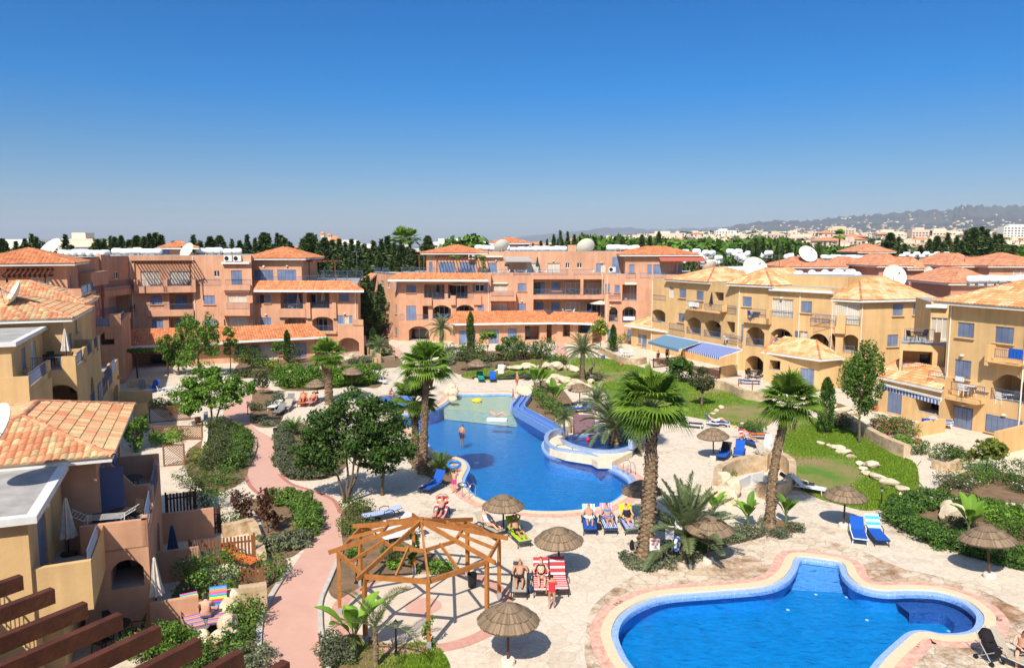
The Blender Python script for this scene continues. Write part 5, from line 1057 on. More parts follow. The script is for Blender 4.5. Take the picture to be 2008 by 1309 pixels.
fan_palm(817,916,812,790,'shorter fan palm close behind the taller one at the left rim of the big pool',4,1.3,.21,Rr=1.2,n=28)
fan_palm(1262,1100,1277,800,'tallest fan palm with thick shaggy trunk in the bed beside the notice boards',5,.0,.27,(.12,0),Rr=1.40,n=34)
fan_palm(1510,1032,1548,795,'fan palm with leaning curved trunk by the stone retaining wall',6,2.0,.20,(-.25,0),Rr=1.25,n=36)
fan_palm(646,792,641,700,'fan palm in front of the left rear block beside two straw parasols',7,.8,.30,Rr=1.30,n=32)
fan_palm(1250,885,1247,775,'fan palm standing behind the tallest one, next to the whirlpool',9,.8,.28,Rr=1.3,n=26)
def date_palm(bx,by,h,label,seed,L=2.2,n=34,tr=.22,m='date',arch=.9,lo=-30,hi=80,name='date_palm',cat='palm tree',leaf=.42,grp=None,w=.035,vee=.5,step=.06,trunk=True,z=0,lean=(0,0)):
    b=G(bx,by,z); t=root_of(name,b,label,cat,grp); mb=MB(); top=Vector((lean[0],lean[1],h)); palm_trunk(mb,(0,0,-.05),top,tr*1.2,tr*.9,(0,0),10,max(6,int(h*9)),.12,seed); mb.build('trunk',PBARK,t)
    o=feather_crown(seed,n,L,arch,m,leaf,lo,hi,w,vee,step).build('crown',[LF[m],STEMG],t); o.location=top; return t
date_palm(1142,746,3.0,'date palm with arching crown on the lawn below the centre block',21,2.4,40)
date_palm(866,690,3.1,'date palm in front of the left end of the centre block',22,2.2,34)
date_palm(1345,1088,.8,'bushy grey green date palm with upright fronds right of the notice boards',23,2.8,34,.26,arch=.55,lo=8,hi=84,leaf=.5,w=.05)
date_palm(1206,884,1.6,'grey feathery date palm leaning over the whirlpool',24,2.7,34,.3,arch=.75,lo=-5,hi=80,leaf=.5,w=.05)
date_palm(1106,868,1.7,'tiny palm on the rounded planter island of the big pool',25,.85,22,.07,arch=1.0,leaf=.25,z=.4)
date_palm(737,1306,1.35,'arching queen palm in the bed in front of the gazebo',26,2.0,7,.08,arch=1.35,lo=15,hi=75,leaf=.36,m='olive',w=.022,step=.05)
date_palm(745,706,1.6,'low date palm between the two rear blocks',27,1.6,26,.15)
date_palm(1170,806,.8,'small grey palm clump beside the middle straw parasol',28,1.7,26,.15,arch=.8,lo=0)
for i,(x,y,l) in enumerate(((602,906,'cycad with dark stiff fronds on the right side of the winding path'),(576,853,'smaller cycad beside the winding path, nearer the fan palms'),(864,928,'large cycad at the foot of the twin fan palms'),(337,812,'cycad in the left patio garden above the brown lattice'))):
    date_palm(x,y,.35,l,40+i,1.15,30,.14,m='dark',arch=.5,lo=5,hi=70,name='cycad',cat='cycad',leaf=.2,w=.02,step=.035)
for i,(x,y,s,l) in enumerate(((1540,1030,1.0,'banana plant at the foot of the leaning fan palm'),(1400,1022,1.0,'banana plant behind the straw parasol right of the boards'),(1466,1040,1.1,'banana plant with yellowing leaf at the right end of the grey planting'),(1898,1058,1.3,'banana plant between the hedge and the far right straw parasol'),(694,1290,1.4,'banana plant with one broad leaf below the queen palm'),(1088,805,1.7,'banana plant by the blue slide wall, the nearest one'),(1048,775,1.8,'tall banana clump at the upper end of the blue slide wall'),(1060,768,1.6,'banana clump behind the upper end of the blue slide wall'),(1010,1090,.0,''))):
    if not l: continue
    b=G(x,y); t=root_of('banana_plant',b,l,'banana plant'); mb=MB(); mb.tube([(0,0,0),(.02,0,.3*s),(0,.02,.55*s)],[.08*s,.06*s,.04*s],7); mb.build('stem',STEMG,t); o=banana_crown(60+i,9,1.15*s,.17*s).build('leaves',[LF['bright'],STEMG],t); o.location=(0,0,.5*s)
# ======== broadleaf trees
def lobes(seed,cx,cz,r,h,n,r0=.45):
    rr=random.Random(seed); L=[(cx,0,cz,r*.55,r*.55,h*.5)]
    for i in range(n):
        a=i*2.4+rr.random(); d=r*rr.uniform(.45,.75); L.append((cx+math.cos(a)*d,math.sin(a)*d,cz+h*rr.uniform(-.42,.5),r*r0*rr.uniform(.7,1.1),r*r0*rr.uniform(.7,1.1),h*.26*rr.uniform(.7,1.2)))
    return L
broad_tree('shade_tree',G(679,984),'large dark green multi stemmed tree right of the winding path','tree',5.6,3,[(-1.7,0,3.0,1.0,1,.8),(-.7,.2,4.3,1.3,1.2,.9),(.5,0,5.2,1.2,1.2,.8),(1.8,0,4.5,1.1,1.1,.9),(2.6,0,3.2,.95,1,.9),(1.2,-.3,3.3,1.3,1.2,1),(-.9,-.2,2.6,1.1,1,.75),(-1.6,.3,3.9,.8,.8,.6),(.2,0,3.9,1.2,1,.8),(2.0,.3,2.2,.9,.9,.55),(-1.9,.3,2.1,.8,.8,.5),(1.1,.5,2.3,.8,.8,.4)],23000,.085,LF['dark'],1,stems=4,tr=.13)
broad_tree('shade_tree',G(750,970),'darker tree just right of the large multi stemmed one, near the blue lounger','tree',4.6,2,[(-.3,.2,2.6,1.1,1.1,.7),(.6,0,3.2,1.2,1.2,.9),(.2,0,4.3,1.0,1.0,.7),(1.1,0,2.4,.8,.8,.5),(-.9,0,3.5,.9,.9,.7)],6500,.085,LF['dark'],2,tr=.09)
broad_tree('garden_tree',G(418,838),'bushy bright green tree on the left between patios and pink path','tree',4.8,3,[(-1.6,0,2.6,1.2,1.2,.8),(-.6,0,3.6,1.3,1.2,.9),(.7,0,3.5,1.3,1.2,.9),(1.9,0,2.9,1.1,1.1,.7),(2.6,0,3.0,.7,.8,.5),(0,-.4,2.6,1.5,1.3,.9),(-.3,0,4.4,.8,.8,.6),(1.2,-.4,2.2,1.0,1,.6),(-1.9,0,1.7,.9,.9,.6)],13000,.10,LF['bright'],3,stems=3,tr=.12)
broad_tree('pepper_tree',G(392,742),'tall loose feathery tree before the left rear block','tree',6.2,2,lobes(5,-.3,3.9,2.2,4.2,10,.36),8500,.10,LF['tree'],4,tr=.13,flat=.3)
broad_tree('garden_tree',G(350,735),'dark tree at the foot of the left rear block, beside the feathery one','tree',4,2,lobes(15,0,2.4,1.9,3,8,.4),6500,.11,LF['tree'],44,tr=.1)
broad_tree('young_tree',G(452,730),'slim young tree with bright leaves before the tiled lean roof','tree',4.6,1,[(0,0,4.4,.6,.6,.5),(.2,0,3.3,.7,.6,.5),(-.2,0,2.3,.4,.4,.35)],1600,.11,LF['bright'],5,tr=.06)
broad_tree('young_tree',G(547,738),'thin young tree with sparse crown left of the slim cypress','tree',3.6,1,[(0,0,3.4,.6,.5,.3),(-.4,0,2.9,.35,.4,.25),(.4,0,2.7,.35,.35,.25)],800,.10,LF['bright'],6,tr=.045)
broad_tree('young_tree',G(1685,868),'tall light green tree with slender stem on the right lawn edge','tree',7,2,lobes(9,0,4.5,1.4,4.6,12,.4)+[(.3,0,6.6,.5,.5,.7)],9000,.085,LF['tree'],7,tr=.09,flat=.3)
broad_tree('young_tree',G(1176,690),'small tree with yellow green leaves in front of the second tiled wing','tree',4.3,1,[(0,0,3.6,.9,.9,.6),(.4,0,2.7,.8,.7,.5),(-.5,0,3.0,.7,.6,.4)],2200,.13,LF['yellowg'],8,tr=.06)
broad_tree('young_tree',G(1329,752),'small round crowned tree before the lattice fence of the awning terrace','tree',2.8,1,[(0,0,2.2,1,.9,.6),(.4,0,1.8,.7,.7,.4)],2200,.12,LF['dark'],10,tr=.06)
broad_tree('young_tree',G(1337,748),'dark bush like tree leaning against the lattice fence','tree',2,1,[(0,0,1.0,1,1,.8),(.5,0,1.6,.7,.7,.5)],1800,.12,LF['tree'],11,tr=.05)
broad_tree('olive_tree',G(1376,797),'small olive tree with crooked pale trunk on the lawn','tree',2.8,1,[(0,0,2.4,.95,.9,.8),(.35,0,1.9,.6,.6,.5),(-.4,0,2.0,.6,.6,.5)],3800,.075,LF['olive'],12,tr=.11)
broad_tree('young_tree',G(956,703),'little tree with flat bright crown in front of the long tiled wing','tree',3.4,1,[(0,0,3.1,.85,.8,.4),(-.5,0,2.6,.5,.5,.3),(.5,0,2.7,.5,.5,.3)],1500,.11,LF['bright'],13,tr=.06)
broad_tree('olive_tree',G(915,728),'grey olive tree by the first straw parasol behind the pool','tree',2.4,1,[(0,0,1.9,1.1,1,.6),(.6,0,1.6,.6,.6,.4),(-.6,0,1.6,.6,.6,.4)],2600,.08,LF['olive'],14,tr=.07)
broad_tree('young_tree',G(1936,930),'small tree with drooping yellow green leaves at the right','tree',2.2,1,[(0,0,1.7,.75,.7,.4),(.5,0,1.4,.5,.5,.35),(-.5,0,1.4,.5,.5,.35)],2600,.09,LF['yellowg'],15,tr=.06)
broad_tree('young_tree',G(1000,708),'grey leaved shrub tree left of the dark shrubs below the centre block','tree',3,1,[(0,0,1.6,1.4,1.2,1.2)],2500,.1,LF['dark'],16,tr=.06)
broad_tree('young_tree',G(515,775),'airy grey green sapling beside the pink path near the folded loungers','tree',2.6,1,lobes(31,0,1.6,.9,1.8,7,.4),1500,.08,LF['olive'],17,tr=.04)
for i,(x,y,l) in enumerate(((526,1045,'dark red leaved sapling inside the clipped hedge bend'),(476,1030,'dark red leaved sapling left of its taller twin by the path'))):
    broad_tree('red_sapling',G(x,y),l,'tree',1.9,1,lobes(40+i,0,1.15,.6,1.4,7,.42),1700,.06,LF['red'],70+i,tr=.03)
broad_tree('citrus_bush',G(268,885),'citrus bush with orange fruit by the patio wall of the nearest house','bush',2.2,1,lobes(33,0,1.2,.9,1.9,7,.42),2600,.08,LF['tree'],71,tr=.05)
# ======== cypresses
CY=[(923,697,607,.50,'tall slim cypress in front of the long tiled wing'),(1066,669,618,.55,'short cypress at the right end of the long tiled wing'),(564,712,644,.42,'slim cypress before the left rear block windows'),(1202,690,634,.45,'cypress at the corner of the far patio'),(1618,850,735,.55,'cypress on the lawn left of the tall light green tree'),(1717,740,705,.40,'short cypress, left of the group of three beside the yellow end wall'),(1728,742,697,.42,'middle cypress of the group beside the yellow end wall'),(1745,742,665,.55,'tallest cypress of the group beside the yellow end wall'),(228,735,655,.5,'cypress in the gap beside the yellow house at left'),(732,700,640,.5,'small conifer in the gap between the rear blocks')]
for i,(x,yb,yt,r,l) in enumerate(CY):
    b=G(x,yb); h=atY(x,yt,b.y).z; t=root_of('cypress',b,l,'cypress'); meshobj('crown',conifer_mesh(80+i,h,r,'column',int(900+h*260),.12,'tree' if i in(0,1,2) else 'dark'),t); trunk_mb(h*.6,.08).build('trunk',BARK,t)
# ======== shrubs, hedges and planting
SHR=[ # px,py,r,h,mat,label,flower
(697,1010,1.0,1.0,'hedge','rounded green shrub at the path edge just above the gazebo bed',0),(684,1046,.75,.9,'hedge','second rounded shrub down the path edge beside the gazebo',0),(717,1040,.7,.7,'olive','feathery shrub behind the rounded ones in the gazebo bed',0),(697,1092,.45,.5,'bright','small leafy plant beside the left gazebo post',0),(770,1092,.65,.6,'dark','spiky dark shrub under the gazebo roof',0),(862,1118,.7,.4,'bright','low bright ground cover patch behind the gazebo floor',0),(775,1113,.4,.35,'bright','small bright plant at the back rim of the gazebo floor',0),
(538,1140,.7,1.5,'hedge','upright clipped shrub by the path below the hedge bend',0),(484,1224,.8,1.1,'tree','round green shrub on the path edge below the sandstone wall',0),(468,1262,.7,.7,'dark','low shrub with purple tips below the round one',0),(415,1158,1.6,1.5,'tree','big rose bush with white blossoms beside the wooden terrace',('white',60)),(300,1290,1.1,1.2,'tree','flowering shrub under the lounger with the striped towel',('pink',14)),(385,1300,.9,.9,'hedge','dark shrub between the rafters and the sandstone rocks',0),(335,1270,.9,.8,'tree','shrub left of the sunbathing man on the striped towels',('white',12)),(490,1303,.9,.6,'grey','dry grey shrub at the lower end of the path',0),(455,1290,.6,.5,'tree','small shrub at the lower end of the path',0),
(660,1295,.8,.7,'grey','grey shrub in the corner bed before the gazebo',0),(650,1270,.5,.6,'grey','smaller grey shrub in the corner bed before the gazebo',0),
(470,905,1.1,.9,'grey','rosemary shrub nearest the kerb of the pink path',0),(385,950,1.2,1.3,'hedge','dark green bush at the end of the left planting',0),(442,950,1.0,1.1,'hedge','rounded bush beside the paved notch of the path',0),(400,905,1.0,1.0,'yellowg','yellow green bush in the left planting',0),(405,998,1.2,1.5,'tree','large leafy bush behind the dark picket fences',('pink',8)),(450,1035,.8,.9,'hedge','low bush at the hedge bend beside the sandstone wall',0),
(508,828,.7,.7,'grey','grey shrub where the path bends by the folded loungers',0),(535,800,.8,.8,'grey','silvery shrub left of the folded loungers',0),(530,833,.8,.45,'grey','low wide shrub at the tip of the planting by the folded loungers',0),(500,805,.7,.8,'olive','olive shrub beside the path bollard lamp',0),(545,785,.7,.9,'grey','grey shrub behind the folded loungers',0),
(482,710,1.9,2.3,'dark','wide dark shrub before the left rear block',0),(510,722,1.4,1.7,'dark','dark shrub left of the young tree',0),(536,724,1.0,1.2,'yellowg','yellow green shrub between the dark ones and the thin tree',0),(575,712,1.2,2.4,'olive','tall grey green shrub right of the slim cypress',0),(600,730,1.0,.9,'grey','grey low shrub beside the boulder under the rear block',0),
(700,712,1.3,.8,'grey','grey lavender like shrub left of the stone steps',0),(720,710,1.2,.8,'grey','second grey shrub near the stone steps',0),(760,702,1.0,1.6,'tree','round green shrub at the foot of the centre block corner',('orange',10)),(735,724,.8,.5,'olive','low plant above the round hedge',0),
(884,700,1.1,1.7,'dark','dark round shrub under the date palm at the centre block',0),(937,694,1.3,1.9,'tree','bright round shrub right of the tall slim cypress',0),(912,692,1.0,1.3,'dark','small dark shrub left of the tall slim cypress',0),(950,720,.9,.6,'grey','silver shrub in the middle bed',0),(985,722,.9,.6,'grey','silver shrub in the middle bed, right one',0),
(1010,700,1.8,2.6,'dark','big dark shrub in the middle bed, left of three',0),(1040,702,1.8,2.2,'dark','big dark shrub in the middle bed, centre of three',0),(1070,704,1.8,2.6,'dark','big dark shrub in the middle bed, right of three',0),(1095,712,.9,1.2,'tree','green shrub by the narrow pink passage',0),(1104,722,.7,1.2,'olive','reddish green shrub on the lawn left of the date palm',('orange',25)),(1086,715,.6,.8,'dark','small dark shrub on the lawn edge',0),
(1068,800,1.0,1.3,'tree','shrub behind the blue slide wall, uppermost',0),(1085,812,1.0,1.5,'hedge','grey green round shrub behind the blue slide wall',0),(1107,826,1.0,1.3,'hedge','clipped ball shrub at the lower end of the blue slide wall',0),(1060,785,.9,1.2,'bright','leafy shrub among the bananas by the slide',0),
(1165,745,1.1,.6,'grey','flat grey shrub beside the old stump on the lawn',0),(1205,682,1.2,1.8,'tree','shrub at the far patio beside the cypress',0),(1228,672,1.6,1.9,'bright','wide bright shrub before the far yellow wing',0),(1320,740,1.0,1.5,'dark','shrub under the striped awning terrace fence',0),
(1480,848,.9,1.0,'dark','dark ball shrub beside the leaning fan palm',0),(1464,843,.6,.5,'grey','little grey shrub left of the dark ball',0),(1650,838,1.2,1.0,'olive','shrub among the garden rocks under the tall light tree',0),(1665,760,1.8,2.8,'tree','white flowering bush at the corner of the yellow block',('white',40)),
(1755,852,1.7,1.3,'tree','bougainvillea with crimson blossoms at the patio edge',('pink',420)),(1738,848,1.3,1.3,'tree','second bougainvillea bush, left of the crimson one',('pink',160)),(1770,866,.8,.5,'bright','small bright shrub under the bougainvillea',0),(1799,890,.8,1.1,'hedge','little round bush beside the terracotta pot',0),(1855,903,1.1,1.1,'hedge','round bush in a raised stone bed at right',0),(1890,900,.9,.7,'olive','low shrub right of the raised stone bed',0),
(1872,957,1.25,.9,'olive','low bush with small cream flowers beside the curved hose path',('white',130)),(1908,950,1.1,1.5,'tree','tall dark bush behind the cream flowering one',0),(1970,945,1.7,1.3,'dark','wide dark hedge bush at the right frame edge',0),(2008,965,.9,.8,'olive','cream flowering bush at the right frame edge',('white',60)),(1940,1012,1.2,.8,'tree','rounded shrub behind the boulder inside the round hedge',0),(1980,1030,1.4,.8,'bright','bright shrub mass inside the round hedge',0),(2012,1055,1.2,.8,'tree','shrub at the frame edge inside the round hedge',0),(1885,1035,1.0,.5,'olive','dry shrub beside the boulder in the round hedge',0),
(1422,938,.7,.7,'bright','leafy plant on top of the sandstone retaining wall',0),(1560,1040,.5,.4,'grey','grey cushion plant right of the leaning palm',0),(1528,1052,.55,.4,'grey','grey cushion plant in front of the leaning palm',0),(1503,1028,.5,.4,'grey','grey cushion plant left of the leaning palm',0),
(1248,1112,.55,.35,'grey','cushion plant at the front of the tall palm bed, left one',0),(1272,1113,.55,.35,'grey','cushion plant at the front of the tall palm bed, right one',0),(1303,1108,.7,.5,'grey','larger cushion plant under the notice boards',0),(1232,1098,.5,.4,'grey','cushion plant left of the thick palm trunk',0),(1345,1095,.8,.5,'grey','grey plant beside the lifebuoy stand',0),(1365,1078,.9,.7,'hedge','dark low plant under the bushy date palm',0),(1395,1068,.8,.5,'grey','grey plant left of the parasol pole in the long bed',0),(1425,1058,.9,.5,'grey','grey plant right of the parasol pole in the long bed',0),(1450,1052,.9,.5,'grey','grey plant near the right end of the long bed',0),(1480,1048,.8,.5,'grey','grey plant at the right tip of the long bed',0),
(1203,892,.8,.4,'olive','low yellow green plant at the base of the feathery palm',0),(1240,888,.4,.3,'olive','tiny ground plant right of the feathery palm',0),(330,865,1.5,.9,'bright','leafy bed plant in the left patio garden',0),(310,800,.8,1.0,'tree','small bush in the upper left patio garden',0),(350,690,1.6,1.8,'tree','shrub behind the feathery tree at the rear left',0),(430,705,1.5,1.2,'olive','shrub behind the bushy bright tree',0),(300,700,1.4,1.0,'tree','planting at the shaded porch of the left rear block',0),(640,716,1.2,.8,'olive','shrub at the fan palm before the rear block',0),(1845,1105,0,0,'',"",0)]
for i,(x,y,r,h,m,l,fl) in enumerate(SHR):
    if not l: continue
    D_=G(x,y).y; n=int(min(3600,max(700,r*r*42000/ D_*1.2))); shrub(G(x,y),l,r,h,m,n,.05 if D_<45 else (.065 if D_<70 else .09),100+i,flower=fl or None)
def gp(L): return [G(x,y) for x,y in L]
hedge_mass(gp([(600,1050),(606,1020),(598,1000),(570,990),(535,986)]),1.25,.85,'clipped grey green hedge curving along the pink path',dens=1500,seed=201)
hedge_mass(gp([(515,1075),(560,1078),(590,1062)]),1.2,.7,'grey low hedge closing the lower side of the hedge bend','grey',dens=1100,seed=202)
hedge_mass(gp([(455,925),(462,895),(468,868),(450,850)]),1.6,1.0,'long rosemary hedge between the patios and the path kerb','hedge',dens=900,seed=203)
hedge_mass(gp([(425,925),(435,890),(445,860),(425,848)]),1.7,1.2,'lighter rosemary hedge next to the patio lattice','olive',dens=800,seed=204)
hedge_mass(gp([(560,838),(556,870),(552,905),(575,935),(620,938),(650,930)]),1.1,.55,'low silver hedge curving round the two cycads','grey',dens=1300,seed=205)
hedge_mass(gp([(560,752),(600,762),(650,756),(700,754),(735,748)]),3.0,1.9,'broad rounded leafy hedge behind the fan palm and straw parasols','bright',dens=420,size=.09,seed=206)
hedge_mass(gp([(1835,988),(1790,996),(1758,1010),(1768,1030),(1810,1052),(1860,1072),(1920,1088),(1970,1100),(2040,1118)]),1.5,.85,'clipped dark green hedge ringing the round bed at right','dark',dens=1500,seed=207)
hedge_mass(gp([(1845,991),(1900,993),(1960,1003),(2030,1018)]),.9,.6,'rear side of the planting round the boulder bed','tree',dens=1000,seed=208)
hedge_mass(gp([(905,706),(935,712),(975,706)]),1.6,.8,'low planting strip before the long tiled wing','olive',dens=400,size=.09,seed=209)
hedge_mass(gp([(470,735),(520,740),(560,730)]),1.8,.6,'low dry planting strip beside the thin young tree','olive',dens=400,size=.09,seed=210)
hedge_mass(gp([(860,722),(885,708),(905,704)]),1.6,.7,'grey planting strip behind the big pool palms','grey',dens=400,size=.09,seed=211)
# ======== rocks
def rock_mesh(seed):
    r=random.Random(seed); bm=bmesh.new(); bmesh.ops.create_icosphere(bm,subdivisions=3,radius=.5); f=[Vector((r.gauss(0,1),r.gauss(0,1),r.gauss(0,1))) for _ in range(7)]; cuts=[(Vector((r.gauss(0,1),r.gauss(0,1),r.gauss(0,.8))).normalized(),r.uniform(.26,.40)) for _ in range(9)]
    for v in bm.verts:
        p=v.co.copy()
        for n,d in cuts:
            e=p.dot(n)-d
            if e>0: p-=n*e
        p*=1+.06*sum(math.sin(p.dot(q)*6) for q in f)/2; v.co=p
    me=bpy.data.meshes.new('rock'); bm.to_mesh(me); bm.free(); me.materials.append(ROCK); return me
RM=[rock_mesh(i) for i in range(6)]; rk=random.Random(5)
def rock(x,y,s,label,group,sz=.6,mi=None):
    o=bpy.data.objects.new('rock',RM[rk.randrange(6) if mi is None else mi]); link(o); p=G(x,y); o.location=(p.x,p.y,s*sz*.32); o.scale=(s*rk.uniform(.85,1.3),s*rk.uniform(.7,1.0),s*sz*rk.uniform(.8,1.2)); o.rotation_euler=(rk.uniform(-.2,.2),rk.uniform(-.2,.2),rk.random()*6); tag(o,label,'rock',group)
for x,y,s in [(985,726,1.3),(1000,724,1.0),(1013,726,1.5),(1030,724,1.7),(1046,726,1.4),(1062,724,1.2),(1076,722,1.7),(1090,726,1.9),(1104,725,1.5),(1118,724,1.4),(1126,729,1.3),(975,730,1.0),(1160,744,1.2)]: rock(x,y,s,'pale rock in the row edging the lawn below the centre block','rocks edging the middle lawn')
for x,y,s in [(1085,750,1.5),(1096,748,1.8),(1108,752,1.6),(1118,757,1.5),(1128,752,1.3),(1140,758,1.2),(1150,762,1.2),(1078,756,1.2),(1157,752,1.1)]: rock(x,y,s,'pale boulder in the cluster behind the middle straw parasol','boulders behind the middle parasol')
for x,y,s in [(1609,870,.6),(1628,877,.6),(1642,882,1.1),(1654,889,1.0),(1669,897,.6),(1687,912,.7),(1706,914,1.0),(1718,914,.6),(1692,921,.6),(1698,930,.8),(1710,917,1.1),(1722,940,1.0),(1741,950,1.1),(1769,962,.8),(1772,972,.5)]: rock(x,y,s,'pale rock lying in the grass of the right lawn','rocks on the right lawn',.5)
for x,y,s in [(885,768,1.1),(890,778,1.3),(888,788,1.1),(882,775,1.2),(893,768,.9)]: rock(x,y,s,'sandy boulder at the upper left corner of the big pool','boulders at the pool corner',.9)
for x,y,s in [(1118,840,1.3),(1128,846,1.4),(1112,848,1.1),(1140,850,1.2),(1022,770,1.2),(1030,776,1.3),(1040,768,1.1),(1122,836,1.1)]: rock(x,y,s,'sandstone boulder behind the blue slide wall','boulders along the slide',.9)
for x,y,s in [(1870,1020,1.6),(1855,1012,1.2)]: rock(x,y,s,'boulder in the bare middle of the round hedge','boulders in the round hedge',.8)
for x,y,s in [(1620,808,1.2),(1632,800,1.3),(1645,812,1.1),(1655,806,1.0),(1668,815,1.2),(1640,826,1.0),(1675,822,.9),(1612,798,1.0),(1628,815,1.1),(1690,826,.9)]: rock(x,y,s,'garden rock in the rockery under the tall light green tree','rockery stones')
for x,y,s in [(452,1235,1.0),(458,1210,1.1),(448,1255,.8),(430,1262,.8),(395,1262,.7),(455,1190,1.0)]: rock(x,y,s,'sandstone block beside the lower shrubs left of the path','stones by the lower path',.9)
for x,y,s in [(1415,800,.6),(1398,812,.5),(1440,838,.5),(1416,836,.6),(1456,832,.5),(1470,842,.5),(1390,842,.6),(1405,806,.5)]: rock(x,y,s,'small flat stone near the two loungers on the lawn edge','stones on the upper lawn',.5)
for x,y,s in [(612,760,.9),(570,744,.8),(640,770,.5),(730,692,.8),(690,700,1.0),(706,703,1.1),(668,702,1.0),(650,698,1.2)]: rock(x,y,s,'stone edging the planting before the left rear block','stones before the rear block',.6)
mat('dark_boulder',(.16,.13,.11),.9,nscale=3,col2=(.09,.07,.06),bump=.6)
for n_,(x,y,l) in enumerate(((569,733,'dark round boulder beside the thin young tree'),(1143,741,'old pale stump leaning on the lawn by the date palm'))):
    if n_==0: rock(x,y,1.6,l,None); o=bpy.context.scene.objects; 
# tree stumps
for x,y,l in ((1156,744,'bare forked stump on the lawn right of the date palm'),(1058,725,'short bare stump between rocks left of the date palm')):
    t=MB(); t.tube([(0,0,0),(.1,0,.5),(.05,0,1.1)],[.22,.17,.12],8); t.tube([(.1,0,.6),(.3,.1,1.3)],[.12,.08],7); o=t.build('tree_stump',BARK); o.location=G(x,y); tag(o,l,'stump')
# ======== pool side structures
def wallstrip(name,pts,z0,z1,th,m,parent=None,kind=None,label=None,cat=None):
    P=[Vector((p[0],p[1],0)) for p in pts]; mb=MB(); pr=None
    for i,p in enumerate(P):
        t=(P[min(i+1,len(P)-1)]-P[max(i-1,0)]).normalized(); n=Vector((t.y,-t.x,0))*th/2; q=(p-n,p+n)
        if pr:
            for (a,b) in ((pr[0],q[0]),(pr[1],q[1])): mb.face([(a.x,a.y,z0),(b.x,b.y,z0),(b.x,b.y,z1),(a.x,a.y,z1)])
            mb.face([(pr[0].x,pr[0].y,z1),(q[0].x,q[0].y,z1),(q[1].x,q[1].y,z1),(pr[1].x,pr[1].y,z1)])
        pr=q
    for k in (0,-1):
        p=P[k]; t=(P[1]-P[0] if k==0 else P[-1]-P[-2]).normalized(); n=Vector((t.y,-t.x,0))*th/2; a,b=p-n,p+n; mb.face([(a.x,a.y,z0),(b.x,b.y,z0),(b.x,b.y,z1),(a.x,a.y,z1)])
    o=mb.build(name,m,parent)
    if label: tag(o,label,cat or 'wall')
    return o
# raised lilac tiled rim along the right side of the big pool
rim=crom([G(x,y,0) for x,y in [(1096,853),(1078,858),(1068,868),(1069,882),(1085,893),(1115,899),(1165,906),(1200,917),(1226,930),(1239,944),(1236,956)]],5,False)
P=rim; mb=MB(); pr=None
for i,p in enumerate(P):
    h=.55 if i<28 else max(.08,.55-.47*(i-28)/8); t=(P[min(i+1,len(P)-1)]-P[max(i-1,0)]).normalized(); n=Vector((-t.y,t.x,0))*.28; 
    q=(p,p+n,h)
    if pr:
        mb.face([(pr[0].x,pr[0].y,-.3),(q[0].x,q[0].y,-.3),(q[0].x,q[0].y,h),(pr[0].x,pr[0].y,pr[2])]); mb.face([(pr[1].x,pr[1].y,0),(q[1].x,q[1].y,0),(q[1].x,q[1].y,h),(pr[1].x,pr[1].y,pr[2])]); mb.face([(pr[0].x,pr[0].y,pr[2]),(q[0].x,q[0].y,h),(q[1].x,q[1].y,h),(pr[1].x,pr[1].y,pr[2])])
    pr=q
o=mb.build('pool_rim_wall',LILAC); tag(o,'lilac blue mosaic wall curving along the right side of the big pool','wall')
SANDM=mat('pale_sand',(.74,.62,.46),.95,nscale=3,col2=(.66,.54,.39),bump=.3,bscale=12)
isl=[G(x,y,.4) for x,y in [(1095,852),(1080,860),(1074,869),(1078,880),(1110,890),(1160,898),(1172,905),(1200,905),(1240,885),(1236,868),(1150,858)]]
mb=MB(); mb.prism([(p.x,p.y) for p in isl],-.02,.40); mb.build('island_planter',SANDM,kind='structure')
J=[G(x,y,.6) for x,y in [(1108,858),(1130,853),(1165,851),(1200,852),(1235,856),(1242,866),(1228,876),(1200,881),(1165,880),(1130,872),(1112,865)]]; J=crom(J,4)
band2=lambda name,L,d0,d1,z0,z1,m:band(name,L,d0,d1,z0,z1-z0,m,kind=None)
jr=band2('whirlpool',J,-.02,.26,.0,.62,LILAC); tag(jr,'raised round whirlpool with blue mosaic rim above the big pool','whirlpool')
mb=MB()
for i in range(len(J)):
    a,b=J[i],J[(i+1)%len(J)]; mb.face([(a.x,a.y,.41),(b.x,b.y,.41),(b.x,b.y,.62),(a.x,a.y,.62)],0)
mb.poly([(p.x,p.y,.42) for p in J],0); mb.build('basin',PDARK,jr)
sheet('pool_water',[J],.56,WATER)
back=crom([G(x,y,.6) for x,y in [(1210,850),(1232,853),(1246,860),(1247,870),(1236,878)]],5,False); wallstrip('splash_wall',back,.5,1.15,.3,LILAC,jr)
pb=G(1178,848,.6); mb=MB(); mb.box((pb.x,pb.y+.3,.75),(1.0,.8,.75)); mb.build('block',tile_mat('pale_blue_mosaic',(.34,.44,.70),(.42,.52,.76),12),jr)
st=G(1148,842,.9)
stp=empty('garden_steps',(st.x,st.y,0),label='purple brick steps coming down to the whirlpool',cat='steps')
for i in range(5): mb=MB(); mb.box((st.x,st.y+.33*i,.30+.13*i),(1.5,.36,.6+.26*i)); mb.build('step',mat('purple_brick',(.25,.15,.17),.85,nscale=5,col2=(.19,.11,.13)),stp,stp.location)
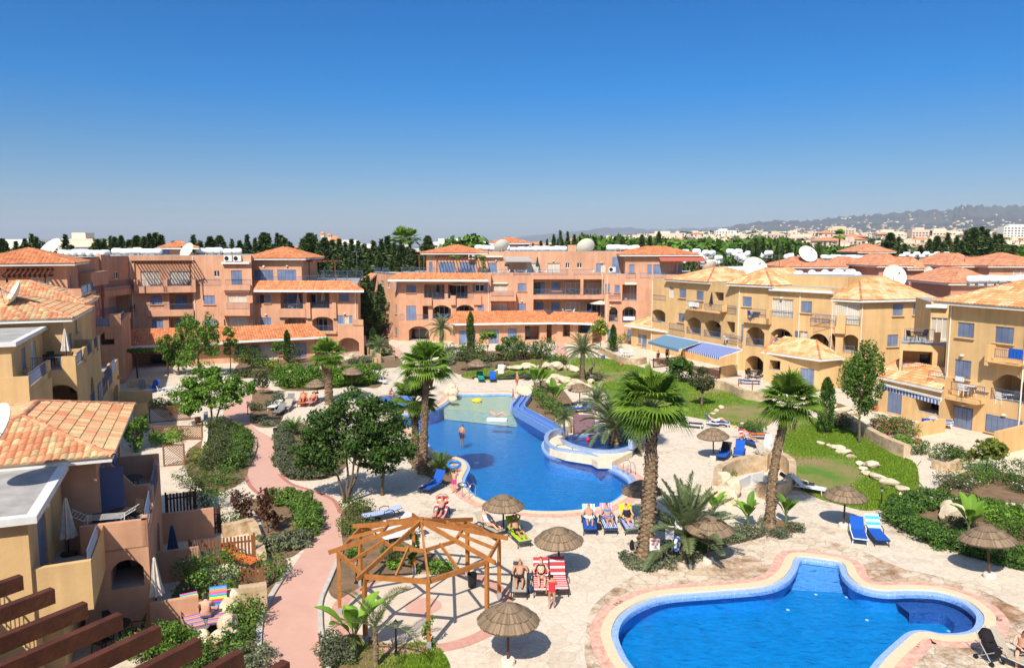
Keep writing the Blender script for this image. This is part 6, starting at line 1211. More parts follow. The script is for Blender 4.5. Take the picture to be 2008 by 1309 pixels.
# blue flume beside the pool
fl=crom([G(x,y,.45) for x,y in [(1031,772),(1023,783),(1016,793),(1020,800),(1034,808),(1060,822),(1098,843)]],4,False)
FLM=tile_mat('flume_light_blue',(.10,.22,.52),(.15,.28,.58),12,(.25,.36,.6))
fe=empty('water_flume',(fl[3].x,fl[3].y,0),label='blue tiled water flume running down beside the big pool',cat='water flume')
for off_,w_,z_,nm in ((-.5,.12,.42,'side_wall'),(0,.12,.36,'divider'),(.5,.14,.50,'side_wall')):
    PP=[]
    for i,p in enumerate(fl): t=(fl[min(i+1,len(fl)-1)]-fl[max(i-1,0)]).normalized(); n=Vector((t.y,-t.x,0)); PP.append(p-n*off_)
    ws=wallstrip(nm,[(q.x-fe.location.x,q.y-fe.location.y) for q in PP],-.1,z_,w_,FLM,fe)
mb=MB(); pr=None
for i,p in enumerate(fl):
    t=(fl[min(i+1,len(fl)-1)]-fl[max(i-1,0)]).normalized(); n=Vector((t.y,-t.x,0))*.5; q=(p-n,p+n)
    if pr: mb.face([(pr[0].x,pr[0].y,.2),(pr[1].x,pr[1].y,.2),(q[1].x,q[1].y,.2),(q[0].x,q[0].y,.2)])
    pr=q
mb.build('channel_floor',tile_mat('flume_blue',(.03,.14,.50),(.06,.20,.58),12),fe,fe.location)
# ladders
def ladder(px,py,rz,label):
    p=G(px,py); t=empty('pool_ladder',p,rz,label=label,cat='pool ladder'); SS=mat('stainless_steel',(.6,.6,.6),.25,metal=.9)
    for x in (-.25,.25): mb=MB(); mb.tube([(x,.45,0),(x,.42,.5),(x,.3,.78),(x,.08,.8),(x,-.08,.6),(x,-.1,0),(x,-.1,-.8)],.022,7); mb.build('handrail',SS,t,smooth=True)
    for z in (-.2,-.45,-.7): mb=MB(); mb.box((0,-.1,z),(.5,.08,.03)); mb.build('rung',SS,t)
ladder(924,972,R(-40+180),'steel pool ladder at the lower left edge of the big pool'); ladder(1229,930,R(-125+60),'steel pool ladder at the right end of the big pool rim')
# ======== straw parasols
POLEW=mat('dark_pole',(.10,.05,.03),.7)
def thatch(r=1.03,z0=1.50,h=.56,seed=0):
    rr=random.Random(seed); mb=MB()
    for (ra,rb,za,zb) in ((.60,1.0,.50,0.0),(.28,.74,.80,.42),(.02,.42,1.0,.76)):
        n=110; 
        for s in range(n):
            a=2*PI*s/n; b=2*PI*(s+1)/n; j=rr.uniform(-.03,.02); 
            P=lambda q,t,z:(q*r*math.cos(t),q*r*math.sin(t),z0+z*h)
            mid=(ra+rb)/2; mz=(za+zb)/2+.05; c=rr.uniform(.6,1.25); c=(.26*c,.18*c,.11*c)
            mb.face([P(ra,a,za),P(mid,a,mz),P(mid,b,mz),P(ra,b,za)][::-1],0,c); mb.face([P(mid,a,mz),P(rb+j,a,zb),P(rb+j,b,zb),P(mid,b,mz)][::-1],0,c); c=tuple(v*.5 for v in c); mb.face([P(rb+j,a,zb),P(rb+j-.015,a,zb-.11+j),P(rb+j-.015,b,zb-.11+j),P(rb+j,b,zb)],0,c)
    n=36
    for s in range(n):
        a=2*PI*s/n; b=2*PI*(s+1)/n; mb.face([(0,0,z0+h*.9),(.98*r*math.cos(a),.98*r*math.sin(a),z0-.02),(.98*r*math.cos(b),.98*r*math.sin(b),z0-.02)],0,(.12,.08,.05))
    return mb
par0=empty('straw_parasol',(0,0,0)); tag(par0,None,'parasol','straw parasols round the pools')
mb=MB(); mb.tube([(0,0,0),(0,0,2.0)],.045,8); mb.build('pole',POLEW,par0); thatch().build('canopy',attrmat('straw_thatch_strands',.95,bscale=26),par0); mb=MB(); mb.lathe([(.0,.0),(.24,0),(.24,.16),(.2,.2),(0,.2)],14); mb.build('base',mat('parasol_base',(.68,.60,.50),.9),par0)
PAR=[(996,1301,1.0,'straw parasol nearest the camera, in front of the lower right gazebo post'),(1097,1126,1.0,'straw parasol above the three loungers with the red towel'),(987,1051,.98,'straw parasol at the lower edge of the big pool, left of the three sunbathers'),(1388,1101,1.0,'straw parasol in front of the bushy date palm'),(1654,1033,1.0,'straw parasol behind the blue and turquoise loungers at right'),(1941,1132,1.05,'straw parasol with tilted pole at the far right by the round hedge'),(1399,899,1.0,'straw parasol next to the two blue loungers above the stone wall'),(1259,1020,1.0,'straw parasol half hidden behind the thick palm trunk'),(1137,797,1.0,'straw parasol on sand between boulders behind the flume'),(624,788,1.0,'straw parasol left of the fan palm by the rear hedge'),(690,761,1.0,'straw parasol right of the fan palm before the round leafy hedge'),(935,745,1.05,'straw parasol behind the green lounger beyond the shallow end')]
for i,(x,y,s,l) in enumerate(PAR):
    if i==0: o=par0; o.location=G(x,y)
    else: o=copy_tree(par0,G(x,y))
    o.rotation_euler=(R(rk.uniform(-2,2)),R(rk.uniform(-3,3) if i!=5 else 7),rk.random()*6); o.scale=(s,s,s); o['label']=l
def closed_umbrella(p,h,col,label,basez=True,s=1):
    t=empty('closed_umbrella',p,label=label,cat='umbrella',s=s); mb=MB(); mb.tube([(0,0,0),(0,0,h)],.025,7); mb.build('pole',BLACKP if basez else WHITE,t); m=mat('cloth_'+col[0],col[1],.85,noise=.25,nscale=6)
    mb=MB(); n=16; prof=[(.02,h+.04),(.05,h-.02),(.10,h-.4),(.17,h-.95),(.24,h-1.35),(.20,h-1.38)]; b0=0
    for q,(r,z) in enumerate(prof):
        for k in range(n): a=2*PI*k/n; r2=r*(1+.28*(1 if k%2 else -1)*min(1,q/2)); mb.v.append((r2*math.cos(a),r2*math.sin(a),z))
    for i in range(len(prof)-1):
        for k in range(n): a=i*n+k; b=i*n+(k+1)%n; mb.f.append((a,b,b+n,a+n)); mb.m.append(0); mb.c.append(None)
    mb.build('cloth',m,t)
    if basez: mb=MB(); mb.lathe([(0,0),(.28,0),(.26,.08),(0,.1)],14); mb.build('base',BLACKP,t)
WC=('white',(.70,.62,.54)); GC=('green',(.02,.07,.08)); BC=('navy',(.03,.06,.13))
closed_umbrella(G(309,1224),2.5,WC,'closed cream umbrella at the corner of the nearest terracotta house',s=1.0)
closed_umbrella(G(342,1132),2.2,BC,'closed dark blue umbrella on the wooden patio of the nearest house')
tb=G(119,1099,3.0); closed_umbrella((tb.x,tb.y+.5,3.0),2.0,WC,'closed cream umbrella on the balcony with the drying rack')
closed_umbrella(plan(123.5,47.6)+(6,),2.4,WC,'closed white umbrella on the furnished terrace of the mid left house')
closed_umbrella(tuple(c1.pt(*c1.uz(*T('e',476,492))).xy)+(6.0,),2.3,('char',(.03,.035,.04)),'closed charcoal umbrella on an upper balcony of the yellow block')
for (k,x,y,pl_,off,col,l,h) in (('b',770,545,w1,1.0,WC,'closed white umbrella on the upper loggia of the left rear block, left one',2.0),('b',930,540,w1,1.0,WC,'closed white umbrella on the upper loggia of the left rear block, right one',2.4),('c',1158,325,m1t,-1.0,GC,'closed dark green umbrella on the long roof terrace of the centre block',2.6),('c',520,470,s2,.8,GC,'closed green umbrella in the upper loggia of the centre block',2.2)):
    u,z=pl_.uz(*T(k,x,y),off); closed_umbrella(pl_.pt(u,z,off),h,col,l,False)
closed_umbrella(G(*T('d',674,800)),2.3,WC,'closed white umbrella on the far patio beside the small cypress'); closed_umbrella(G(*T('b',758,855)),2.3,WC,'closed white umbrella before the blue shutters of the left tiled wing')
def open_umbrella(p,r,col,label):
    t=empty('open_umbrella',p,label=label,cat='umbrella'); mb=MB(); mb.tube([(0,0,0),(0,0,2.2)],.025,6); mb.build('pole',WHITE,t); mb=MB(); mb.lathe([(.01,2.3),(r*.5,2.12),(r,1.9),(r,1.82)],8); mb.build('cloth',mat('cloth_white',WC[1],.85),t)
u,z=s2.uz(*T('c',665,470),.8); open_umbrella(s2.pt(u,z,.8),1.25,WC,'open cream umbrella in the upper loggia of the centre block'); u,z=m1.uz(*T('d',580,590),-.4); open_umbrella(m1.pt(u,z,-.4),1.5,WC,'open cream umbrella on the first floor balcony of the centre block')
# ======== gazebo
GPX=[(666.5,1204),(717,1259),(841,1271),(955,1225),(979,1174),(917,1134),(812,1124),(708,1148)]
TW_=mat('orange_timber',(.44,.18,.045),.6,nscale=4,col2=(.33,.12,.03),bump=.2); gp8=[G(x,y) for x,y in GPX]; gc=sum(gp8,Vector())/8; gz=empty('gazebo',gc,label='octagonal open timber gazebo frame on a round paved floor',cat='gazebo')
gp8=[p-gc for p in gp8]; HP=2.38; ap=Vector((0.05,0,3.35)); tops=[p+Vector((0,0,HP)) for p in gp8]
STL=mat('galvanised_steel',(.35,.36,.37),.5)
for p in gp8:
    mb=MB(); mb.box((p.x,p.y,HP/2+.1),(.13,.13,HP-.2),math.atan2(p.y,p.x)); o=mb.build('post',TW_,gz); mb=MB(); mb.box((p.x,p.y,.14),(.15,.15,.28),math.atan2(p.y,p.x)); mb.build('post_shoe',STL,o)
for i in range(8):
    a,b=tops[i],tops[(i+1)%8]; mb=MB(); mb.beam(a,b,.08,.17); mb.build('ring_beam',TW_,gz)
    out=(a-Vector((0,0,HP))).normalized()*.35; mb=MB(); mb.beam(a+out+Vector((0,0,.04)),ap,.07,.16); mb.build('rafter',TW_,gz)
    m1_=a.lerp(ap,.48)+Vector((0,0,.02)); m2_=b.lerp(ap,.48)+Vector((0,0,.02)); mb=MB(); mb.beam(m1_,m2_,.07,.13); mb.build('ring_beam',TW_,gz)
    mb=MB(); mb.beam(a.lerp(b,.5)+Vector((0,0,.1)),m1_.lerp(m2_,.5)+Vector((0,0,.08)),.06,.12); mb.build('rafter',TW_,gz)
mb=MB(); mb.box((ap.x,ap.y,ap.z-.05),(.16,.16,.4)); mb.build('finial_block',TW_,gz)
for (p,l,h) in ((gp8[6]+gc,'climber winding up the rear gazebo post',1.9),(gp8[2]+gc,'small climber on the front gazebo post',1.2)):
    t=root_of('climbing_plant',p,l,'climber'); r=np.random.default_rng(5); n=900 if h>1.5 else 200; z=r.random(n)*h; a=z*5+r.normal(size=n)*.6; rad=.12+.12*r.random(n); C_=np.stack([np.cos(a)*rad,np.sin(a)*rad,z],1); U_=unit(r.normal(size=(n,3)))*.045; V_=unit(np.cross(U_,r.normal(size=(n,3))))*.035; meshobj('foliage',quads_mesh('foliage',C_,U_,V_,r.random(n),LF['tree']),t)
pe=pent.pt(pent.uz(*T('c',815,240))[0],9.5,-2.4); t=root_of('climbing_plant',pe,'climber hanging on the right end of the centre penthouse pergola','climber'); leaf_part('foliage',[(0,0,1.2,.3,.3,1.3),(-.6,0,2.5,.9,.4,.3),(-4,0,2.5,.9,.4,.25)],900,.1,LF['tree'],t)
# ======== loungers
def lmat(name,c): return mat('towel_'+name,c,.9,noise=.2,nscale=9,bump=.3,bscale=30)
def striped(name,cols,sc=9,axis=0):
    k='stripe_'+name
    if k in MATS: return MATS[k]
    m=bpy.data.materials.new(k); m.use_nodes=True; n=m.node_tree.nodes; l=m.node_tree.links; tc=n.new('ShaderNodeTexCoord'); sp=n.new('ShaderNodeSeparateXYZ'); l.new(tc.outputs['Object'],sp.inputs[0]); mu=n.new('ShaderNodeMath'); mu.operation='MULTIPLY'; mu.inputs[1].default_value=sc; l.new(sp.outputs[axis],mu.inputs[0]); fr=n.new('ShaderNodeMath'); fr.operation='FRACT'; l.new(mu.outputs[0],fr.inputs[0]); r=n.new('ShaderNodeValToRGB'); r.color_ramp.interpolation='CONSTANT'
    for i,c in enumerate(cols):
        e=r.color_ramp.elements[i] if i<2 else r.color_ramp.elements.new(i/len(cols)); e.position=i/len(cols); e.color=(*c,1)
    l.new(fr.outputs[0],r.inputs[0]); l.new(r.outputs[0],n['Principled BSDF'].inputs['Base Color']); n['Principled BSDF'].inputs['Roughness'].default_value=.9; MATS[k]=m; return m
TC=dict(blue=lmat('blue',(.012,.10,.48)),green=lmat('green',(.02,.28,.20)),lime=lmat('lime',(.42,.62,.02)),yellow=lmat('yellow',(.75,.68,.02)),white=lmat('white',(.75,.75,.74)),beige=lmat('beige',(.46,.40,.31)),red=lmat('red',(.60,.03,.04)),dark=lmat('dark',(.05,.04,.04)),orange=lmat('orange',(.75,.16,.04)),turq=striped('turq',[(.05,.40,.60),(.45,.75,.80)],5,1),pink=striped('pink',[(.75,.20,.32),(.82,.45,.52)],7),
 rainbow=striped('rainbow',[(.02,.12,.5),(.7,.05,.06),(.75,.55,.05),(.02,.35,.4),(.65,.1,.35),(.75,.25,.05),(.1,.3,.6)],3.1,1),bluestr=striped('bluestr',[(.02,.10,.45),(.7,.75,.8)],11),redwhite=striped('redwhite',[(.65,.04,.05),(.65,.04,.05),(.8,.75,.7)],6,1),skyw=striped('skyw',[(.25,.55,.75),(.7,.8,.85)],6),lilac=lmat('lilac',(.38,.42,.70)),grey=lmat('grey',(.22,.21,.19)))
FR=dict(dark=mat('lounger_dark_frame',(.03,.035,.06),.5),white=mat('lounger_white_frame',(.78,.78,.77),.4),beige=mat('lounger_beige_frame',(.45,.38,.30),.5))
NL=[0]
def lounger(loc,rz,label,fr='dark',bed='beige',towel=None,back=45,tback=None,group='sun loungers round the pools'):
    t=empty('sun_lounger',loc,rz,label=label,cat='sun lounger',group=group); F_=FR[fr]; ba=R(back); cy,cz=.28,.33; L2=.78; e=Vector((0,cy+L2*math.cos(ba),cz+L2*math.sin(ba)))
    mb=MB()
    for x in (-.31,.31): mb.tube([(x,-.98,.33),(x,.55,.33),(x,.92,.26)],.025,6)
    mb.tube([(-.31,-.98,.33),(.31,-.98,.33)],.025,6); mb.tube([(-.31,.92,.26),(.31,.92,.26)],.025,6)
    for x in (-.34,.34): mb.tube([(x,.0,.33),(x,.05,.5),(x,.28,.56),(x,.5,.50),(x,.58,.33)],.022,6)
    mb.build('frame',F_,t,smooth=True)
    for x in (-.29,.29):
        for y in (-.82,.78): mb=MB(); mb.tube([(x,y,.32),(x*1.08,y+(.05 if y>0 else -.05),0)],.022,6); mb.build('leg',F_,t)
    mb=MB(); mb.box((0,-.33,.345),(.56,1.24,.035)); mb.build('seat',TC[bed],t)
    M_=Matrix.Rotation(ba,3,'X'); mb=MB(); c=Vector((0,cy,cz))+M_@Vector((0,L2/2,.02)); mb.box(c,(.56,L2,.035),M=M_); mb.build('backrest',TC[bed],t)
    if towel:
        mb=MB(); w=.30
        pts=[(-.88,.375),(-.3,.372),(cy-.02,.375)]; pts+=[(cy+math.cos(ba)*s-math.sin(ba)*.045,cz+math.sin(ba)*s+math.cos(ba)*.045) for s in (.1,.45,.80)]
        for (y0,z0),(y1,z1) in zip(pts[:-1],pts[1:]): mb.face([(-w,y0,z0),(w,y0,z0),(w,y1,z1),(-w,y1,z1)])
        mb.face([(-w,pts[0][0],pts[0][1]),(w,pts[0][0],pts[0][1]),(w+.01,pts[0][0]-.03,.25),(-w-.01,pts[0][0]-.03,.25)])
        tw=mb.build('towel',TC[towel],t)
        if tback:
            mb=MB(); p=pts[3:]; mb.face([(-w-.01,p[0][0]-.01,p[0][1]+.012),(w+.01,p[0][0]-.01,p[0][1]+.012),(w+.01,p[2][0]-.01,p[2][1]+.012),(-w-.01,p[2][0]-.01,p[2][1]+.012)]); mb.build('towel',TC[tback],t)
    return t
# ======== people
SK=dict(tan=mat('skin_tan',(.50,.25,.15),.55,noise=.12,nscale=8),fair=mat('skin_fair',(.68,.37,.25),.55,noise=.1,nscale=8)); HAIR=dict(dark=mat('hair_dark',(.02,.012,.008),.6),brown=mat('hair_brown',(.08,.035,.015),.6),grey=mat('hair_grey',(.40,.36,.32),.6),fair=mat('hair_fair',(.36,.22,.08),.6))
CL_=lambda n,c:mat('cloth_'+n,c,.8)
def pose(kind,o={}):
    P={}
    if kind=='lounge':
        P=dict(pel=(0,0,.47),bel=(0,.16,.56),che=(0,.33,.73),nek=(0,.46,.89),hed=(0,.50,1.02),crn=(0,.53,1.10),nos=(0,.395,1.035))
        for s,n in ((-1,'l'),(1,'r')):
            P['hip'+n]=(s*.10,-.05,.46); P['kne'+n]=(s*.13,-.46,.60); P['ank'+n]=(s*.10,-.80,.42); P['toe'+n]=(s*.12,-.88,.52); P['sho'+n]=(s*.19,.38,.80); P['elb'+n]=(s*.31,.18,.60); P['wri'+n]=(s*.17,-.04,.60); P['han'+n]=(s*.12,-.11,.60)
    elif kind=='flat':
        P=dict(pel=(0,0,.47),bel=(0,.18,.5),che=(0,.36,.60),nek=(0,.50,.70),hed=(0,.58,.80),crn=(0,.62,.86),nos=(0,.49,.84))
        for s,n in ((-1,'l'),(1,'r')):
            P['hip'+n]=(s*.10,-.05,.46); P['kne'+n]=(s*.12,-.40,.68); P['ank'+n]=(s*.10,-.72,.42); P['toe'+n]=(s*.12,-.84,.42); P['sho'+n]=(s*.19,.42,.64); P['elb'+n]=(s*.33,.22,.52); P['wri'+n]=(s*.26,-.02,.50); P['han'+n]=(s*.24,-.10,.50)
    elif kind=='stand':
        P=dict(pel=(0,0,.92),bel=(0,0,1.08),che=(0,0,1.30),nek=(0,0,1.47),hed=(0,-.01,1.60),crn=(0,.01,1.69),nos=(0,-.12,1.58))
        for s,n in ((-1,'l'),(1,'r')):
            P['hip'+n]=(s*.10,0,.88); P['kne'+n]=(s*.11,-.03-s*.05,.48); P['ank'+n]=(s*.11,.02+s*.06,.08); P['toe'+n]=(s*.12,-.13+s*.06,.04); P['sho'+n]=(s*.18,0,1.40); P['elb'+n]=(s*.25,.03,1.12); P['wri'+n]=(s*.26,-.06,.88); P['han'+n]=(s*.26,-.08,.80)
    elif kind=='sit':
        P=dict(pel=(0,0,.50),bel=(0,.0,.66),che=(0,-.06,.88),nek=(0,-.14,1.04),hed=(0,-.22,1.14),crn=(0,-.22,1.23),nos=(0,-.33,1.10))
        for s,n in ((-1,'l'),(1,'r')):
            P['hip'+n]=(s*.10,-.04,.48); P['kne'+n]=(s*.18,-.44,.50); P['ank'+n]=(s*.17,-.46,.08); P['toe'+n]=(s*.18,-.60,.04); P['sho'+n]=(s*.19,-.08,.98); P['elb'+n]=(s*.28,-.24,.74); P['wri'+n]=(s*.10,-.40,.70); P['han'+n]=(s*.05,-.45,.68)
    P.update(o); return P
RADI=dict(pel=(.15,.12),bel=(.135,.10),che=(.165,.11),nek=(.055,.055),hed=(.080,.10),crn=(.068,.085),nos=(.014,.014),hip=(.095,.095),kne=(.058,.058),ank=(.038,.038),toe=(.036,.022),sho=(.058,.055),elb=(.040,.040),wri=(.026,.022),han=(.036,.018))
def person(loc,rz,kind,label,skin='tan',hair='brown',wear=None,wcol=(.02,.02,.03),s=1.0,o={},wn='',fat=1.0,hairlong=False,top=None,glasses=False,group=None):
    P=pose(kind,o); names=list(P); me=bpy.data.meshes.new('body'); V=[Vector(P[n]) for n in names]; I={n:i for i,n in enumerate(names)}; E_=[('pel','bel'),('bel','che'),('che','nek'),('nek','hed'),('hed','crn'),('hed','nos')]
    for n in 'lr': E_+=[('pel','hip'+n),('hip'+n,'kne'+n),('kne'+n,'ank'+n),('ank'+n,'toe'+n),('che','sho'+n),('sho'+n,'elb'+n),('elb'+n,'wri'+n),('wri'+n,'han'+n)]
    ed=[(I[a],I[b]) for a,b in E_]; rad=[]
    for n in names:
        k=n if n in RADI else n[:3]; r=RADI[k]; f=fat if k in('pel','bel','che','hip','kne','elb') else 1; rad.append((r[0]*f,r[1]*f))
    for n in 'lr':   # fingers and thumb
        h=V[I['han'+n]]; w_=V[I['wri'+n]]; d=(h-w_).normalized(); sd=d.cross(Vector((0,0,1)) if abs(d.z)<.9 else Vector((0,1,0))).normalized(); dn=sd.cross(d)
        for q,(off,ln) in enumerate(((-.03,.06),(-.01,.075),(.01,.07),(.03,.055))):
            V.append(h+sd*off+d*.04); V.append(h+sd*off*1.1+d*(.04+ln)+dn*.012); k=len(V); ed+=[(I['han'+n],k-2),(k-2,k-1)]; rad+=[(.010,.010),(.008,.008)]
        V.append(h+sd*.05*(1 if n=='l' else -1)+d*.01); V.append(h+sd*.07*(1 if n=='l' else -1)+d*.05); k=len(V); ed+=[(I['han'+n],k-2),(k-2,k-1)]; rad+=[(.012,.012),(.009,.009)]
    me.from_pydata([tuple(v) for v in V],ed,[]); ob=bpy.data.objects.new('b',me); link(ob); md=ob.modifiers.new('s','SKIN'); md.use_smooth_shade=True
    sv=me.skin_vertices[0].data
    for i,r in enumerate(rad): sv[i].radius=r
    sv[I['pel']].use_root=True
    ob.modifiers.new('u','SUBSURF').levels=1
    dg=bpy.context.evaluated_depsgraph_get(); m2=bpy.data.meshes.new_from_object(ob.evaluated_get(dg)); bpy.data.objects.remove(ob)
    t=empty('person',loc,rz,label=label,cat='person',group=group,s=s); m2.materials.clear(); m2.materials.append(SK[skin]); b=meshobj('body',m2,t)
    pel=Vector(P['pel']); che=Vector(P['che']); bel=Vector(P['bel'])
    def cloth(nm,test,m,off=.008):
        mb=MB(); 
        for f in m2.polygons:
            if test(f.center):
                mb.face([m2.vertices[i].co+m2.vertices[i].normal*off for i in f.vertices])
        if mb.f: mb.build(nm,m,t,smooth=True)
    kn=(Vector(P['knel'])+Vector(P['kner']))/2; ax=(kn-pel).normalized(); up=(che-pel).normalized()
    sh=dict(shorts=.26,brief=.08,suit=.06,skirt=.2)
    if wear: cloth({'shorts':'swim_shorts','brief':'swim_briefs','suit':'swimsuit'}.get(wear,'garment'),lambda c:(c-pel).dot(ax)<sh[wear] and (c-pel).dot(up)<(.13 if wear!='suit' else (che-pel).length+.06) and (c-pel).length<.62 and abs(c.x)<(.25 if wear!='suit' else .17) and (c-Vector(P['hed'])).length>.2,CL_(wn or wear,wcol))
    if top: cloth('bikini_top',lambda c:abs((c-che).dot(up)-.01)<.055 and abs(c.x)<.17 and (c-che).length<.22,CL_((wn or wear)+'_top',top))
    hd=Vector(P['hed']); cr=Vector(P['crn']); no=Vector(P['nos']); fw=(no-hd).normalized(); ha=(cr-hd).normalized()
    if hair: cloth('hair',lambda c:(c-hd).length<.16 and ((c-hd).dot(ha)>.03 or (c-hd).dot(fw)<.01) and (c-hd).dot(ha)>(-.10 if hairlong else -.04),HAIR[hair],.014)
    sd=ha.cross(fw).normalized(); mb=MB()
    for k in (-1,1): mb.lathe([(.001,-.012),(.016,-.004),(.016,.006),(.001,.012)],8,hd+fw*.088+ha*.018+sd*.034*k)
    mb.beam(hd+fw*.09+ha*.018-sd*.03,hd+fw*.09+ha*.018+sd*.03,.006,.006); mb.build('sunglasses' if glasses else 'eyes',BLACKP if glasses else mat('eye_dark',(.05,.03,.02),.3),t)
    return t
def at_head(px,py): return G(px,py)
LG=[ # px,py of the middle, rz deg, frame, bed, towel, back, towel on back, label, person tuple
(864,1018,6,'dark','blue','redwhite',48,None,'lounger with red striped towel behind the gazebo top',('lounge','tanned man lying with raised arms behind the gazebo top','tan','grey','shorts',(.02,.02,.05),'armsup')),
(851,960,28,'dark','blue','blue',50,None,'blue towelled empty lounger right of the dark shade tree',None),
(748,1018,60,'dark','bluestr','bluestr',12,None,'blue and white striped lounger behind the rounded path shrubs',None),
(790,1058,60,'white','white',None,25,None,'white plastic lounger seen through the gazebo rafters, left one',None),(772,1045,55,'white','white',None,40,None,'white plastic lounger seen through the gazebo rafters, rear one',None),
(960,1045,-38,'dark','dark','beige',38,None,'dark lounger just right of the gazebo roof',('lounge','woman in white top on the dark lounger beside the gazebo roof','fair','brown','suit',(.75,.75,.75),None)),
(1014,1060,-22,'dark','beige','lime',52,None,'lounger with lime green towel below the pool edge parasol',('lounge','tanned man with an arm behind his head on the lime green towel','tan','dark','shorts',(.02,.02,.02),'armup')),
(1155,1036,2,'dark','blue','blue',52,'skyw','blue lounger with light striped towel, left of the three by the pool',('lounge','balding tanned man in patterned swim shorts, left of the three by the pool','tan','fair','shorts',(.60,.75,.72),None)),
(1192,1035,-2,'dark','blue','bluestr',55,'pink','lounger with pink towel, middle of the three by the pool',('lounge','dark haired woman in blue bikini on the pink towel','tan','dark','brief',(.02,.20,.55),None)),
(1231,1036,-4,'dark','lilac','lilac',52,'yellow','lounger with yellow back towel, right of the three by the pool',('lounge','woman in black swimsuit and sunglasses on the yellow towel','fair','brown','suit',(.012,.012,.016),'g')),
(1019,1155,2,'dark','beige',None,48,None,'beige lounger, left of the three below the middle straw parasol',('lounge','bald man in dark shorts on the left beige lounger','tan',None,'shorts',(.02,.02,.025),'armbent')),
(1061,1152,0,'dark','beige','redwhite',50,None,'beige lounger with red towel, middle of the three below the straw parasol',('lounge','dark haired woman in black bikini and sunglasses','fair','dark','brief',(.012,.012,.012),'gb')),
(1095,1150,-2,'dark','beige','redwhite',50,None,'beige lounger with red and white towel, right of the three below the straw parasol',None),
(1682,1055,18,'white','blue','blue',30,None,'white framed blue lounger behind the lower pool, the left one',None),(1717,1057,8,'dark','blue','blue',48,'turq','lounger with turquoise patterned towel behind the lower pool',None),
(1420,898,28,'dark','blue','blue',42,'dark','blue lounger with dark towel over its back, right of the parasol pole',None),(1449,896,22,'dark','beige','blue',50,None,'blue lounger with beige back, second from the parasol pole',None),
(1404,836,-78,'white','blue','blue',45,None,'white framed lounger with blue cushion at the lawn edge',('flat','sunbather in a white cap with knees up on the white lounger','fair','fair','shorts',(.7,.7,.7),None)),
(1352,838,-70,'white','dark','dark',45,None,'white framed lounger with dark cushion left of the sunbather in the cap',None),
(1468,873,-25,'dark','blue','blue',50,'redwhite','blue lounger with red edged towel above the white chairs',('lounge','tanned woman in light blue bikini on the blue lounger near the lawn','tan','brown','brief',(.25,.50,.62),None)),
(1482,860,-80,'dark','grey','orange',20,None,'low lounger with an orange towel near the lawn edge',None),(1500,900,-15,'beige','beige',None,50,None,'beige lounger with a dark striped towel hanging on its back',None),
(1582,964,-55,'white','white',None,42,None,'white plastic lounger left of the right straw parasol, nearest the lawn',None),(1563,957,-60,'beige','grey','dark',30,None,'dark lounger piled with beach things beside the white plastic one',None),
(943,747,-8,'dark','green','green',40,None,'green lounger behind the shallow end',None),(966,747,-3,'dark','blue','blue',42,None,'bright blue lounger behind the shallow end, right of the green one',None),
(994,744,80,'dark','dark',None,20,None,'dark lounger in the row right of the notice board, first',None),(1012,743,75,'dark','dark','dark',25,None,'dark lounger in the row right of the notice board, second',None),(1036,743,20,'dark','dark','dark',45,None,'dark lounger in the row right of the notice board, last',None),
(594,794,-6,'dark','orange','orange',48,None,'lounger with orange towel at the rear left, left of two',('lounge','sunbather on the left orange towel near the rear fan palm','tan','brown','shorts',(.5,.1,.05),None)),(613,793,6,'dark','orange','redwhite',48,None,'lounger with orange towel at the rear left, right of two',('lounge','sunbather on the right orange towel near the rear fan palm','tan','dark','shorts',(.5,.1,.05),None)),
(540,801,4,'white','white','white',15,None,'white towelled lounger in the group at the rear left, first',None),(549,812,2,'dark','grey','grey',30,None,'grey lounger in the group at the rear left, in the middle',None),(563,804,-4,'beige','beige','beige',30,None,'beige lounger in the group at the rear left, last',None),(568,793,-4,'beige','beige','grey',35,None,'beige lounger behind the last one in the rear left group',None),
(742,752,-60,'white','white',None,45,None,'white lounger at the end of the round leafy hedge',None),
(378,1225,-30,'dark','rainbow','rainbow',40,None,'lounger with rainbow striped towel, left of the two in the lower left garden',None),(428,1215,-18,'dark','rainbow','rainbow',58,None,'lounger with rainbow striped towel, right of the two in the lower left garden',None),
(472,1108,-60,'dark','orange','orange',35,None,'lounger with orange towel on the paved terrace by the picket fence',None),
(1985,1303,-30,'beige','beige',None,50,None,'beige lounger cut by the lower right corner',None),
(1470,753,-80,'dark','blue','blue',8,None,'flat blue lounger on the patio of the yellow block',None),(280,766,-30,'beige','grey',None,50,None,'grey lounger in the shaded yard at the left',None),(300,768,10,'dark','blue','blue',60,None,'lounger with blue back towel in the shaded yard at the left',None),
(1135,808,75,'dark','blue','blue',10,None,'blue lounger under the parasol on the sand behind the flume',None)]
ARM={'armsup':{'elbl':(-.34,.50,1.0),'wril':(-.15,.62,1.12),'hanl':(-.08,.62,1.12),'elbr':(.34,.50,1.0),'wrir':(.15,.62,1.12),'hanr':(.08,.62,1.12)},'armup':{'elbr':(.36,.48,1.0),'wrir':(.16,.62,1.10),'hanr':(.09,.62,1.12)},'armbent':{'elbr':(.36,.20,.66),'wrir':(.34,.02,.86),'hanr':(.30,-.02,.93)}}
for (x,y,rz,fr,bed,tw,ba,tb_,l,pe_) in LG:
    p=G(x,y); lounger(p,R(-rz) if rz else 0,l,fr,bed,tw,ba,tb_)
    if pe_:
        k,pl2,sk,ha,we,wc_,fx=pe_; o_=ARM.get(fx,{}); person(p,R(-rz),k,pl2,sk,ha,we,wc_,1.0,o_,'w%d'%x,1.12 if fx in('g',None) else 1.0,False,wc_ if we=='brief' else None,fx in('g','gb'))
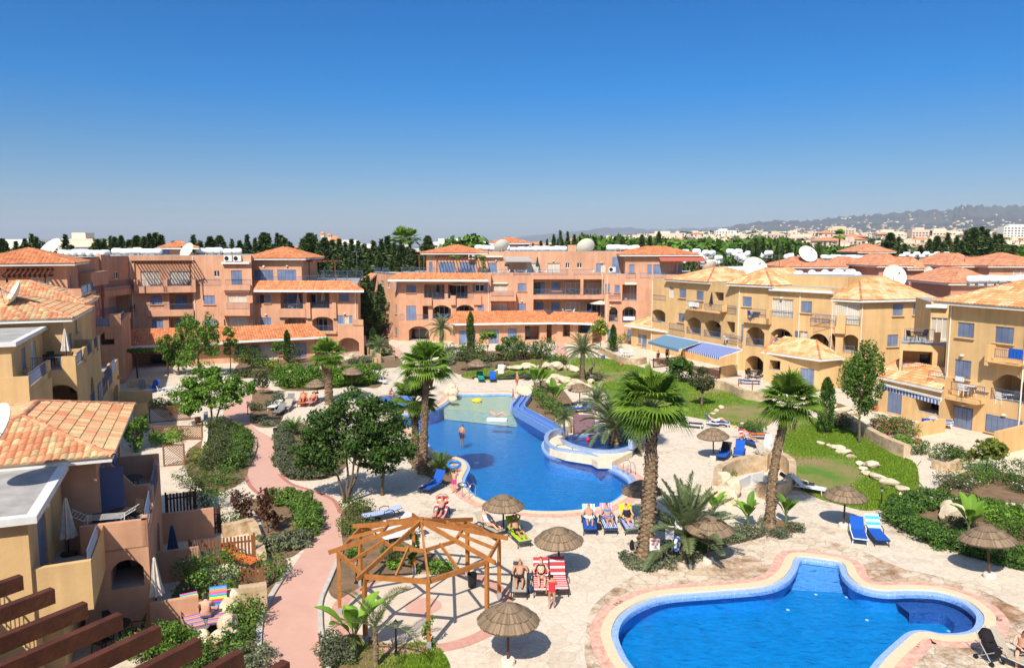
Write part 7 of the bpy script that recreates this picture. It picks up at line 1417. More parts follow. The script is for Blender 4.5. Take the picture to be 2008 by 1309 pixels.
# others on their feet or in the water
p=G(891,966); person(p,R(-25),'stand','girl in pink shorts holding a swim ring over her head at the pool edge','fair','brown','shorts',(.75,.04,.25),.78,{'elbl':(-.30,0,1.62),'wril':(-.22,0,1.86),'hanl':(-.2,0,1.93),'elbr':(.30,0,1.62),'wrir':(.22,0,1.86),'hanr':(.2,0,1.93)},'pinks')
def ring(p,r,col,label,th=.09,tilt=0):
    mb=MB(); n=28
    for i in range(n):
        a=2*PI*i/n
        for k in range(10): b=2*PI*k/10; mb.v.append(((r+th*math.cos(b))*math.cos(a),(r+th*math.cos(b))*math.sin(a),th*math.sin(b)))
    for i in range(n):
        for k in range(10): mb.f.append((i*10+k,((i+1)%n)*10+k,((i+1)%n)*10+(k+1)%10,i*10+(k+1)%10)); mb.m.append(0); mb.c.append(None)
    o=mb.build('swim_ring',mat('ring_'+col[0],col[1],.3),smooth=True); o.location=p; o.rotation_euler=(tilt,0,0); tag(o,label,'swim ring')
ring(p+Vector((0,0,1.62)),.33,('blue',(.03,.18,.5)),'blue swim ring held above the girl at the pool edge',.08,.25); ring(G(935,784,-.05),.36,('yellow',(.80,.62,.01)),'yellow swim ring floating on the shallow end')
person(G(1082,1193),PI,'stand','child in red swimsuit standing with its back to the camera by the red towel','tan','dark','suit',(.65,.03,.05),.80,{'elbl':(-.24,-.1,1.15),'wril':(-.12,-.22,1.10),'hanl':(-.1,-.26,1.1)},'redsuit')
person(G(1014,763),R(-70),'stand','man in red patterned shorts walking behind the pool corner','tan','grey','shorts',(.50,.06,.08),1.0,{},'redsh',1.15); person(G(1006,785),R(-90),'stand','small child in red and blue trunks at the pool corner','tan','brown','shorts',(.3,.03,.2),.62,{},'kidsh')
person(G(906,876,-1.05),R(150),'stand','swimmer standing to the waist in the big pool','tan','dark','shorts',(.05,.05,.1),1.0,{'hed':(0,-.1,1.55),'crn':(0,-.12,1.63),'nos':(0,-.2,1.5),'nek':(0,-.05,1.45)},'swim',1.1)
person(G(905,1118,0)*0+G(975,824,-.42),R(80),'flat','bather stretched on an air bed in the big pool','fair','fair','brief',(.5,.2,.2),1.0,{},'float')
mb=MB(); mb.box((0,0,.05),(.6,1.6,.12)); 
for i in range(5): mb.tube([(-.24+.12*i,-.78,.11),(-.24+.12*i,.78,.11)],.055,7)
o=mb.build('air_bed',TC['white']); o.location=G(975,824,-.08); o.rotation_euler=(0,0,R(80)); tag(o,'white air bed floating on the big pool','air bed')
person(G(1090,856,-1.2),R(-100),'stand','dark haired swimmer beside the tip of the lilac wall','tan','dark','shorts',(.05,.05,.1),.95,{},'sw2'); person(G(765,783,-.5),R(60),'sit','person with a red shirt sitting in the small pool','tan','dark','suit',(.5,.04,.05),.9,{},'sw3'); person(G(785,787,-.5),R(-60),'sit','child sitting in the small pool on the right','fair','brown','shorts',(.1,.1,.4),.7,{},'sw4')
person(G(405,1232),PI+R(15),'sit','bare backed man sitting between the rainbow striped loungers','fair','dark','shorts',(.10,.15,.35),1.0,{'pel':(0,0,.42)},'ms',1.15)
mb=MB(); mb.box((0,0,.32),(.6,.9,.06)); 
o=mb.build('low_table',TC['grey']); o.location=G(398,1240); tag(o,'low grey lounger foot the bare backed man sits on','stool')
for x,y,l in ((1290,715,'person in dark clothes under the plain blue awning'),(1308,708,'bare chested man standing under the plain blue awning')): person(G(x,y),R(20),'stand',l,'tan','dark','shorts' if 'bare' in l else 'suit',(.03,.03,.05),1.0,{},'aw%d'%x)
person(G(706,694),R(60),'lounge','sunbather on the patio at the foot of the left rear block','tan','brown','shorts',(.03,.08,.3),1.0,{},'patio'); lounger(G(706,694),R(60),'white lounger on the patio at the foot of the left rear block','white','white')
person(G(2003,1300),R(-30),'sit','person seated at the lower right corner seen from behind','fair','brown','shorts',(.03,.03,.05),1.0,{},'corner',1.1)
mb=MB(); mb.lathe([(0,-.13),(.1,-.09),(.13,0),(.1,.09),(0,.13)],12); o=mb.build('ball',mat('ball_red',(.7,.02,.05),.3),smooth=True); o.location=G(1153,861,.62); tag(o,'red ball floating in the whirlpool','ball')
# stroller
ps=G(1940,1296); st=empty('stroller',ps,R(20),label='folded black baby stroller standing at the lower right',cat='stroller')
mb=MB(); mb.box((0,.05,.62),(.42,.5,.16),M=Matrix.Rotation(R(55),3,'X')); mb.box((0,-.12,.42),(.40,.3,.3)); mb.build('seat',lmat('black',(.015,.012,.015)),st)
mb=MB(); mb.lathe([(.0,.34),(.15,.30),(.24,.12),(.26,0)],12,(0,.18,.72),sx=.9); mb.build('hood',lmat('black',(.015,.012,.015)),st)
for x in (-.22,.22): mb=MB(); mb.tube([(x,.42,1.02),(x,.2,.6),(x,-.25,.08)],.018,6); mb.tube([(x,-.3,.5),(x,.3,.08)],.018,6); mb.build('frame',STL,st)
for x in (-.24,.24):
    for y in (-.27,.3): mb=MB(); mb.tube([(x-.03,y,.08),(x+.03,y,.08)],.08,12); mb.build('wheel',BLACKP,st)
# chairs and tables on balconies and patios
CHM=dict(w=mat('white_plastic',(.75,.75,.73),.4),d=mat('dark_wicker',(.035,.025,.02),.6),b=mat('blue_cloth_chair',(.04,.08,.25),.8),o=mat('wood_orange',(.50,.24,.06),.6),g=mat('green_plastic',(.2,.5,.1),.4))
def mkchair(m):
    t=empty('chair',(0,0,0)); mb=MB(); mb.box((0,0,.43),(.46,.44,.04)); mb.build('seat',m,t); mb=MB(); M_=Matrix.Rotation(R(-12),3,'X'); mb.box((0,.25,.68),(.44,.035,.48),M=M_); mb.build('backrest',m,t)
    for x in (-.2,.2):
        for y in (-.19,.2): mb=MB(); mb.tube([(x,y,.43),(x*1.1,y*1.15,0)],.02,5); mb.build('leg',m,t)
    mb=MB()
    mb.tube([(-.24,-.2,.42),(-.24,-.18,.64),(-.24,.27,.66),(.24,.27,.66),(.24,-.18,.64),(.24,-.2,.42)],.018,5)
    mb.build('armrest',m,t); return t
def mktable(m):
    t=empty('table',(0,0,0)); mb=MB(); mb.lathe([(0,.70),(.46,.70),(.47,.73),(0,.735)],18); mb.build('table_top',m,t)
    for a in range(4): mb=MB(); c_,s_=math.cos(a*PI/2+.78),math.sin(a*PI/2+.78); mb.tube([(c_*.2,s_*.2,.7),(c_*.4,s_*.4,0)],.02,5); mb.build('leg',m,t)
    return t
PROT={}
def furn(p,what,m,rz,label,group):
    k=(what,m)
    if k not in PROT: o=(mkchair if what=='chair' else mktable)(CHM[m]); PROT[k]=o; o.location=p; o.rotation_euler=(0,0,rz)
    else: o=copy_tree(PROT[k],p,rz)
    tag(o,label,what,group)
def setat(p,m,where,n=2,table=True,rz=0,tm=None):
    g='patio and balcony furniture'
    cw={'w':'white','d':'dark','b':'blue','o':'orange wood','g':'green'}[m]
    if table: furn(p,'table',tm or m,0,f'round table {where}',g)
    for i in range(n):
        a=rz+(PI if n==2 else 2*PI/n)*i; q=Vector(p)+Vector((math.cos(a),math.sin(a),0))*.62; furn(q,'chair',m,a-PI/2,f'{cw} chair {where}' if n==1 else f'{cw} chair {where}, {["left","right","rear","front"][i]} one',g)
def onb(pl,k,x,y,off): u,z=pl.uz(*T(k,x,y),off); return pl.pt(u,z,off)
for a in ((w1,'b',750,545,.7,'w','in the upper left loggia of the left rear block',2),(w1,'b',915,542,.7,'d','in the upper right loggia of the left rear block',2),(w1,'b',1090,684,-.0,'w','on the right end balcony of the left rear block',0),
 (w3,'a',1200,395,-.5,'d','on the roof terrace under the slatted pergola',2),(w3,'a',905,560,.6,'d','on the angled balcony of the left rear block',2),(w4,'a',815,560,.2,'d','on the balcony in the inner corner of the left rear block',1),
 (s2,'c',535,478,.6,'d','in the upper left loggia of the centre block',2),(s2,'c',680,474,.6,'d','beside the open umbrella of the centre block',2),(s2,'c',540,608,.7,'b','in the lower left arch of the centre block',1),(s2,'c',690,602,.7,'w','in the right arch of the centre block',2),
 (pent,'c',690,318,-1.4,'d','under the draped penthouse pergola',2),(m1,'c',940,330,.4,'w','on the terrace right of the draped pergola',2),(m1,'c',1050,330,.6,'w','under the grey lean awning',2),(m1,'c',1180,330,.8,'w','beside the green closed umbrella',2),
 (m1,'d',400,452,.8,'d','in the long second floor loggia, left bay',2),(m1,'d',530,455,.8,'d','in the long second floor loggia, right bay',2),(m1,'d',375,580,.8,'w','in the long first floor loggia, left bay',2),(m1,'d',480,583,.6,'b','beside the open umbrella on the first floor',1),(m1,'d',500,330,.6,'w','on the roof terrace before the right wing',1),
 (r1,'d',765,630,.8,'w','in the right arch of the centre block wing',2),(r1,'d',660,628,.8,'w','in the narrow arch of the centre block wing',1),
 (c1,'e',365,545,-.3,'w','on the second floor balcony of the yellow block far end',2),(c1,'e',520,560,.3,'w','on the second floor balcony beside the charcoal umbrella',1),(c1,'e',245,690,-.3,'b','on the first floor balcony above the plain awning',1),(c1,'e',475,735,.6,'b','in the second arch of the yellow block',1),(c1,'e',600,760,.4,'w','in the narrow bay right of the arches',2),
 (c2,'e',760,605,-.2,'b','on the upper balcony with metal chairs',2),(c2,'e',905,602,.4,'b','on the upper balcony before the wide curtain door',1),(c2,'e',920,775,.6,'w','in the middle arch of the yellow block',2),(c2,'e',1190,822,.8,'d','in the wide arch near the corner wing',2),(c2,'e',730,790,.6,'d','in the arch with potted plants',1),
 (d0,'f',620,748,.3,'d','on the open balcony between the yellow blocks',2),(d1,'f',960,1095,-.4,'w','on the lower balcony of the nearest yellow block',2),(d1,'f',1200,1150,.8,'w','in the big arch of the nearest yellow block',2),(d1,'f',1250,870,.0,'b','on the upper balcony of the nearest yellow block',1)):
    pl_,k,x,y,off,m,wh,n=a
    if n: setat(onb(pl_,k,x,y,off),m,wh,n,n>1,.3)
tp=Vector(plan(104,47.8)+(6.0,)); setat(tp,'d','on the furnished terrace of the mid left house',3,True,.4)
setat(Vector((tb.x+.6,tb.y+1.3,3.0)),'d','on the balcony with the drying rack',1,True,2.0); q_=Q(bp,-1.0,2.0); setat(Vector((q_[0],q_[1],3.05)),'d','on the terracotta balcony nearest the camera',1,True,1.2); q_=Q(bp,-1.0,6.5); furn(Vector((q_[0],q_[1],3.05)),'table','d',0,'round dark table behind the sloping party wall','patio and balcony furniture')
setat(G(*T('e',745,985)),'d','on the patio under the ground arch of the yellow block',4,True,.3); setat(G(*T('d',740,850)),'w','on the far patio by the closed white umbrella',4,True,.5); setat(G(*T('d',150,735)),'o','on the porch of the long tiled wing',2,True,.2,'g'); setat(G(*T('c',965,760)),'d','before the blue doors of the long tiled wing',2,True,.2)
setat(G(1943,893),'d','on the patio of the nearest yellow block',0,True); setat(G(330,775),'w','in the shaded yard at the left',2,True,.5); setat(G(1328,728),'d','behind the round crowned tree by the lattice fence',1,False)
setat(G(1505,883),'w','at the lawn edge beside the leaning palm',2,False,1.2); setat(G(230,1262),'d','on the shaded patio below the rafters',3,True,.2)
for (x,y,l) in ((1838,838,'stack of blue loungers on the right patio, lowest'),(1838,838,'stack of blue loungers on the right patio, middle'),(1838,838,'stack of blue loungers on the right patio, top')):
    z={'lowest':0,'middle':.12,'top':.24}[l.split(', ')[1]]; lounger(G(x,y)+Vector((0,0,z)),R(70),'white framed blue lounger in the stack on the right patio, '+l.split(', ')[1]+' one','white','blue',None,0)
# drying rack
dr=empty('drying_rack',(tb.x+.75,tb.y+1.5,3.0),R(15),label='white folding drying rack on the balcony with the closed umbrella',cat='drying rack')
mb=MB()
for x in (-.6,.6): mb.tube([(x,-.3,0),(x,.3,1.0)],.014,5); mb.tube([(x,.3,0),(x,-.3,1.0)],.014,5)
for i in range(7): mb.tube([(-.62,-.3+.1*i,1.0),(.62,-.3+.1*i,1.0)],.007,4)
for s_ in (-1,1):
    for i in range(5): mb.tube([(s_*(.62+.1*i),-.28,1.0+.06*i),(s_*(.62+.1*i),.28,1.0+.06*i)],.007,4)
    mb.tube([(s_*.62,-.28,1.0),(s_*1.1,-.28,1.28)],.01,4); mb.tube([(s_*.62,.28,1.0),(s_*1.1,.28,1.28)],.01,4)
mb.build('frame',WHITE,dr)
# ======== awnings of the yellow block
def awning(pxs,zt,zb,m,vm,label,posts=True):
    a,b=[G(x,y,zt) for x,y in pxs[:2]]; d,c=[G(x,y,zb) for x,y in pxs[2:]]; t=empty('awning',(a+b+c+d)/4,label=label,cat='awning'); L=t.location; mb=MB(); N=14
    for i in range(N):
        f,g=i/N,(i+1)/N; mb.face([d.lerp(c,f),d.lerp(c,g),a.lerp(b,g),a.lerp(b,f)])
    mb.build('canopy',m,t,L); mb=MB(); n=40
    for i in range(n):
        f,g=i/n,(i+1)/n; p,q=d.lerp(c,f),d.lerp(c,g); h=.26; mb.face([p-Vector((0,0,h)),(p+q)/2-Vector((0,0,h+.05)),q-Vector((0,0,h)),q,p],i%2)
    mb.build('valance',vm,t,L); mb=MB(); mb.beam(a,b,.14,.14); mb.build('cassette',WHITE,t,L)
    for p,q in ((a,d),(b,c)): mb=MB(); mb.beam(p-Vector((0,0,.1)),q-Vector((0,0,.05)),.05,.05); mb.build('arm',WHITE,t,L)
AWB=mat('awning_grey_blue',(.13,.23,.33),.85); AWD=mat('awning_blue',(.05,.12,.42),.85); 
def aw_stripe(): 
    m=bpy.data.materials.new('awning_stripes'); m.use_nodes=True; n=m.node_tree.nodes; l=m.node_tree.links; g=n.new('ShaderNodeNewGeometry'); d=n.new('ShaderNodeVectorMath'); d.operation='DOT_PRODUCT'; d.inputs[1].default_value=(.40*3.1,-.92*3.1,0); l.new(g.outputs['Position'],d.inputs[0]); f=n.new('ShaderNodeMath'); f.operation='FRACT'; l.new(d.outputs['Value'],f.inputs[0]); r=n.new('ShaderNodeValToRGB'); r.color_ramp.interpolation='CONSTANT'; r.color_ramp.elements[0].color=(.07,.11,.33,1); r.color_ramp.elements[1].position=.55; r.color_ramp.elements[1].color=(.33,.37,.56,1); l.new(f.outputs[0],r.inputs[0]); l.new(r.outputs[0],n['Principled BSDF'].inputs['Base Color']); n['Principled BSDF'].inputs['Roughness'].default_value=.85; return m
AWS=aw_stripe()
awning([(1306,656),(1373,669.5),(1271,669),(1331,685)],3.3,2.5,AWB,[AWB,AWB],'plain grey blue awning over the patio of the yellow block')
awning([(1374,669.5),(1455,685),(1338,682),(1412,700)],3.2,2.45,AWS,[AWD,WHITE],'blue and white striped awning right of the plain one')
awning([(1722,751),(1846,782),(1719,753),(1843,786)],2.9,2.75,AWS,[AWD,WHITE],'short striped awning under the lean roof at the right')
# patio walls of the yellow blocks
def pwall(name,pxs,h,th,m,label,cat='wall',n=1): return wallstrip(name,crom([G(x,y) for x,y in pxs],n,False) if n>1 else [G(x,y) for x,y in pxs],-.02,h,th,m,None,None,label,cat)
pwall('patio_wall',[(1412,741),(1444,735)],1.15,.25,STUCCO_Y,'low yellow wall right of the striped awning'); pwall('patio_wall',[(1335,726),(1341,702)],1.6,.2,STUCCO_Y,'yellow wing wall between the two awnings')
pwall('patio_wall',[(1795,856),(1850,846)],1.0,.25,STUCCO_Y,'yellow patio wall below the short striped awning'); pwall('patio_wall',[(1951,893),(2030,872)],1.6,.3,STUCCO_Y,'yellow patio wall at the right frame edge')
pwall('stone_wall',[(1176,690),(1195,700),(1220,712),(1246,716),(1265,712)],.75,.4,STONE,'low sandstone wall round the far patio',n=4); pwall('stone_wall',[(1396,760),(1420,764),(1436,770),(1456,780),(1480,785),(1512,790)],.8,.45,STONE,'low sandstone wall between upper lawn and patio',n=4)
pwall('stone_wall',[(1640,824),(1668,838),(1700,858),(1740,880),(1778,896)],.8,.5,STONE,'rough sandstone edge wall behind the right lawn',n=4); pwall('stone_wall',[(1830,918),(1858,925),(1882,916)],.55,.35,STONE,'small raised stone bed at the right',n=3)
rwp=[(1406,975),(1408,950),(1424,938),(1445,930),(1470,925),(1497,924)]; pwall('retaining_wall',rwp,1.0,.45,STONE,'curved sandstone retaining wall with a white plastered recess',n=4)
pwall('retaining_wall',[(1497,924),(1505,916),(1530,918),(1550,932),(1553,950)],1.0,.4,STONE,'curved rear part of the sandstone wall behind the leaning palm',n=4); pwall('retaining_wall',[(1488,972),(1510,978),(1535,972),(1551,955)],.8,.4,STONE,'low sandstone wall in front of the shower recess, crossed by the palm',n=4)
pwall('recess_wall',[(1446,962),(1470,950),(1496,944)],.62,.12,WHITE,'white plastered panel in the sandstone recess'); pwall('stone_bench',[(1500,950),(1520,948)],.5,.4,STL,'grey stone bench in the sandstone recess')
for x,y,s in [(1420,965,1.5),(1434,972,1.3),(1410,982,1.1),(1424,985,1.2)]: rock(x,y,s,'rounded boulder piled at the left end of the retaining wall','boulders at the retaining wall',1.1)
pwall('stone_wall',[(470,1200),(500,1196),(524,1192)],1.0,.35,STONE,'block built sandstone wall by the clipped upright shrub'); pwall('stone_wall',[(437,1052),(470,1046),(490,1040)],.6,.4,STONE,'short sandstone wall behind the paved terrace')
pwall('stone_wall',[(492,1035),(502,1060),(510,1090),(514,1110)],.5,.4,STONE,'sandstone border wall between terrace and hedge bend',n=3); pwall('stone_wall',[(404,820),(404,845),(404,870),(400,895)],.6,.3,mat('white_stone_edge',(.72,.64,.52),.9,nscale=3,col2=(.58,.5,.4)),'pale garden wall at the end of the lattice fences',n=3)
pwall('yard_wall',[(236,802),(300,798)],1.5,.25,STUCCO_Y,'yellow yard wall at the mid left'); pwall('yard_wall',[(262,835),(290,833)],1.7,.25,STUCCO_Y,'second yellow yard wall, nearer the lattice'); pwall('stone_wall',[(250,760),(305,757)],.7,.3,STONE,'low planter wall before the shaded porch')
pwall('stone_wall',[(700,703),(740,712),(772,706)],.6,.4,STONE,'sandstone wall under the patio of the left rear block'); pwall('stone_wall',[(712,690),(727,700),(745,712)],1.0,.3,STONE,'sandstone wall along the pink passage at the rear')
for i,(pts,l) in enumerate([([(1250,690),(1340,735),(1420,745),(1540,770),(1600,790),(1560,800),(1500,786),(1430,765),(1380,745),(1290,725),(1225,715),(1190,700)],0),([(1690,800),(1800,812),(1850,850),(2040,870),(2040,930),(1900,905),(1800,880),(1720,850)],0),([(240,880),(330,850),(400,860),(395,890),(300,900)],0),([(330,1060),(430,1040),(500,1050),(505,1085),(400,1110),(330,1110)],0),([(240,780),(400,770),(400,850),(250,855)],0)]): sheet('patio_paving',[loopG(pts,3)],.006+.001*i,PATIO)
def fence(kind,a,b,h,label,m=None,n=None):
    A_,B_=G(*a),G(*b); L_=(B_-A_).length; d=(B_-A_).normalized(); t=empty('fence',A_,label=label,cat='fence'); rz=math.atan2(d.y,d.x); m=m or DARKW
    np_=max(2,int(L_/1.9)+1)
    for i in range(np_): p=A_.lerp(B_,i/(np_-1)); mb=MB(); mb.box((p.x,p.y,h/2+.04),(.09,.09,h+.1),rz); mb.build('post',m,t,A_)
    mb=MB()
    if kind=='picket':
        for z in (.25,h-.25): c=(A_+B_)/2; mb.box((c.x,c.y,z),(L_,.03,.08),rz)
        mb.build('rail',m,t,A_); mb=MB(); k=int(L_/.14)
        for i in range(k): p=A_.lerp(B_,(i+.5)/k); mb.box((p.x,p.y-.03,h/2),(.085,.02,h*(1+.04*(i%2))),rz)
        mb.build('pickets',m,t,A_)
    else:
        s=.16
        for sg in (-1,1):
            k=int((L_+h)/s)
            for i in range(k):
                u0=i*s-h; u1=u0+h; z0,z1=0.05,h
                if sg<0: u0,u1=u1,u0
                if u0<0: z0+=(0-u0); u0=0
                if u1<0: continue
                if u1<0 or u0<0: continue
                if sg<0:
                    U0,U1=i*s-h,i*s; a0,a1=max(U0,0),min(U1,L_)
                    if a1<=a0: continue
                    pa=A_+d*a0; pb=A_+d*a1; za=h-(a0-U0); zb=h-(a1-U0)
                else:
                    U0=i*s-h; a0,a1=max(U0,0),min(U0+h,L_)
                    if a1<=a0: continue
                    pa=A_+d*a0; pb=A_+d*a1; za=a0-U0; zb=a1-U0
                mb.beam((pa.x,pa.y,max(za,.02)),(pb.x,pb.y,max(zb,.02)),.012,.035)
        c=(A_+B_)/2; mb.box((c.x,c.y,h),(L_,.05,.06),rz); mb.box((c.x,c.y,.05),(L_,.05,.05),rz); mb.build('lattice_panel',m,t,A_)
fence('lattice',(1281,721),(1334,716),1.0,'brown lattice fence before the plain blue awning'); fence('lattice',(1356,743),(1411,742),1.1,'brown lattice fence before the striped awning')
LW=mat('lattice_brown',(.22,.09,.035),.7); fence('lattice',(294,829),(373,823),1.2,'solid looking brown lattice fence below the cycad of the left yard',LW); fence('lattice',(300,863),(397,862),1.0,'brown lattice fence in the middle of the left gardens',LW); fence('lattice',(322,914),(362,911),1.3,'small square brown lattice panel nearest the camera',LW)
fence('picket',(327,1018),(385,1010),1.3,'dark picket fence beside the nearest terracotta house'); fence('picket',(385,1050),(432,1043),1.2,'dark picket fence at the corner behind the large leafy bush'); fence('picket',(374,1112),(500,1098),1.15,'long brown picket fence of the wooden terrace',LW); fence('picket',(476,1160),(516,1156),.95,'short brown picket fence beside the sandstone wall',LW)
for x,y,l in ((1448,762,'short wooden post with rope at the patio edge, left one'),(1475,765,'short wooden post with rope at the patio edge, right one'),(1903,905,'rusty brown post at the right patio, left one'),(1946,900,'rusty brown post at the right patio, right one')):
    mb=MB(); mb.tube([(0,0,0),(0,0,.9)],.05,8); mb.lathe([(.06,.9),(.05,.94),(0,.96)],8); o=mb.build('post',LW); o.location=G(x,y); tag(o,l,'post')
# garden lamps
def lamp(px,py,label,h=1.0):
    p=G(px,py); t=empty('garden_lamp',p,label=label,cat='lamp',group='black garden lamps'); mb=MB(); mb.lathe([(.10,0),(.10,.03),(.05,.06),(.035,.2),(.03,h-.25),(.05,h-.22),(.05,h-.2)],10); mb.build('post',BLACKP,t); mb=MB(); mb.lathe([(.06,0),(.085,.16),(.085,.17)],6,(0,0,h-.2)); mb.build('lantern',mat('lantern_glass',(.35,.33,.28),.3),t); mb=MB(); mb.lathe([(.11,0),(.05,.07),(.01,.12)],6,(0,0,h-.03)); mb.build('cap',BLACKP,t)
lamp(777,1282,'black garden lamp on the lawn in front of the gazebo',1.15); lamp(699,1143,'black garden lamp in the bed left of the gazebo'); lamp(1728,992,'black garden lamp at the lower edge of the right lawn'); lamp(486,812,'black garden lamp beside the pink path at the rear'); lamp(750,970,'dark garden lamp under the shade tree'); lamp(1300,1100,'slim dark lamp behind the notice boards',.9)
# litter bin, pots, hose
mb=MB(); mb.lathe([(0,0),(.16,0),(.2,.55),(.21,.56),(.19,.57),(.15,.1),(0,.1)],14); o=mb.build('litter_bin',BLACKP); o.location=G(926,1150); tag(o,'round black litter bin behind the gazebo','bin')
mb=MB(); mb.lathe([(0,0),(.16,0),(.2,.4),(.21,.42),(.17,.42),(.14,.1),(0,.1)],14); o=mb.build('litter_bin',BLACKP); o.location=G(541,850); tag(o,'dark bin lying at the bend of the pink path','bin')
POT=mat('terracotta_pot',(.48,.17,.07),.8)
for x,y,s,l,lay in ((339,1215,.9,'terracotta jar lying on its side by the closed cream umbrella',1),(1800,870,.8,'terracotta pot beside the little round bush',0),(1716,806,.9,'terracotta pot on the patio left of the striped valance',0),(1183,703,.9,'blue glazed pot on the far patio wall',0),(1520,905,.9,'terracotta jar by the white chairs',1),(388,828,.9,'planted pot at the corner of the left patio',0),(1218,718,.8,'square planter at the edge of the far patio',0)):
    mb=MB(); mb.lathe([(0,0),(.17,0),(.27,.25),(.24,.42),(.27,.46),(.22,.45),(.2,.3),(0,.2)],14); o=mb.build('plant_pot',mat('blue_glaze',(.03,.15,.35),.3) if 'blue' in l else POT); o.location=G(x,y)+Vector((0,0,.25 if lay else 0)); o.rotation_euler=(1.5 if lay else 0,0,.8); o.scale=(s,s,s); tag(o,l,'pot')
hp=crom([G(x,y,.04) for x,y in [(1806,903),(1797,915),(1793,930),(1803,945),(1812,958),(1811,972),(1790,985),(1760,995),(1730,998),(1700,996)]],5,False); mb=MB(); mb.tube(hp,.022,6); o=mb.build('garden_hose',mat('hose_brown',(.25,.16,.05),.5)); tag(o,'brown garden hose snaking along the path beside the right lawn','hose')
hp=crom([G(x,y,.44) for x,y in [(1092,878),(1093,872),(1106,871),(1118,872),(1122,878),(1124,884)]],5,False); mb=MB(); mb.tube(hp,.018,6); o=mb.build('garden_hose',BLACKP); tag(o,'thin hose looping round the tiny palm on the planter','hose')
# notice boards
def textmesh(txt,size,m,loc,rot,parent=None,name='lettering'):
    cu=bpy.data.curves.new('t','FONT'); cu.body=txt; cu.size=size; cu.align_x='CENTER'; cu.align_y='CENTER'; cu.extrude=.002; ob=bpy.data.objects.new('t',cu); link(ob); dg=bpy.context.evaluated_depsgraph_get(); me=bpy.data.meshes.new_from_object(ob.evaluated_get(dg)); bpy.data.objects.remove(ob); me.materials.clear(); me.materials.append(m); o=meshobj(name,me,parent); o.location=loc; o.rotation_euler=rot; return o
def board(px,py,w,h,zc,label,rows,head=None,rz=R(-14)):
    p=G(px,py); t=empty('notice_board',p,rz,label=label,cat='sign'); mb=MB(); mb.box((0,0,zc),(w,.03,h)); mb.build('panel',WHITE,t)
    for x in (-w*.33,w*.33): mb=MB(); mb.tube([(x,.03,0),(x,.03,zc)],.018,6); mb.build('post',STL,t)
    RED=mat('sign_red',(.75,.03,.03),.6); GR=mat('sign_grey_print',(.30,.30,.34),.7); PK=mat('sign_pale_red_print',(.75,.45,.42),.7)
    if head: mb=MB(); mb.box((0,-.017,zc+h/2-.09),(w*.86,.004,.10)); mb.build('header',RED,t); textmesh(head,.085,WHITE,(0,-.022,zc+h/2-.09),(PI/2,0,0),t)
    r=random.Random(int(px)); mb=MB(); n=rows
    for i in range(n):
        z=zc+h/2-(.2 if head else .1)-(h-.28)*i/n; ww=w*r.uniform(.5,.85); mb.box((-(w*.86-ww)/2*(r.random()),-.017,z),(ww,.004,.016))
    mb.build('print',GR if not head else PK,t)
board(1283,1108,.42,.56,.92,'white notice board with a red heading, nearest the thick palm trunk',8,'WARNING'); board(1312,1098,.36,.60,1.25,'tall grey printed notice board, middle of the three',16); board(1330,1090,.36,.46,1.45,'small white notice board, right of the three by the date palm',9)
board(982,737,.6,1.0,.75,'white notice board behind the shallow end beside the dark loungers',7,rz=0)
lb=G(1327,1098); ring(lb+Vector((0,0,.75)),.27,('white_blue',(.75,.78,.80)),'white and blue lifebuoy hanging below the notice boards',.07,PI/2); bpy.data.objects['swim_ring.002'].name='lifebuoy'
lo_=[o for o in SC.objects if o.name.startswith('lifebuoy')][0]; lo_['category']='lifebuoy'; lo_.rotation_euler=(PI/2,0,R(60))
for a in range(4): mb=MB(); q=a*PI/2+.4; mb.box((.27*math.cos(q),.27*math.sin(q),0),(.16,.10,.165),q); mb.build('band',mat('band_blue',(.03,.12,.5),.4),lo_)
mb=MB(); mb.lathe([(0,-.16),(.10,-.14),(.13,0),(.07,.25),(0,.3)],9,sx=.9); o=mb.build('bag',lmat('black',(.015,.012,.015))); o.location=G(1239,1078)+Vector((0,0,.2)); tag(o,'black bag hanging at the left of the thick palm trunk','bag')
for x,y,l,c in ((1174,1037,'black bag between the left two of the three pool sunbathers',(.015,.012,.015)),(1039,1160,'dark bag between the loungers below the straw parasol',(.03,.05,.10))): mb=MB(); mb.lathe([(0,0),(.18,.02),(.2,.15),(.12,.28),(0,.3)],10,sx=.8); o=mb.build('bag',lmat('bag%d'%x,c)); o.location=G(x,y); tag(o,l,'bag')
# depth marks
INK=mat('depth_mark_ink',(.07,.04,.04),.8)
for txt,x,y,rz,l in (('150',1214,1184,R(38),'painted depth number 150 at the upper left of the lower pool'),('140',1217,1309,R(-52),'painted depth number 140 at the bottom left of the lower pool'),('110',1797,1262,R(58),'painted depth number 110 at the inner corner of the lower pool'),('90',1954,1213,R(-78),'painted depth number 90 at the right end of the lower pool')):
    p=G(x,y,.0); o=textmesh(txt,.34,INK,(p.x,p.y,.018),(0,0,rz),None,'depth_mark'); tag(o,l,'marking')
# low pergola with climber before the shaded porch at the left
pp=Pl(plan(254,80,700),plan(325,82,700)); pergola('pergola','low dark pergola overgrown with climber before the shaded porch',pp,0,pp.L,2.55,2.6,8,DARKW,drop=2.55)
t=root_of('climbing_plant',pp.pt(pp.L/2,0,-1.3),'climber spreading over the low porch pergola','climber'); leaf_part('foliage',[(x,0,2.65,1.3,1.3,.14) for x in (-1.6,0,1.4)],1500,.10,LF['tree'],t)
mb=MB(); slope(mb,(*plan(232,66,780),2.0),(*plan(243,66.5,780),2.0),(*plan(234,69.5,740),3.2),(*plan(252,70,740),3.2),'o',.28); o=mb.build('porch_roof',TILEM); tag(o,'small orange tiled porch roof at the end of the mid left house','roof')

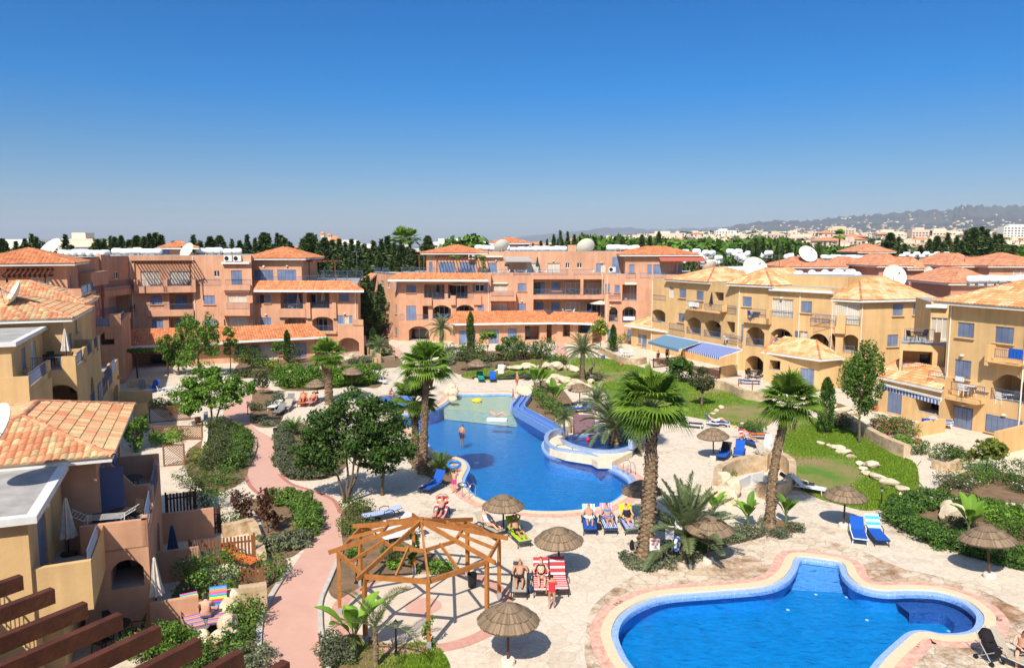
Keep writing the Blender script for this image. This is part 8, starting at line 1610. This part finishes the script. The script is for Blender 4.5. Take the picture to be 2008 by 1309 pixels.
def hung(pl,k,x0,y0,x1,y1,off,m,label,cat='towel'):
    a=pl.uz(*T(k,x0,y0),off); b=pl.uz(*T(k,x1,y1),off); mb=MB(); n=8; z1,z0=max(a[1],b[1]),min(a[1],b[1]); u0,u1=sorted((a[0],b[0]))
    for i in range(n):
        f,g=u0+(u1-u0)*i/n,u0+(u1-u0)*(i+1)/n; o1,o2=off-.04-.03*(i%2),off-.04-.03*((i+1)%2); mb.face([pl.pt(f,z0,o1),pl.pt(g,z0,o2),pl.pt(g,z1,off-.03),pl.pt(f,z1,off-.03)]); mb.face([pl.pt(f,z1,off-.03),pl.pt(g,z1,off-.03),pl.pt(g,z1-.3,off+.05),pl.pt(f,z1-.3,off+.05)])
    o=mb.build('hung_towel',m); tag(o,label,cat)
hung(d1,'f',1215,792,1300,868,-.95,TC['blue'],'large blue towel hanging on the upper railing of the nearest yellow block'); hung(d1,'f',870,970,925,1010,-1.05,TC['white'],'white towel over the lower railing of the nearest yellow block')
hung(c1,'e',335,495,395,530,-.75,TC['white'],'white sheet on the railing at the far end of the yellow block'); hung(c2,'e',875,745,985,770,-.15,TC['white'],'row of white towels on the railing above the corner wing'); hung(c2,'e',1195,790,1232,815,-.1,lmat('pinkcloth',(.7,.25,.35)),'pink cloth on the railing of the wide arch')
hung(w1,'b',1085,655,1150,680,-.05,TC['skyw'],'pale blue towels on the right end railing of the left rear block'); hung(m1,'c',830,568,858,590,-.05,TC['redwhite'],'red striped towel on the first floor railing of the centre block'); hung(r1,'d',728,590,800,615,-.05,TC['white'],'white laundry on the right arch railing of the centre block'); hung(m1,'d',455,562,500,580,-.15,TC['blue'],'blue towel on the long first floor railing of the centre block')
# ======== town, hills, sea, tree belt
def terr(x,y):
    """height of the land beyond the resort: level near, climbing towards the right"""
    if y<190: return 0
    a=(x+.12*y)/max(y,1); k=min(1,max(0,(y-190)/1500)); s=min(1,max(0,(a+.02)/.45)); s=s*s*(3-2*s)
    return 37*s*k**1.0+ (3*math.sin(x*.006)+3*math.sin(y*.004+1))*k*s
mb=MB(); xs=[(-.75+1.9*i/70) for i in range(71)]; ys=[190*1.075**j for j in range(36)]
idx={}
for j,y in enumerate(ys):
    for i,a in enumerate(xs): idx[i,j]=len(mb.v); mb.v.append((a*y,y,terr(a*y,y)-.3+.25*(j>0)))
for j in range(len(ys)-1):
    for i in range(70): mb.f.append((idx[i,j],idx[i+1,j],idx[i+1,j+1],idx[i,j+1])); mb.m.append(0); mb.c.append(None)
mb.build('terrain',mat('town_ground',(.33,.27,.18),.95,nscale=.02,col2=(.13,.15,.08),big=(.006,.2)),kind='structure',smooth=True)
# hills: ridges read from the skyline
def ridge_hill(pts,Yd,depth,z0,seed,m):
    P=crom([(x,y,0) for x,y in pts],8,False); r=np.random.default_rng(seed); mb=MB(); N=len(P); K=14; hd=[]
    for i,p in enumerate(P):
        w=atY(p.x,p.y,Yd); n=1+.03*math.sin(i*1.3)+.02*math.sin(i*3.1)
        for k in range(K+1):
            t=k/K; y=Yd-depth*(1-t); f=t**1.35; z=z0+(max(w.z,z0+2)*n-z0)*f*(1+.10*math.sin(i*.9+k*1.7)*(1-t)+.05*math.sin(i*2.3+k)*(1-t)); mb.v.append((w.x/Yd*(y if True else 1),y,z))
    for i in range(N-1):
        for k in range(K): a=i*(K+1)+k; mb.f.append((a,a+K+1,a+K+2,a+1)); mb.m.append(0); mb.c.append(None)
    return mb.build('hills',m,kind='structure',smooth=True)
HILLM=mat('hill_scrub',(.13,.12,.11),.95,nscale=.004,col2=(.05,.065,.055),bump=.5,bscale=.01,big=(.0012,.25))
ridge_hill([(860,482),(950,474),(1040,462),(1110,456),(1200,446),(1290,450),(1330,448),(1420,446),(1500,443),(1600,448),(1700,452)],14500,3500,10,1,HILLM)
ridge_hill([(1360,470),(1400,452),(1450,440),(1512,433),(1570,433),(1600,431),(1640,426),(1680,423),(1720,420),(1770,416),(1810,412),(1860,412),(1880,404),(1905,403),(1950,404),(2008,402),(2080,396),(2200,400)],7800,4500,35,2,HILLM)
SEA=mat('sea',(.05,.13,.22),.3)
mb=MB(); mb.face([(-30000,1500,.35),(-900,1500,.35),(600,30000,.35),(-30000,30000,.35)]); mb.build('sea',SEA,kind='structure')
mb=MB(); mb.face([(-30000,900,-.6),(30000,900,-.6),(30000,30000,-.6),(-30000,30000,-.6)]); mb.build('ground',GROUNDM,kind='structure')
# white houses of the town
TW=[mat('town_white',(.78,.72,.63),.8),mat('town_cream',(.72,.58,.42),.8),mat('town_sand',(.62,.48,.34),.8),mat('town_pink',(.68,.50,.38),.8)]; TR=mat('town_roof_tile',(.58,.24,.12),.8); TWIN=mat('town_window',(.08,.10,.12),.3); TFL=mat('town_flat_roof',(.66,.62,.56),.9)
def house_mesh(seed,tiled,fl):
    r=random.Random(seed); mb=MB(); W,Dp=r.uniform(10,18),r.uniform(9,13); h=3.1*fl; P=[(-W/2,-Dp/2),(W/2,-Dp/2),(W/2,Dp/2),(-W/2,Dp/2)]; mb.prism(P,-4,h,0,top=1)
    step=r.uniform(-W/2,0); mb.prism([(step,-Dp/2-1.6),(step+W*.45,-Dp/2-1.6),(step+W*.45,-Dp/2),(step,-Dp/2)],-4,h-3.1*(fl>1),0,top=1)
    if tiled:
        e=.7; a,b,c,d=[(x*(1+2*e/W),y*(1+2*e/Dp),h) for x,y in P]; p=(-W/2+Dp/2,0,h+2.1); q=(W/2-Dp/2,0,h+2.1); mb.face([a,b,q,p],2); mb.face([c,d,p,q],2); mb.face([b,c,q],2); mb.face([d,a,p],2)
    else:
        for q in range(2): mb.box((r.uniform(-W/3,W/3),r.uniform(-2,3),h+.9),(2.4,1.2,1.8),0,0)
        mb.box((r.uniform(-3,3),2,h+1.2),(3,3,2.4),0,0)
    for f in range(fl):
        n=int(W/3)
        for k in range(n):
            x=-W/2+W*(k+.5)/n; w=r.choice((1.2,1.6,2.2)); hh=r.choice((1.3,2.0)); mb.face([(x-w/2,-Dp/2-.03,f*3.1+.7),(x+w/2,-Dp/2-.03,f*3.1+.7),(x+w/2,-Dp/2-.03,f*3.1+.7+hh),(x-w/2,-Dp/2-.03,f*3.1+.7+hh)],3)
            for sx in (-1,1):
                if k<3: y=-Dp/2+Dp*(k+.5)/3; X=sx*(W/2+.03); mb.face([(X,y-.6,f*3.1+.9),(X,y+.6,f*3.1+.9),(X,y+.6,f*3.1+2.2),(X,y-.6,f*3.1+2.2)],3)
    return mb,tiled,fl
HM=[]
for i in range(14):
    mb,ti,fl=house_mesh(i,i%3==0,(1,2,2,3)[i%4]); o=mb.build('town_house',[TW[i%4],TFL,TR,TWIN]); HM.append(o.data); bpy.data.objects.remove(o)
rt=random.Random(3); cnt=0; used=[]
tries=0
while cnt<300 and tries<9000:
    tries+=1; y=210*(5.2**rt.random()); a=rt.uniform(-.30,.76); x=a*y
    px=1004+1500*a
    if px<560: continue
    if px<1000 and y<420: continue
    if any(abs(x-u)<17 and abs(y-v)<17 for u,v in used): continue
    used.append((x,y)); i=rt.randrange(14); o=bpy.data.objects.new('town_house',HM[i]); link(o); o.location=(x,y,terr(x,y)+(0 if y<900 else 0)); s=rt.uniform(.75,1.15)*(1.0 if y<500 else 1.15); o.scale=(s,s,s); o.rotation_euler=(0,0,rt.uniform(-.5,.5)); tag(o,'pale house of the town beyond the tree belt, one of hundreds','house','houses of the town'); cnt+=1
# the rest of the town as one mass
mb=MB(); 
for q in range(1500):
    y=900*(2.6**rt.random()); a=rt.uniform(-.28,.78); x=a*y; z=terr(x,y) if y<1950*1.2 else terr(x,2300); w=rt.uniform(8,22); d=rt.uniform(8,14); h=rt.uniform(3,7); c=rt.choice((0,0,0,1,1,2)); mb.prism([(x-w/2,y-d/2),(x+w/2,y-d/2),(x+w/2,y+d/2),(x-w/2,y+d/2)],z-4,z+h,c,top=rt.choice((c,c,3)))
o=mb.build('town',[TW[0],TW[1],TW[2],TR]); tag(o,'mass of small pale and tiled houses covering the far plain','town',kind='stuff')
dg=None
HB=[o for o in SC.objects if o.name.startswith('hills')][-1]
mb=MB(); vs=[v.co for v in HB.data.vertices]; K1=15
for q in range(420):
    i=rt.randrange(0,len(vs)//K1-1); k=min(12,int(abs(rt.gauss(0,1))*4.2)+1); a=vs[i*K1+k]; b=vs[(i+1)*K1+k+1]; t=rt.random(); c=vs[i*K1+k+1]; p=a.lerp(b,t).lerp(c,rt.random()*.4); w=rt.uniform(9,24); h=rt.uniform(5,9); mb.prism([(p.x-w/2,p.y-9),(p.x+w/2,p.y-9),(p.x+w/2,p.y+9),(p.x-w/2,p.y+9)],p.z-25,p.z+h,rt.choice((0,0,1)))
o=mb.build('hillside_houses',[TW[2],TW[1]]); tag(o,'specks of white houses scattered over the lower hill slopes','houses',kind='stuff')
# scrub and trees between the far houses
def clump_mesh(seed,n,size,rx=1,rz=.8,m='dark'):
    C,U,V,c=blob_leaves(lobes(seed,0,rz*.9,rx,rz*1.2,6,.5),n,size,seed=seed,flat=.35); return quads_mesh('crown',C,U,V,c,LF[m])
rr=np.random.default_rng(9); n=9500
yy=260*(7.5**rr.random(n)); aa=rr.uniform(-.30,.80,n); xx=aa*yy; zz=np.array([terr(x,min(y,2300)) for x,y in zip(xx,yy)]); sz=rr.uniform(3,7,n)
keep=rr.random(n)<np.clip(.5+.6*np.sin(xx*.012+yy*.006)+.3*np.sin(yy*.02),.4,1); xx,yy,zz,sz=xx[keep],yy[keep],zz[keep],sz[keep]
K=26; C=np.repeat(np.stack([xx,yy,zz+sz*.6],1),K,0); s=np.repeat(sz,K); d=unit(rr.normal(size=(len(C),3))); C=C+d*np.stack([s*.9,s*.9,s*.65],1)*rr.random((len(C),1))**.4; nrm=unit(d+[0,0,.5]); a=unit(np.cross(nrm,rr.normal(size=(len(C),3)))); b=np.cross(nrm,a); ss=s*.30
o=meshobj('far_trees',quads_mesh('far_trees',C,a*ss[:,None],b*(ss*.8)[:,None],rr.random(len(C)),LF['conif'])); tag(o,'distant trees and scrub scattered among the houses of the town','trees',kind='stuff')
# tree belt
PR=[]
for i,(k_,h,r,n_,s_) in enumerate((('cone',12,2.6,5200,.26),('cone',12,2.0,4600,.24),('pine',12,3.2,6000,.28),('pine',12,2.5,5200,.26),('column',12,1.6,4200,.22))): PR.append((conifer_mesh(300+i,h,r,k_,n_,s_),r))
PB=[clump_mesh(320+i,5200,.30,3.4,3.0,'tree') for i in range(2)]; TKm=trunk_mb(8,.28); tk_=TKm.build('trunk',BARK); TKd=tk_.data; bpy.data.objects.remove(tk_)
def belt(px,top,Yd,k,label,group,name='conifer',cat='tree',wid=1.0,base=None):
    b=atY(px,600,Yd); z0=terr(b.x,Yd) if base is None else base; zt=atY(px,top-5,Yd).z; h=zt-z0; t=root_of(name,(b.x,Yd,z0),label,cat,group)
    if k<5: o=meshobj('crown',PR[k][0],t); s=h/12*1.0; o.scale=(s*wid,s*wid,s)
    else: o=meshobj('crown',PB[k-5],t); s=h/4.9; o.scale=(s*wid,s*wid,s)
    o.rotation_euler=(0,0,rt.random()*6); o=meshobj('trunk',TKd,t); o.scale=(1,1,h/12); return t
rb=random.Random(12)
G1='conifers behind the left rear block'; l1='dark conifer showing above the roof line of the left rear block'
for x,top in ((-5,466),(12,474),(40,478),(58,474),(72,464),(80,470),(92,480),(137,465),(200,476),(212,474),(224,468),(232,470),(245,468),(262,476),(275,468),(290,470),(300,464),(312,462),(322,466),(385,466),(398,478),(418,470),(436,468),(440,476),(460,474),(475,478),(490,466),(505,472),(522,462),(530,464),(548,462),(556,466),(563,472)):
    belt(x,top,rb.uniform(120,155),rb.choice((0,2,2,3,1)),l1,G1,wid=rb.uniform(1.1,1.7))
G2='conifers in the gap between the rear blocks'; l2='dark bushy conifer in the gap between the two rear blocks'
for x,top,Yd in ((598,474,130),(612,463,128),(622,466,134),(640,472,127),(655,476,138),(668,474,126),(680,480,132),(692,474,129),(705,478,124),(716,484,140),(735,478,128),(750,474,126),(762,469,131),(775,482,124),(790,486,122),(800,490,128),(812,494,131),(600,500,122),(630,500,120),(660,505,119),(690,508,118),(720,515,119),(745,505,120),(770,510,119),(795,515,121),(820,500,132),(838,505,130),(706,530,116),(722,545,112),(840,468,170),(1030,480,170)):
    belt(x,top,Yd,rb.choice((0,2,3,2)),l2,G2,wid=rb.uniform(1.1,1.7))
for x,top,l in ((788,468,'left of two fan palms rising above the conifers between the rear blocks'),(806,470,'right of two fan palms rising above the conifers between the rear blocks'),(752,505,'fan palm crown in front of the conifers behind the rear gap'),(1640,470,'tall fan palm among the houses behind the yellow block')):
    Yd=135 if x<1000 else 230; zc=atY(x,top,Yd).z; t=root_of('fan_palm',(atY(x,600,Yd).x,Yd,0 if x<1000 else terr(atY(x,600,Yd).x,Yd)),l,'palm tree'); mb=MB(); palm_trunk(mb,(0,0,0),(0,0,zc),.25,.2,(0,0),8,30); mb.build('trunk',PBARK,t); o=fan_crown(700+x,22,1.6,.8,.6,segs=10).build('crown',[LF['palm'],STEMG],t); o.location=(0,0,zc); o.scale=(1.1,)*3
G3='trees behind the centre block'; l3='dark tree showing behind the flat roof of the centre block'
for x,top,k in ((925,464,5),(940,468,2),(955,478,3),(1045,482,3),(1060,478,2),(1072,474,3),(1085,466,1),(1098,458,2),(1112,460,2),(1125,466,1),(1140,462,2),(1152,468,3),(1165,474,1),(1178,468,1),(1192,474,6),(1204,470,1),(1218,470,0),(1226,474,1),(1246,482,6),(1256,466,0),(1272,468,0),(1289,460,0),(1300,478,3)): belt(x,top,rb.uniform(150,180),k,l3,G3,wid=rb.uniform(.75,1.0))
G4='broad leafy trees behind the yellow block'; l4='broad deep green tree in the grove behind the first yellow hip roof'
for q in range(26):
    x=1300+q*9+rb.uniform(-4,4); top=483+rb.uniform(-4,5)-3*math.sin(q*.5); belt(x,top,rb.uniform(180,225),rb.choice((5,6)),l4,G4,'broad_tree','tree',rb.uniform(1.0,1.3))
G5='conifers behind the yellow block'; l5='dark conifer standing between the yellow block and the town'
for x,top in ((1370,500),(1395,506),(1420,503),(1465,480),(1478,474),(1492,470),(1505,478),(1520,474),(1530,486),(1542,484),(1555,490),(1450,500),(1434,506),(1580,474),(1600,474),(1348,498),(1548,498)): belt(x,top,rb.uniform(140,175),(4 if x in (1580,1600) else rb.choice((0,3,2))),l5,G5,wid=rb.uniform(.75,1.05))
G6='large dark conifers at the right skyline'; l6='massive dark conifer rising behind the pink houses at right'
for x,top in ((1738,462),(1755,470),(1768,484),(1815,474),(1830,468),(1850,462),(1868,468),(1885,458),(1900,452),(1915,450),(1925,456),(1942,466),(1955,474),(1970,482),(1988,486),(2005,484),(1840,480),(1878,478),(1905,474)): belt(x,top,rb.uniform(165,200),rb.choice((2,0,2)) if x<1970 else 5,l6,G6,wid=rb.uniform(1.2,1.7))
for x,top in ((1625,495),(1655,492),(1675,490),(1690,496)): belt(x,top,230,6,'pale palm like tree among the pale houses behind the tanks','small trees before the town')
# domed church with its bell tower
ch=empty('church',(*plan(655,420),0),label='orange domed church with slim bell tower far behind the conifers',cat='church'); CL=ch.location
SM=mat('church_stone',(.68,.50,.34),.85); c0x=plan(660,420)[0]
mb=MB(); mb.box((c0x,420,6),(9.5,9,15),0,0); mb.build('wall',SM,ch,CL); mb=MB(); mb.lathe([(2.9,0),(2.9,2.8)],12,(c0x+.4,420,13.8)); mb.build('drum',SM,ch,CL)
mb=MB(); mb.lathe([(3.2,0),(2.7,1.1),(1.6,2.1),(.1,2.6)],14,(c0x+.4,420,16.5)); mb.lathe([(5.6,0),(3.2,1.0)],10,(c0x,420,13.4),sx=.95); mb.build('dome',TR,ch,CL)
for xx_,h_ in ((637,21.6),(650,20.6)):
    mb=MB(); X=plan(xx_,420)[0]; mb.box((X,420,h_/2-1.2),(1.9,1.9,h_-1),0,0); o=mb.build('tower',SM,ch,CL); mb=MB(); mb.lathe([(1.5,0),(1.2,.8),(.1,1.3)],8,(X,420,h_-1.7)); mb.build('dome',TR,o,CL)
# large buildings of the far town
for (x,ytop,w,h,Yd,l,c) in ((1640,447,40,9,1100,'long half finished concrete hotel on the low ridge',2),(1735,454,34,9,1000,'big cream hotel on the ridge with stepped front',1),(1795,450,26,9,1000,'ochre apartment hotel left of the dark conifers',3),(1835,452,34,9,1000,'cream hotel with turrets on the ridge',1),(1983,444,40,13,950,'large bright white building at the right skyline',0),(1415,452,26,7,1100,'white hospital like block on the ridge above the grove',0),(1570,464,44,10,700,'terraced apartment complex stepping down behind the grove',3),(1300,458,34,8,800,'white and pink row on the edge of the low cliff',1),(175,468,13,13,330,'cream tower like building left of the rear roofs',1),(60,484,40,9,260,'white low building at the far left',0),(215,486,60,6,300,'cream long building behind the water tanks at far left',1),(690,478,34,8,520,'white apartments right of the church',0),(905,474,60,8,620,'long pale apartment row behind the centre roofs',0)):
    zt=atY(x,ytop,Yd).z; b=atY(x,600,Yd); e=empty('far_building',(b.x,Yd,zt-h),label=l,cat='building'); mb=MB(); mb.prism([(-w/2,-6),(w/2,-6),(w/2,6),(-w/2,6)],-12,h,0,top=1); mb.prism([(-w*.3,-3),(w*.15,-3),(w*.15,4),(-w*.3,4)],h,h+2.5,0,top=1); mb.build('wall',[TW[c],TFL],e)
    for f in range(max(1,int(h/3.1))):
        for k in range(int(w/4.2)): xk=-w/2+4.2*(k+.5); mb=MB(); mb.box((xk,-6.02,f*3.1+1.4),(2.6,.12,1.5)); mb.build('window',TWIN,e)
# pink houses behind the yellow blocks
def pink(px0,px1,ytop,Yd,z0,fl,label,roofs=1,sec=None,m=STUCCO_P):
    a=plan(px0,Yd,560); b=plan(px1,Yd,560); zt=atY((px0+px1)/2,ytop,Yd).z; e=Bld('pink_house',label,'house',m,((a[0]+b[0])/2,Yd,0)); pl=Pl(a,b); h=zt
    q=box_on(e,pl,z0,h,9); hip(grow(q,.7),h,1.7,'p',e.e,e.L,pw=.5,seed=int(px0))
    w_=pl.L; n=max(1,int(w_/4.5))
    for f in range(fl):
        for k in range(n):
            u=w_*(k+.5)/n
            if (k+f+int(px0))%3: e.put(pl,'S',u-.6,u+.6,h-2.3-3.1*f,h-1.0-3.1*f,2)
            else: e.put(pl,'G',u-1,u+1,h-2.8-3.1*f,h-.7-3.1*f,2); e.put(pl,'L',u-1.6,u+1.6,h-3.0-3.1*f,h-2.1-3.1*f,None,-1.0); e.put(pl,'B',u-1.7,u+1.7,h-3.9-3.1*f,h-3.0-3.1*f,1.1)
    e.done(); return e
pink(1540,1650,523,118,0,3,'pink house under a broad pale hip roof just behind the yellow block')
pink(1652,1700,526,122,0,3,'pink house with hip roof, second from the left behind the yellow block')
pink(1722,1775,521,112,0,3,'pink house with a pyramid roof beside the large roof dish',m=STUCCO_P)
pink(1777,1810,527,114,0,3,'narrow pink house right of the pyramid roofed one')
pink(1862,1918,521,108,0,3,'pink house with hip roof and blue shutters left of the dark terracotta one')
pink(1918,1936,527,112,0,3,'small tiled annex stuck to the right of the pink house')
pink(1938,2060,521,105,0,3,'dark terracotta house at the right edge behind the yellow roofs',m=STUCCO_T)
pink(1865,1950,555,90,0,3,'lower pink house with wide hip roof directly behind the nearest yellow block')
pink(1682,1745,494,160,0,4,'terracotta house with hip roof before the dark conifers')
mbq=Bld('pink_house','long flat roofed pink block behind the roof dish','house',STUCCO_P,(*plan(1820,118),0)); pl=Pl(plan(1690,119),plan(1870,117)); box_on(mbq,pl,0,10.3,12); 
for k in range(8): mbq.put(pl,'S' if k%2 else 'G',2+k*1.75,3.2+k*1.75,7.4,8.9,2)
mbq.done()
# ---- roof equipment
def tank_obj():
    t=empty('water_tank',(0,0,0)); mb=MB(); pr=[(0,-.8),(.3,-.78),(.45,-.62),(.5,-.4),(.5,.4),(.45,.62),(.3,.78),(0,.8)]
    n=14; base=0
    for (r,x) in pr:
        for k in range(n): a=2*PI*k/n; mb.v.append((x,r*math.cos(a),.85+r*math.sin(a)))
    for i in range(len(pr)-1):
        for k in range(n): a=i*n+k; b=i*n+(k+1)%n; mb.f.append((a,b,b+n,a+n)); mb.m.append(0); mb.c.append(None)
    mb.build('tank',mat('white_tank',(.80,.80,.79),.35),t,smooth=True); mb=MB()
    mb.box((0,0,.02),(1.1,.1,.05)); mb.box((-.5,0,.2),(.08,.8,.45)); mb.box((.5,0,.2),(.08,.8,.45))
    mb.build('cradle',mat('galvanised_steel',(.35,.36,.37),.5,metal=.6),t); return t
TK=tank_obj(); firstTK=[TK]
def tank(p,rz,label,group,s=1):
    if firstTK: o=firstTK.pop(); o.location=p; o.rotation_euler=(0,0,rz); o.scale=(s,s,s); tag(o,label,'water tank',group); return
    copy_tree(TK,p,rz,label,group,s)
TK['category']='water tank'
def tanks(px0,px1,Yd,z,n,label,group,rows=1,up=0,rz0=0):
    for r_ in range(rows):
        for i in range(n):
            px=px0+(px1-px0)*(i+.5)/n+rb.uniform(-1,1); p=plan(px,Yd+r_*2.4,520); tank((p[0],p[1],z+(up if i%2 else 0)),rz0+rb.uniform(-.5,.5),label,group,rb.uniform(.74,.88))
tanks(118,215,88,12.1,7,'white water tank in the row on the left part of the rear left roof','tanks on the rear left roof',1,0,1.2)
tanks(225,318,101,12.2,7,'white water tank left of the roof kiosk on the rear left block','tanks beside the kiosk'); tanks(385,475,104,12.2,5,'white water tank right of the roof kiosk on the rear left block','tanks right of the kiosk')
tanks(932,1000,118,12.6,5,'white tank behind the left dish of the centre block','tanks at the left dish'); tanks(1000,1110,121,12.5,10,'white tank in the long row on the centre block roof','tanks on the centre block'); tanks(1192,1252,116,12.6,5,'white tank left of the right penthouse of the centre block','tanks near the right penthouse')
tanks(1405,1455,95,9.4,6,'white tank between the first two yellow hip roofs','tanks on the far yellow roof',1,.5); tanks(1548,1688,85,9.5,11,'round white tank on the yellow block roof, in the crowded row','tanks on the yellow roof',2,.3,.9)
tanks(1610,1705,140,10.8,10,'white tank on the pink blocks, in the row before the town','tanks on the pink blocks',2); tanks(1762,1870,150,10.9,11,'white tank in the row under the right hand conifers','tanks under the conifers',1,.4); tanks(1900,2030,72,9.8,7,'long white tank behind the ridge of the nearest yellow roof','tanks behind the nearest roof',1,0,0)
for g,(xa,xb,ya,yb_,n_) in enumerate(((1340,1470,502,528,22),(1470,1560,500,520,8))):
    for i in range(n_):
        x=rb.uniform(xa,xb); y=rb.uniform(ya,yb_); Yd=150; p=atY(x,y,Yd); tank((p.x,Yd,p.z),rb.random(),'white tank on a stand among the trees behind the yellow roofs','tanks among the trees',1.1)
def dish(px,py,Yd,r,az,el,label,z=None,base=.9,sq=1):
    p=atY(px,py,Yd); 
    t=empty('satellite_dish',(p.x,p.y,p.z-base),label=label,cat='satellite dish',group='satellite dishes on the roofs'); mb=MB(); M=Matrix.Rotation(az,3,'Z')@Matrix.Rotation(el,3,'X')
    c=Vector((0,0,base)); n=24; R_=5
    for s_ in (0,.015):
        b0=len(mb.v)
        for i in range(R_+1):
            rr_=r*i/R_; d_=.32*r*(i/R_)**2-.16*r
            for k in range(n): a=2*PI*k/n; mb.v.append(tuple(c+M@Vector((rr_*math.cos(a),rr_*math.sin(a)*sq,d_+s_))))
        for i in range(R_):
            for k in range(n): a=b0+i*n+k; b=b0+i*n+(k+1)%n; mb.f.append((a,b,b+n,a+n)); mb.m.append(0); mb.c.append(None)
    mb.build('reflector',mat('dish_cream',(.74,.70,.58),.5),t,smooth=True)
    mb=MB(); f=c+M@Vector((0,0,r*.85)); mb.tube([c+M@Vector((r*.9,0,.1*r)),f],.02,5); mb.tube([c+M@Vector((-r*.9,0,.1*r)),f],.02,5); mb.tube([c+M@Vector((0,-r*.9*sq,.1*r)),f],.02,5); mb.build('feed_arm',RAILM,t); mb=MB(); mb.tube([f,f+M@Vector((0,0,.2))],.07,8); mb.build('receiver',BLACKP,t)
    mb=MB(); mb.tube([(0,0,-.2),c],.06,8); mb.build('mast',mat('galvanised_steel',(.35,.36,.37),.5),t); return t
dish(28,578,50,1.0,R(-50),R(60),'cream dish on the roof of the yellow house at mid left, seen side on')
dish(99,490,84,1.5,R(-30),R(48),'white dish at the hip roof of the leftmost penthouse'); dish(368,492,98,1.1,R(-30),R(60),'cream dish right of the roof kiosk on the rear left block')
dish(984,483,115,1.15,R(20),R(-55),'cream dish on the centre block left of the row of tanks'); dish(1149,485,114,1.4,R(15),R(-60),'big white dish in the middle of the centre block roof')
dish(1392,524,96,1.0,R(30),R(-50),'small white dish between the first two yellow roofs'); dish(1480,528,88,1.5,R(10),R(60),'large cream dish behind the second yellow hip roof'); dish(1583,499,120,1.5,R(10),R(55),'cream dish among the tanks at the pink blocks')
dish(1753,542,82,1.25,R(0),R(70),'round cream dish behind the corner roof of the yellow block',base=1.2); dish(1962,555,72,.75,R(40),R(80),'small white dish at the ridge of the nearest yellow roof'); dish(1721,504,120,.6,R(60),R(80),'little dish before the terracotta house roof'); dish(1877,504,140,.6,R(-30),R(80),'tiny dish below the right hand conifers'); dish(1820,535,104,.9,R(20),R(75),'dark green dish on a balcony of the pink house')
dish(-12,846,24,.95,R(-35),R(55),'cream dish at the left edge above the mottled tile roof',base=.5)
def acunit(px,py,Yd,label,rz=0,s=1):
    p=atY(px,py,Yd); t=empty('air_conditioner',p,rz,label=label,cat='air conditioner',s=s); mb=MB(); mb.box((0,0,.35),(.95,.38,.68)); mb.build('casing',WHITE,t); mb=MB(); mb.lathe([(.26,0),(.26,.02),(0,.02)],16,(0,0,0)); o=mb.build('fan_grille',BLACKP,t); o.location=(-.15,-.2,.35); o.rotation_euler=(PI/2,0,0)
acunit(448,512,94.3,'air conditioner on the ledge of the left rear block, left one'); acunit(466,512,94.3,'air conditioner on the ledge of the left rear block, right one'); acunit(900+25,508,112,'air conditioner beside the left penthouse of the centre block'); acunit(943,508,112,'second air conditioner beside the left penthouse of the centre block'); acunit(1973,572,73,'air conditioner beside the small dish on the nearest roof')
acunit(1200,533,108.5,'air conditioner hung on the right wing terrace wall')
for x,y0,y1,Yd,l in ((1096,492,452,116,'tall thin aerial mast on the centre block roof'),(432,500,478,100,'thin aerial on the left rear roof'),(1527,552,500,90,'thin aerial mast behind the yellow block roofs'),(1890,540,500,108,'thin aerial at the pink houses'),(700,520,492,118,'short aerial at the rear gap')):
    a=atY(x,y0,Yd); b=atY(x,y1,Yd); t=empty('aerial',(a.x,Yd,a.z-1),label=l,cat='aerial'); h=b.z-a.z+1; mb=MB(); mb.tube([(0,0,0),(0,0,h)],.035,5); mb.build('mast',RAILM,t); mb=MB(); mb.tube([(-.6,0,h-.15),(.6,0,h-.15)],.015,4)
    for q in range(6): mb.tube([(-.55+.2*q,-.25,h-.15),(-.55+.2*q,.25,h-.15)],.01,4)
    mb.build('antenna',RAILM,t)
# ---------------- haze
mb=MB(); mb.prism([(-15000,-400),(15000,-400),(15000,17000),(-15000,17000)],-3,470,bottom=True); hz=mb.build('haze',[]) ; hm=bpy.data.materials.new('haze_air'); hm.use_nodes=True; n=hm.node_tree.nodes; n.remove(n['Principled BSDF']); pv=n.new('ShaderNodeVolumePrincipled'); pv.inputs['Color'].default_value=(.78,.86,1,1); pv.inputs['Density'].default_value=HAZE_D; pv.inputs['Anisotropy'].default_value=.0; hm.node_tree.links.new(pv.outputs[0],n['Material Output'].inputs['Volume'])
hz.data.materials.clear(); hz.data.materials.append(hm); tag(hz,'pale blue haze over the plain','haze',kind='stuff')
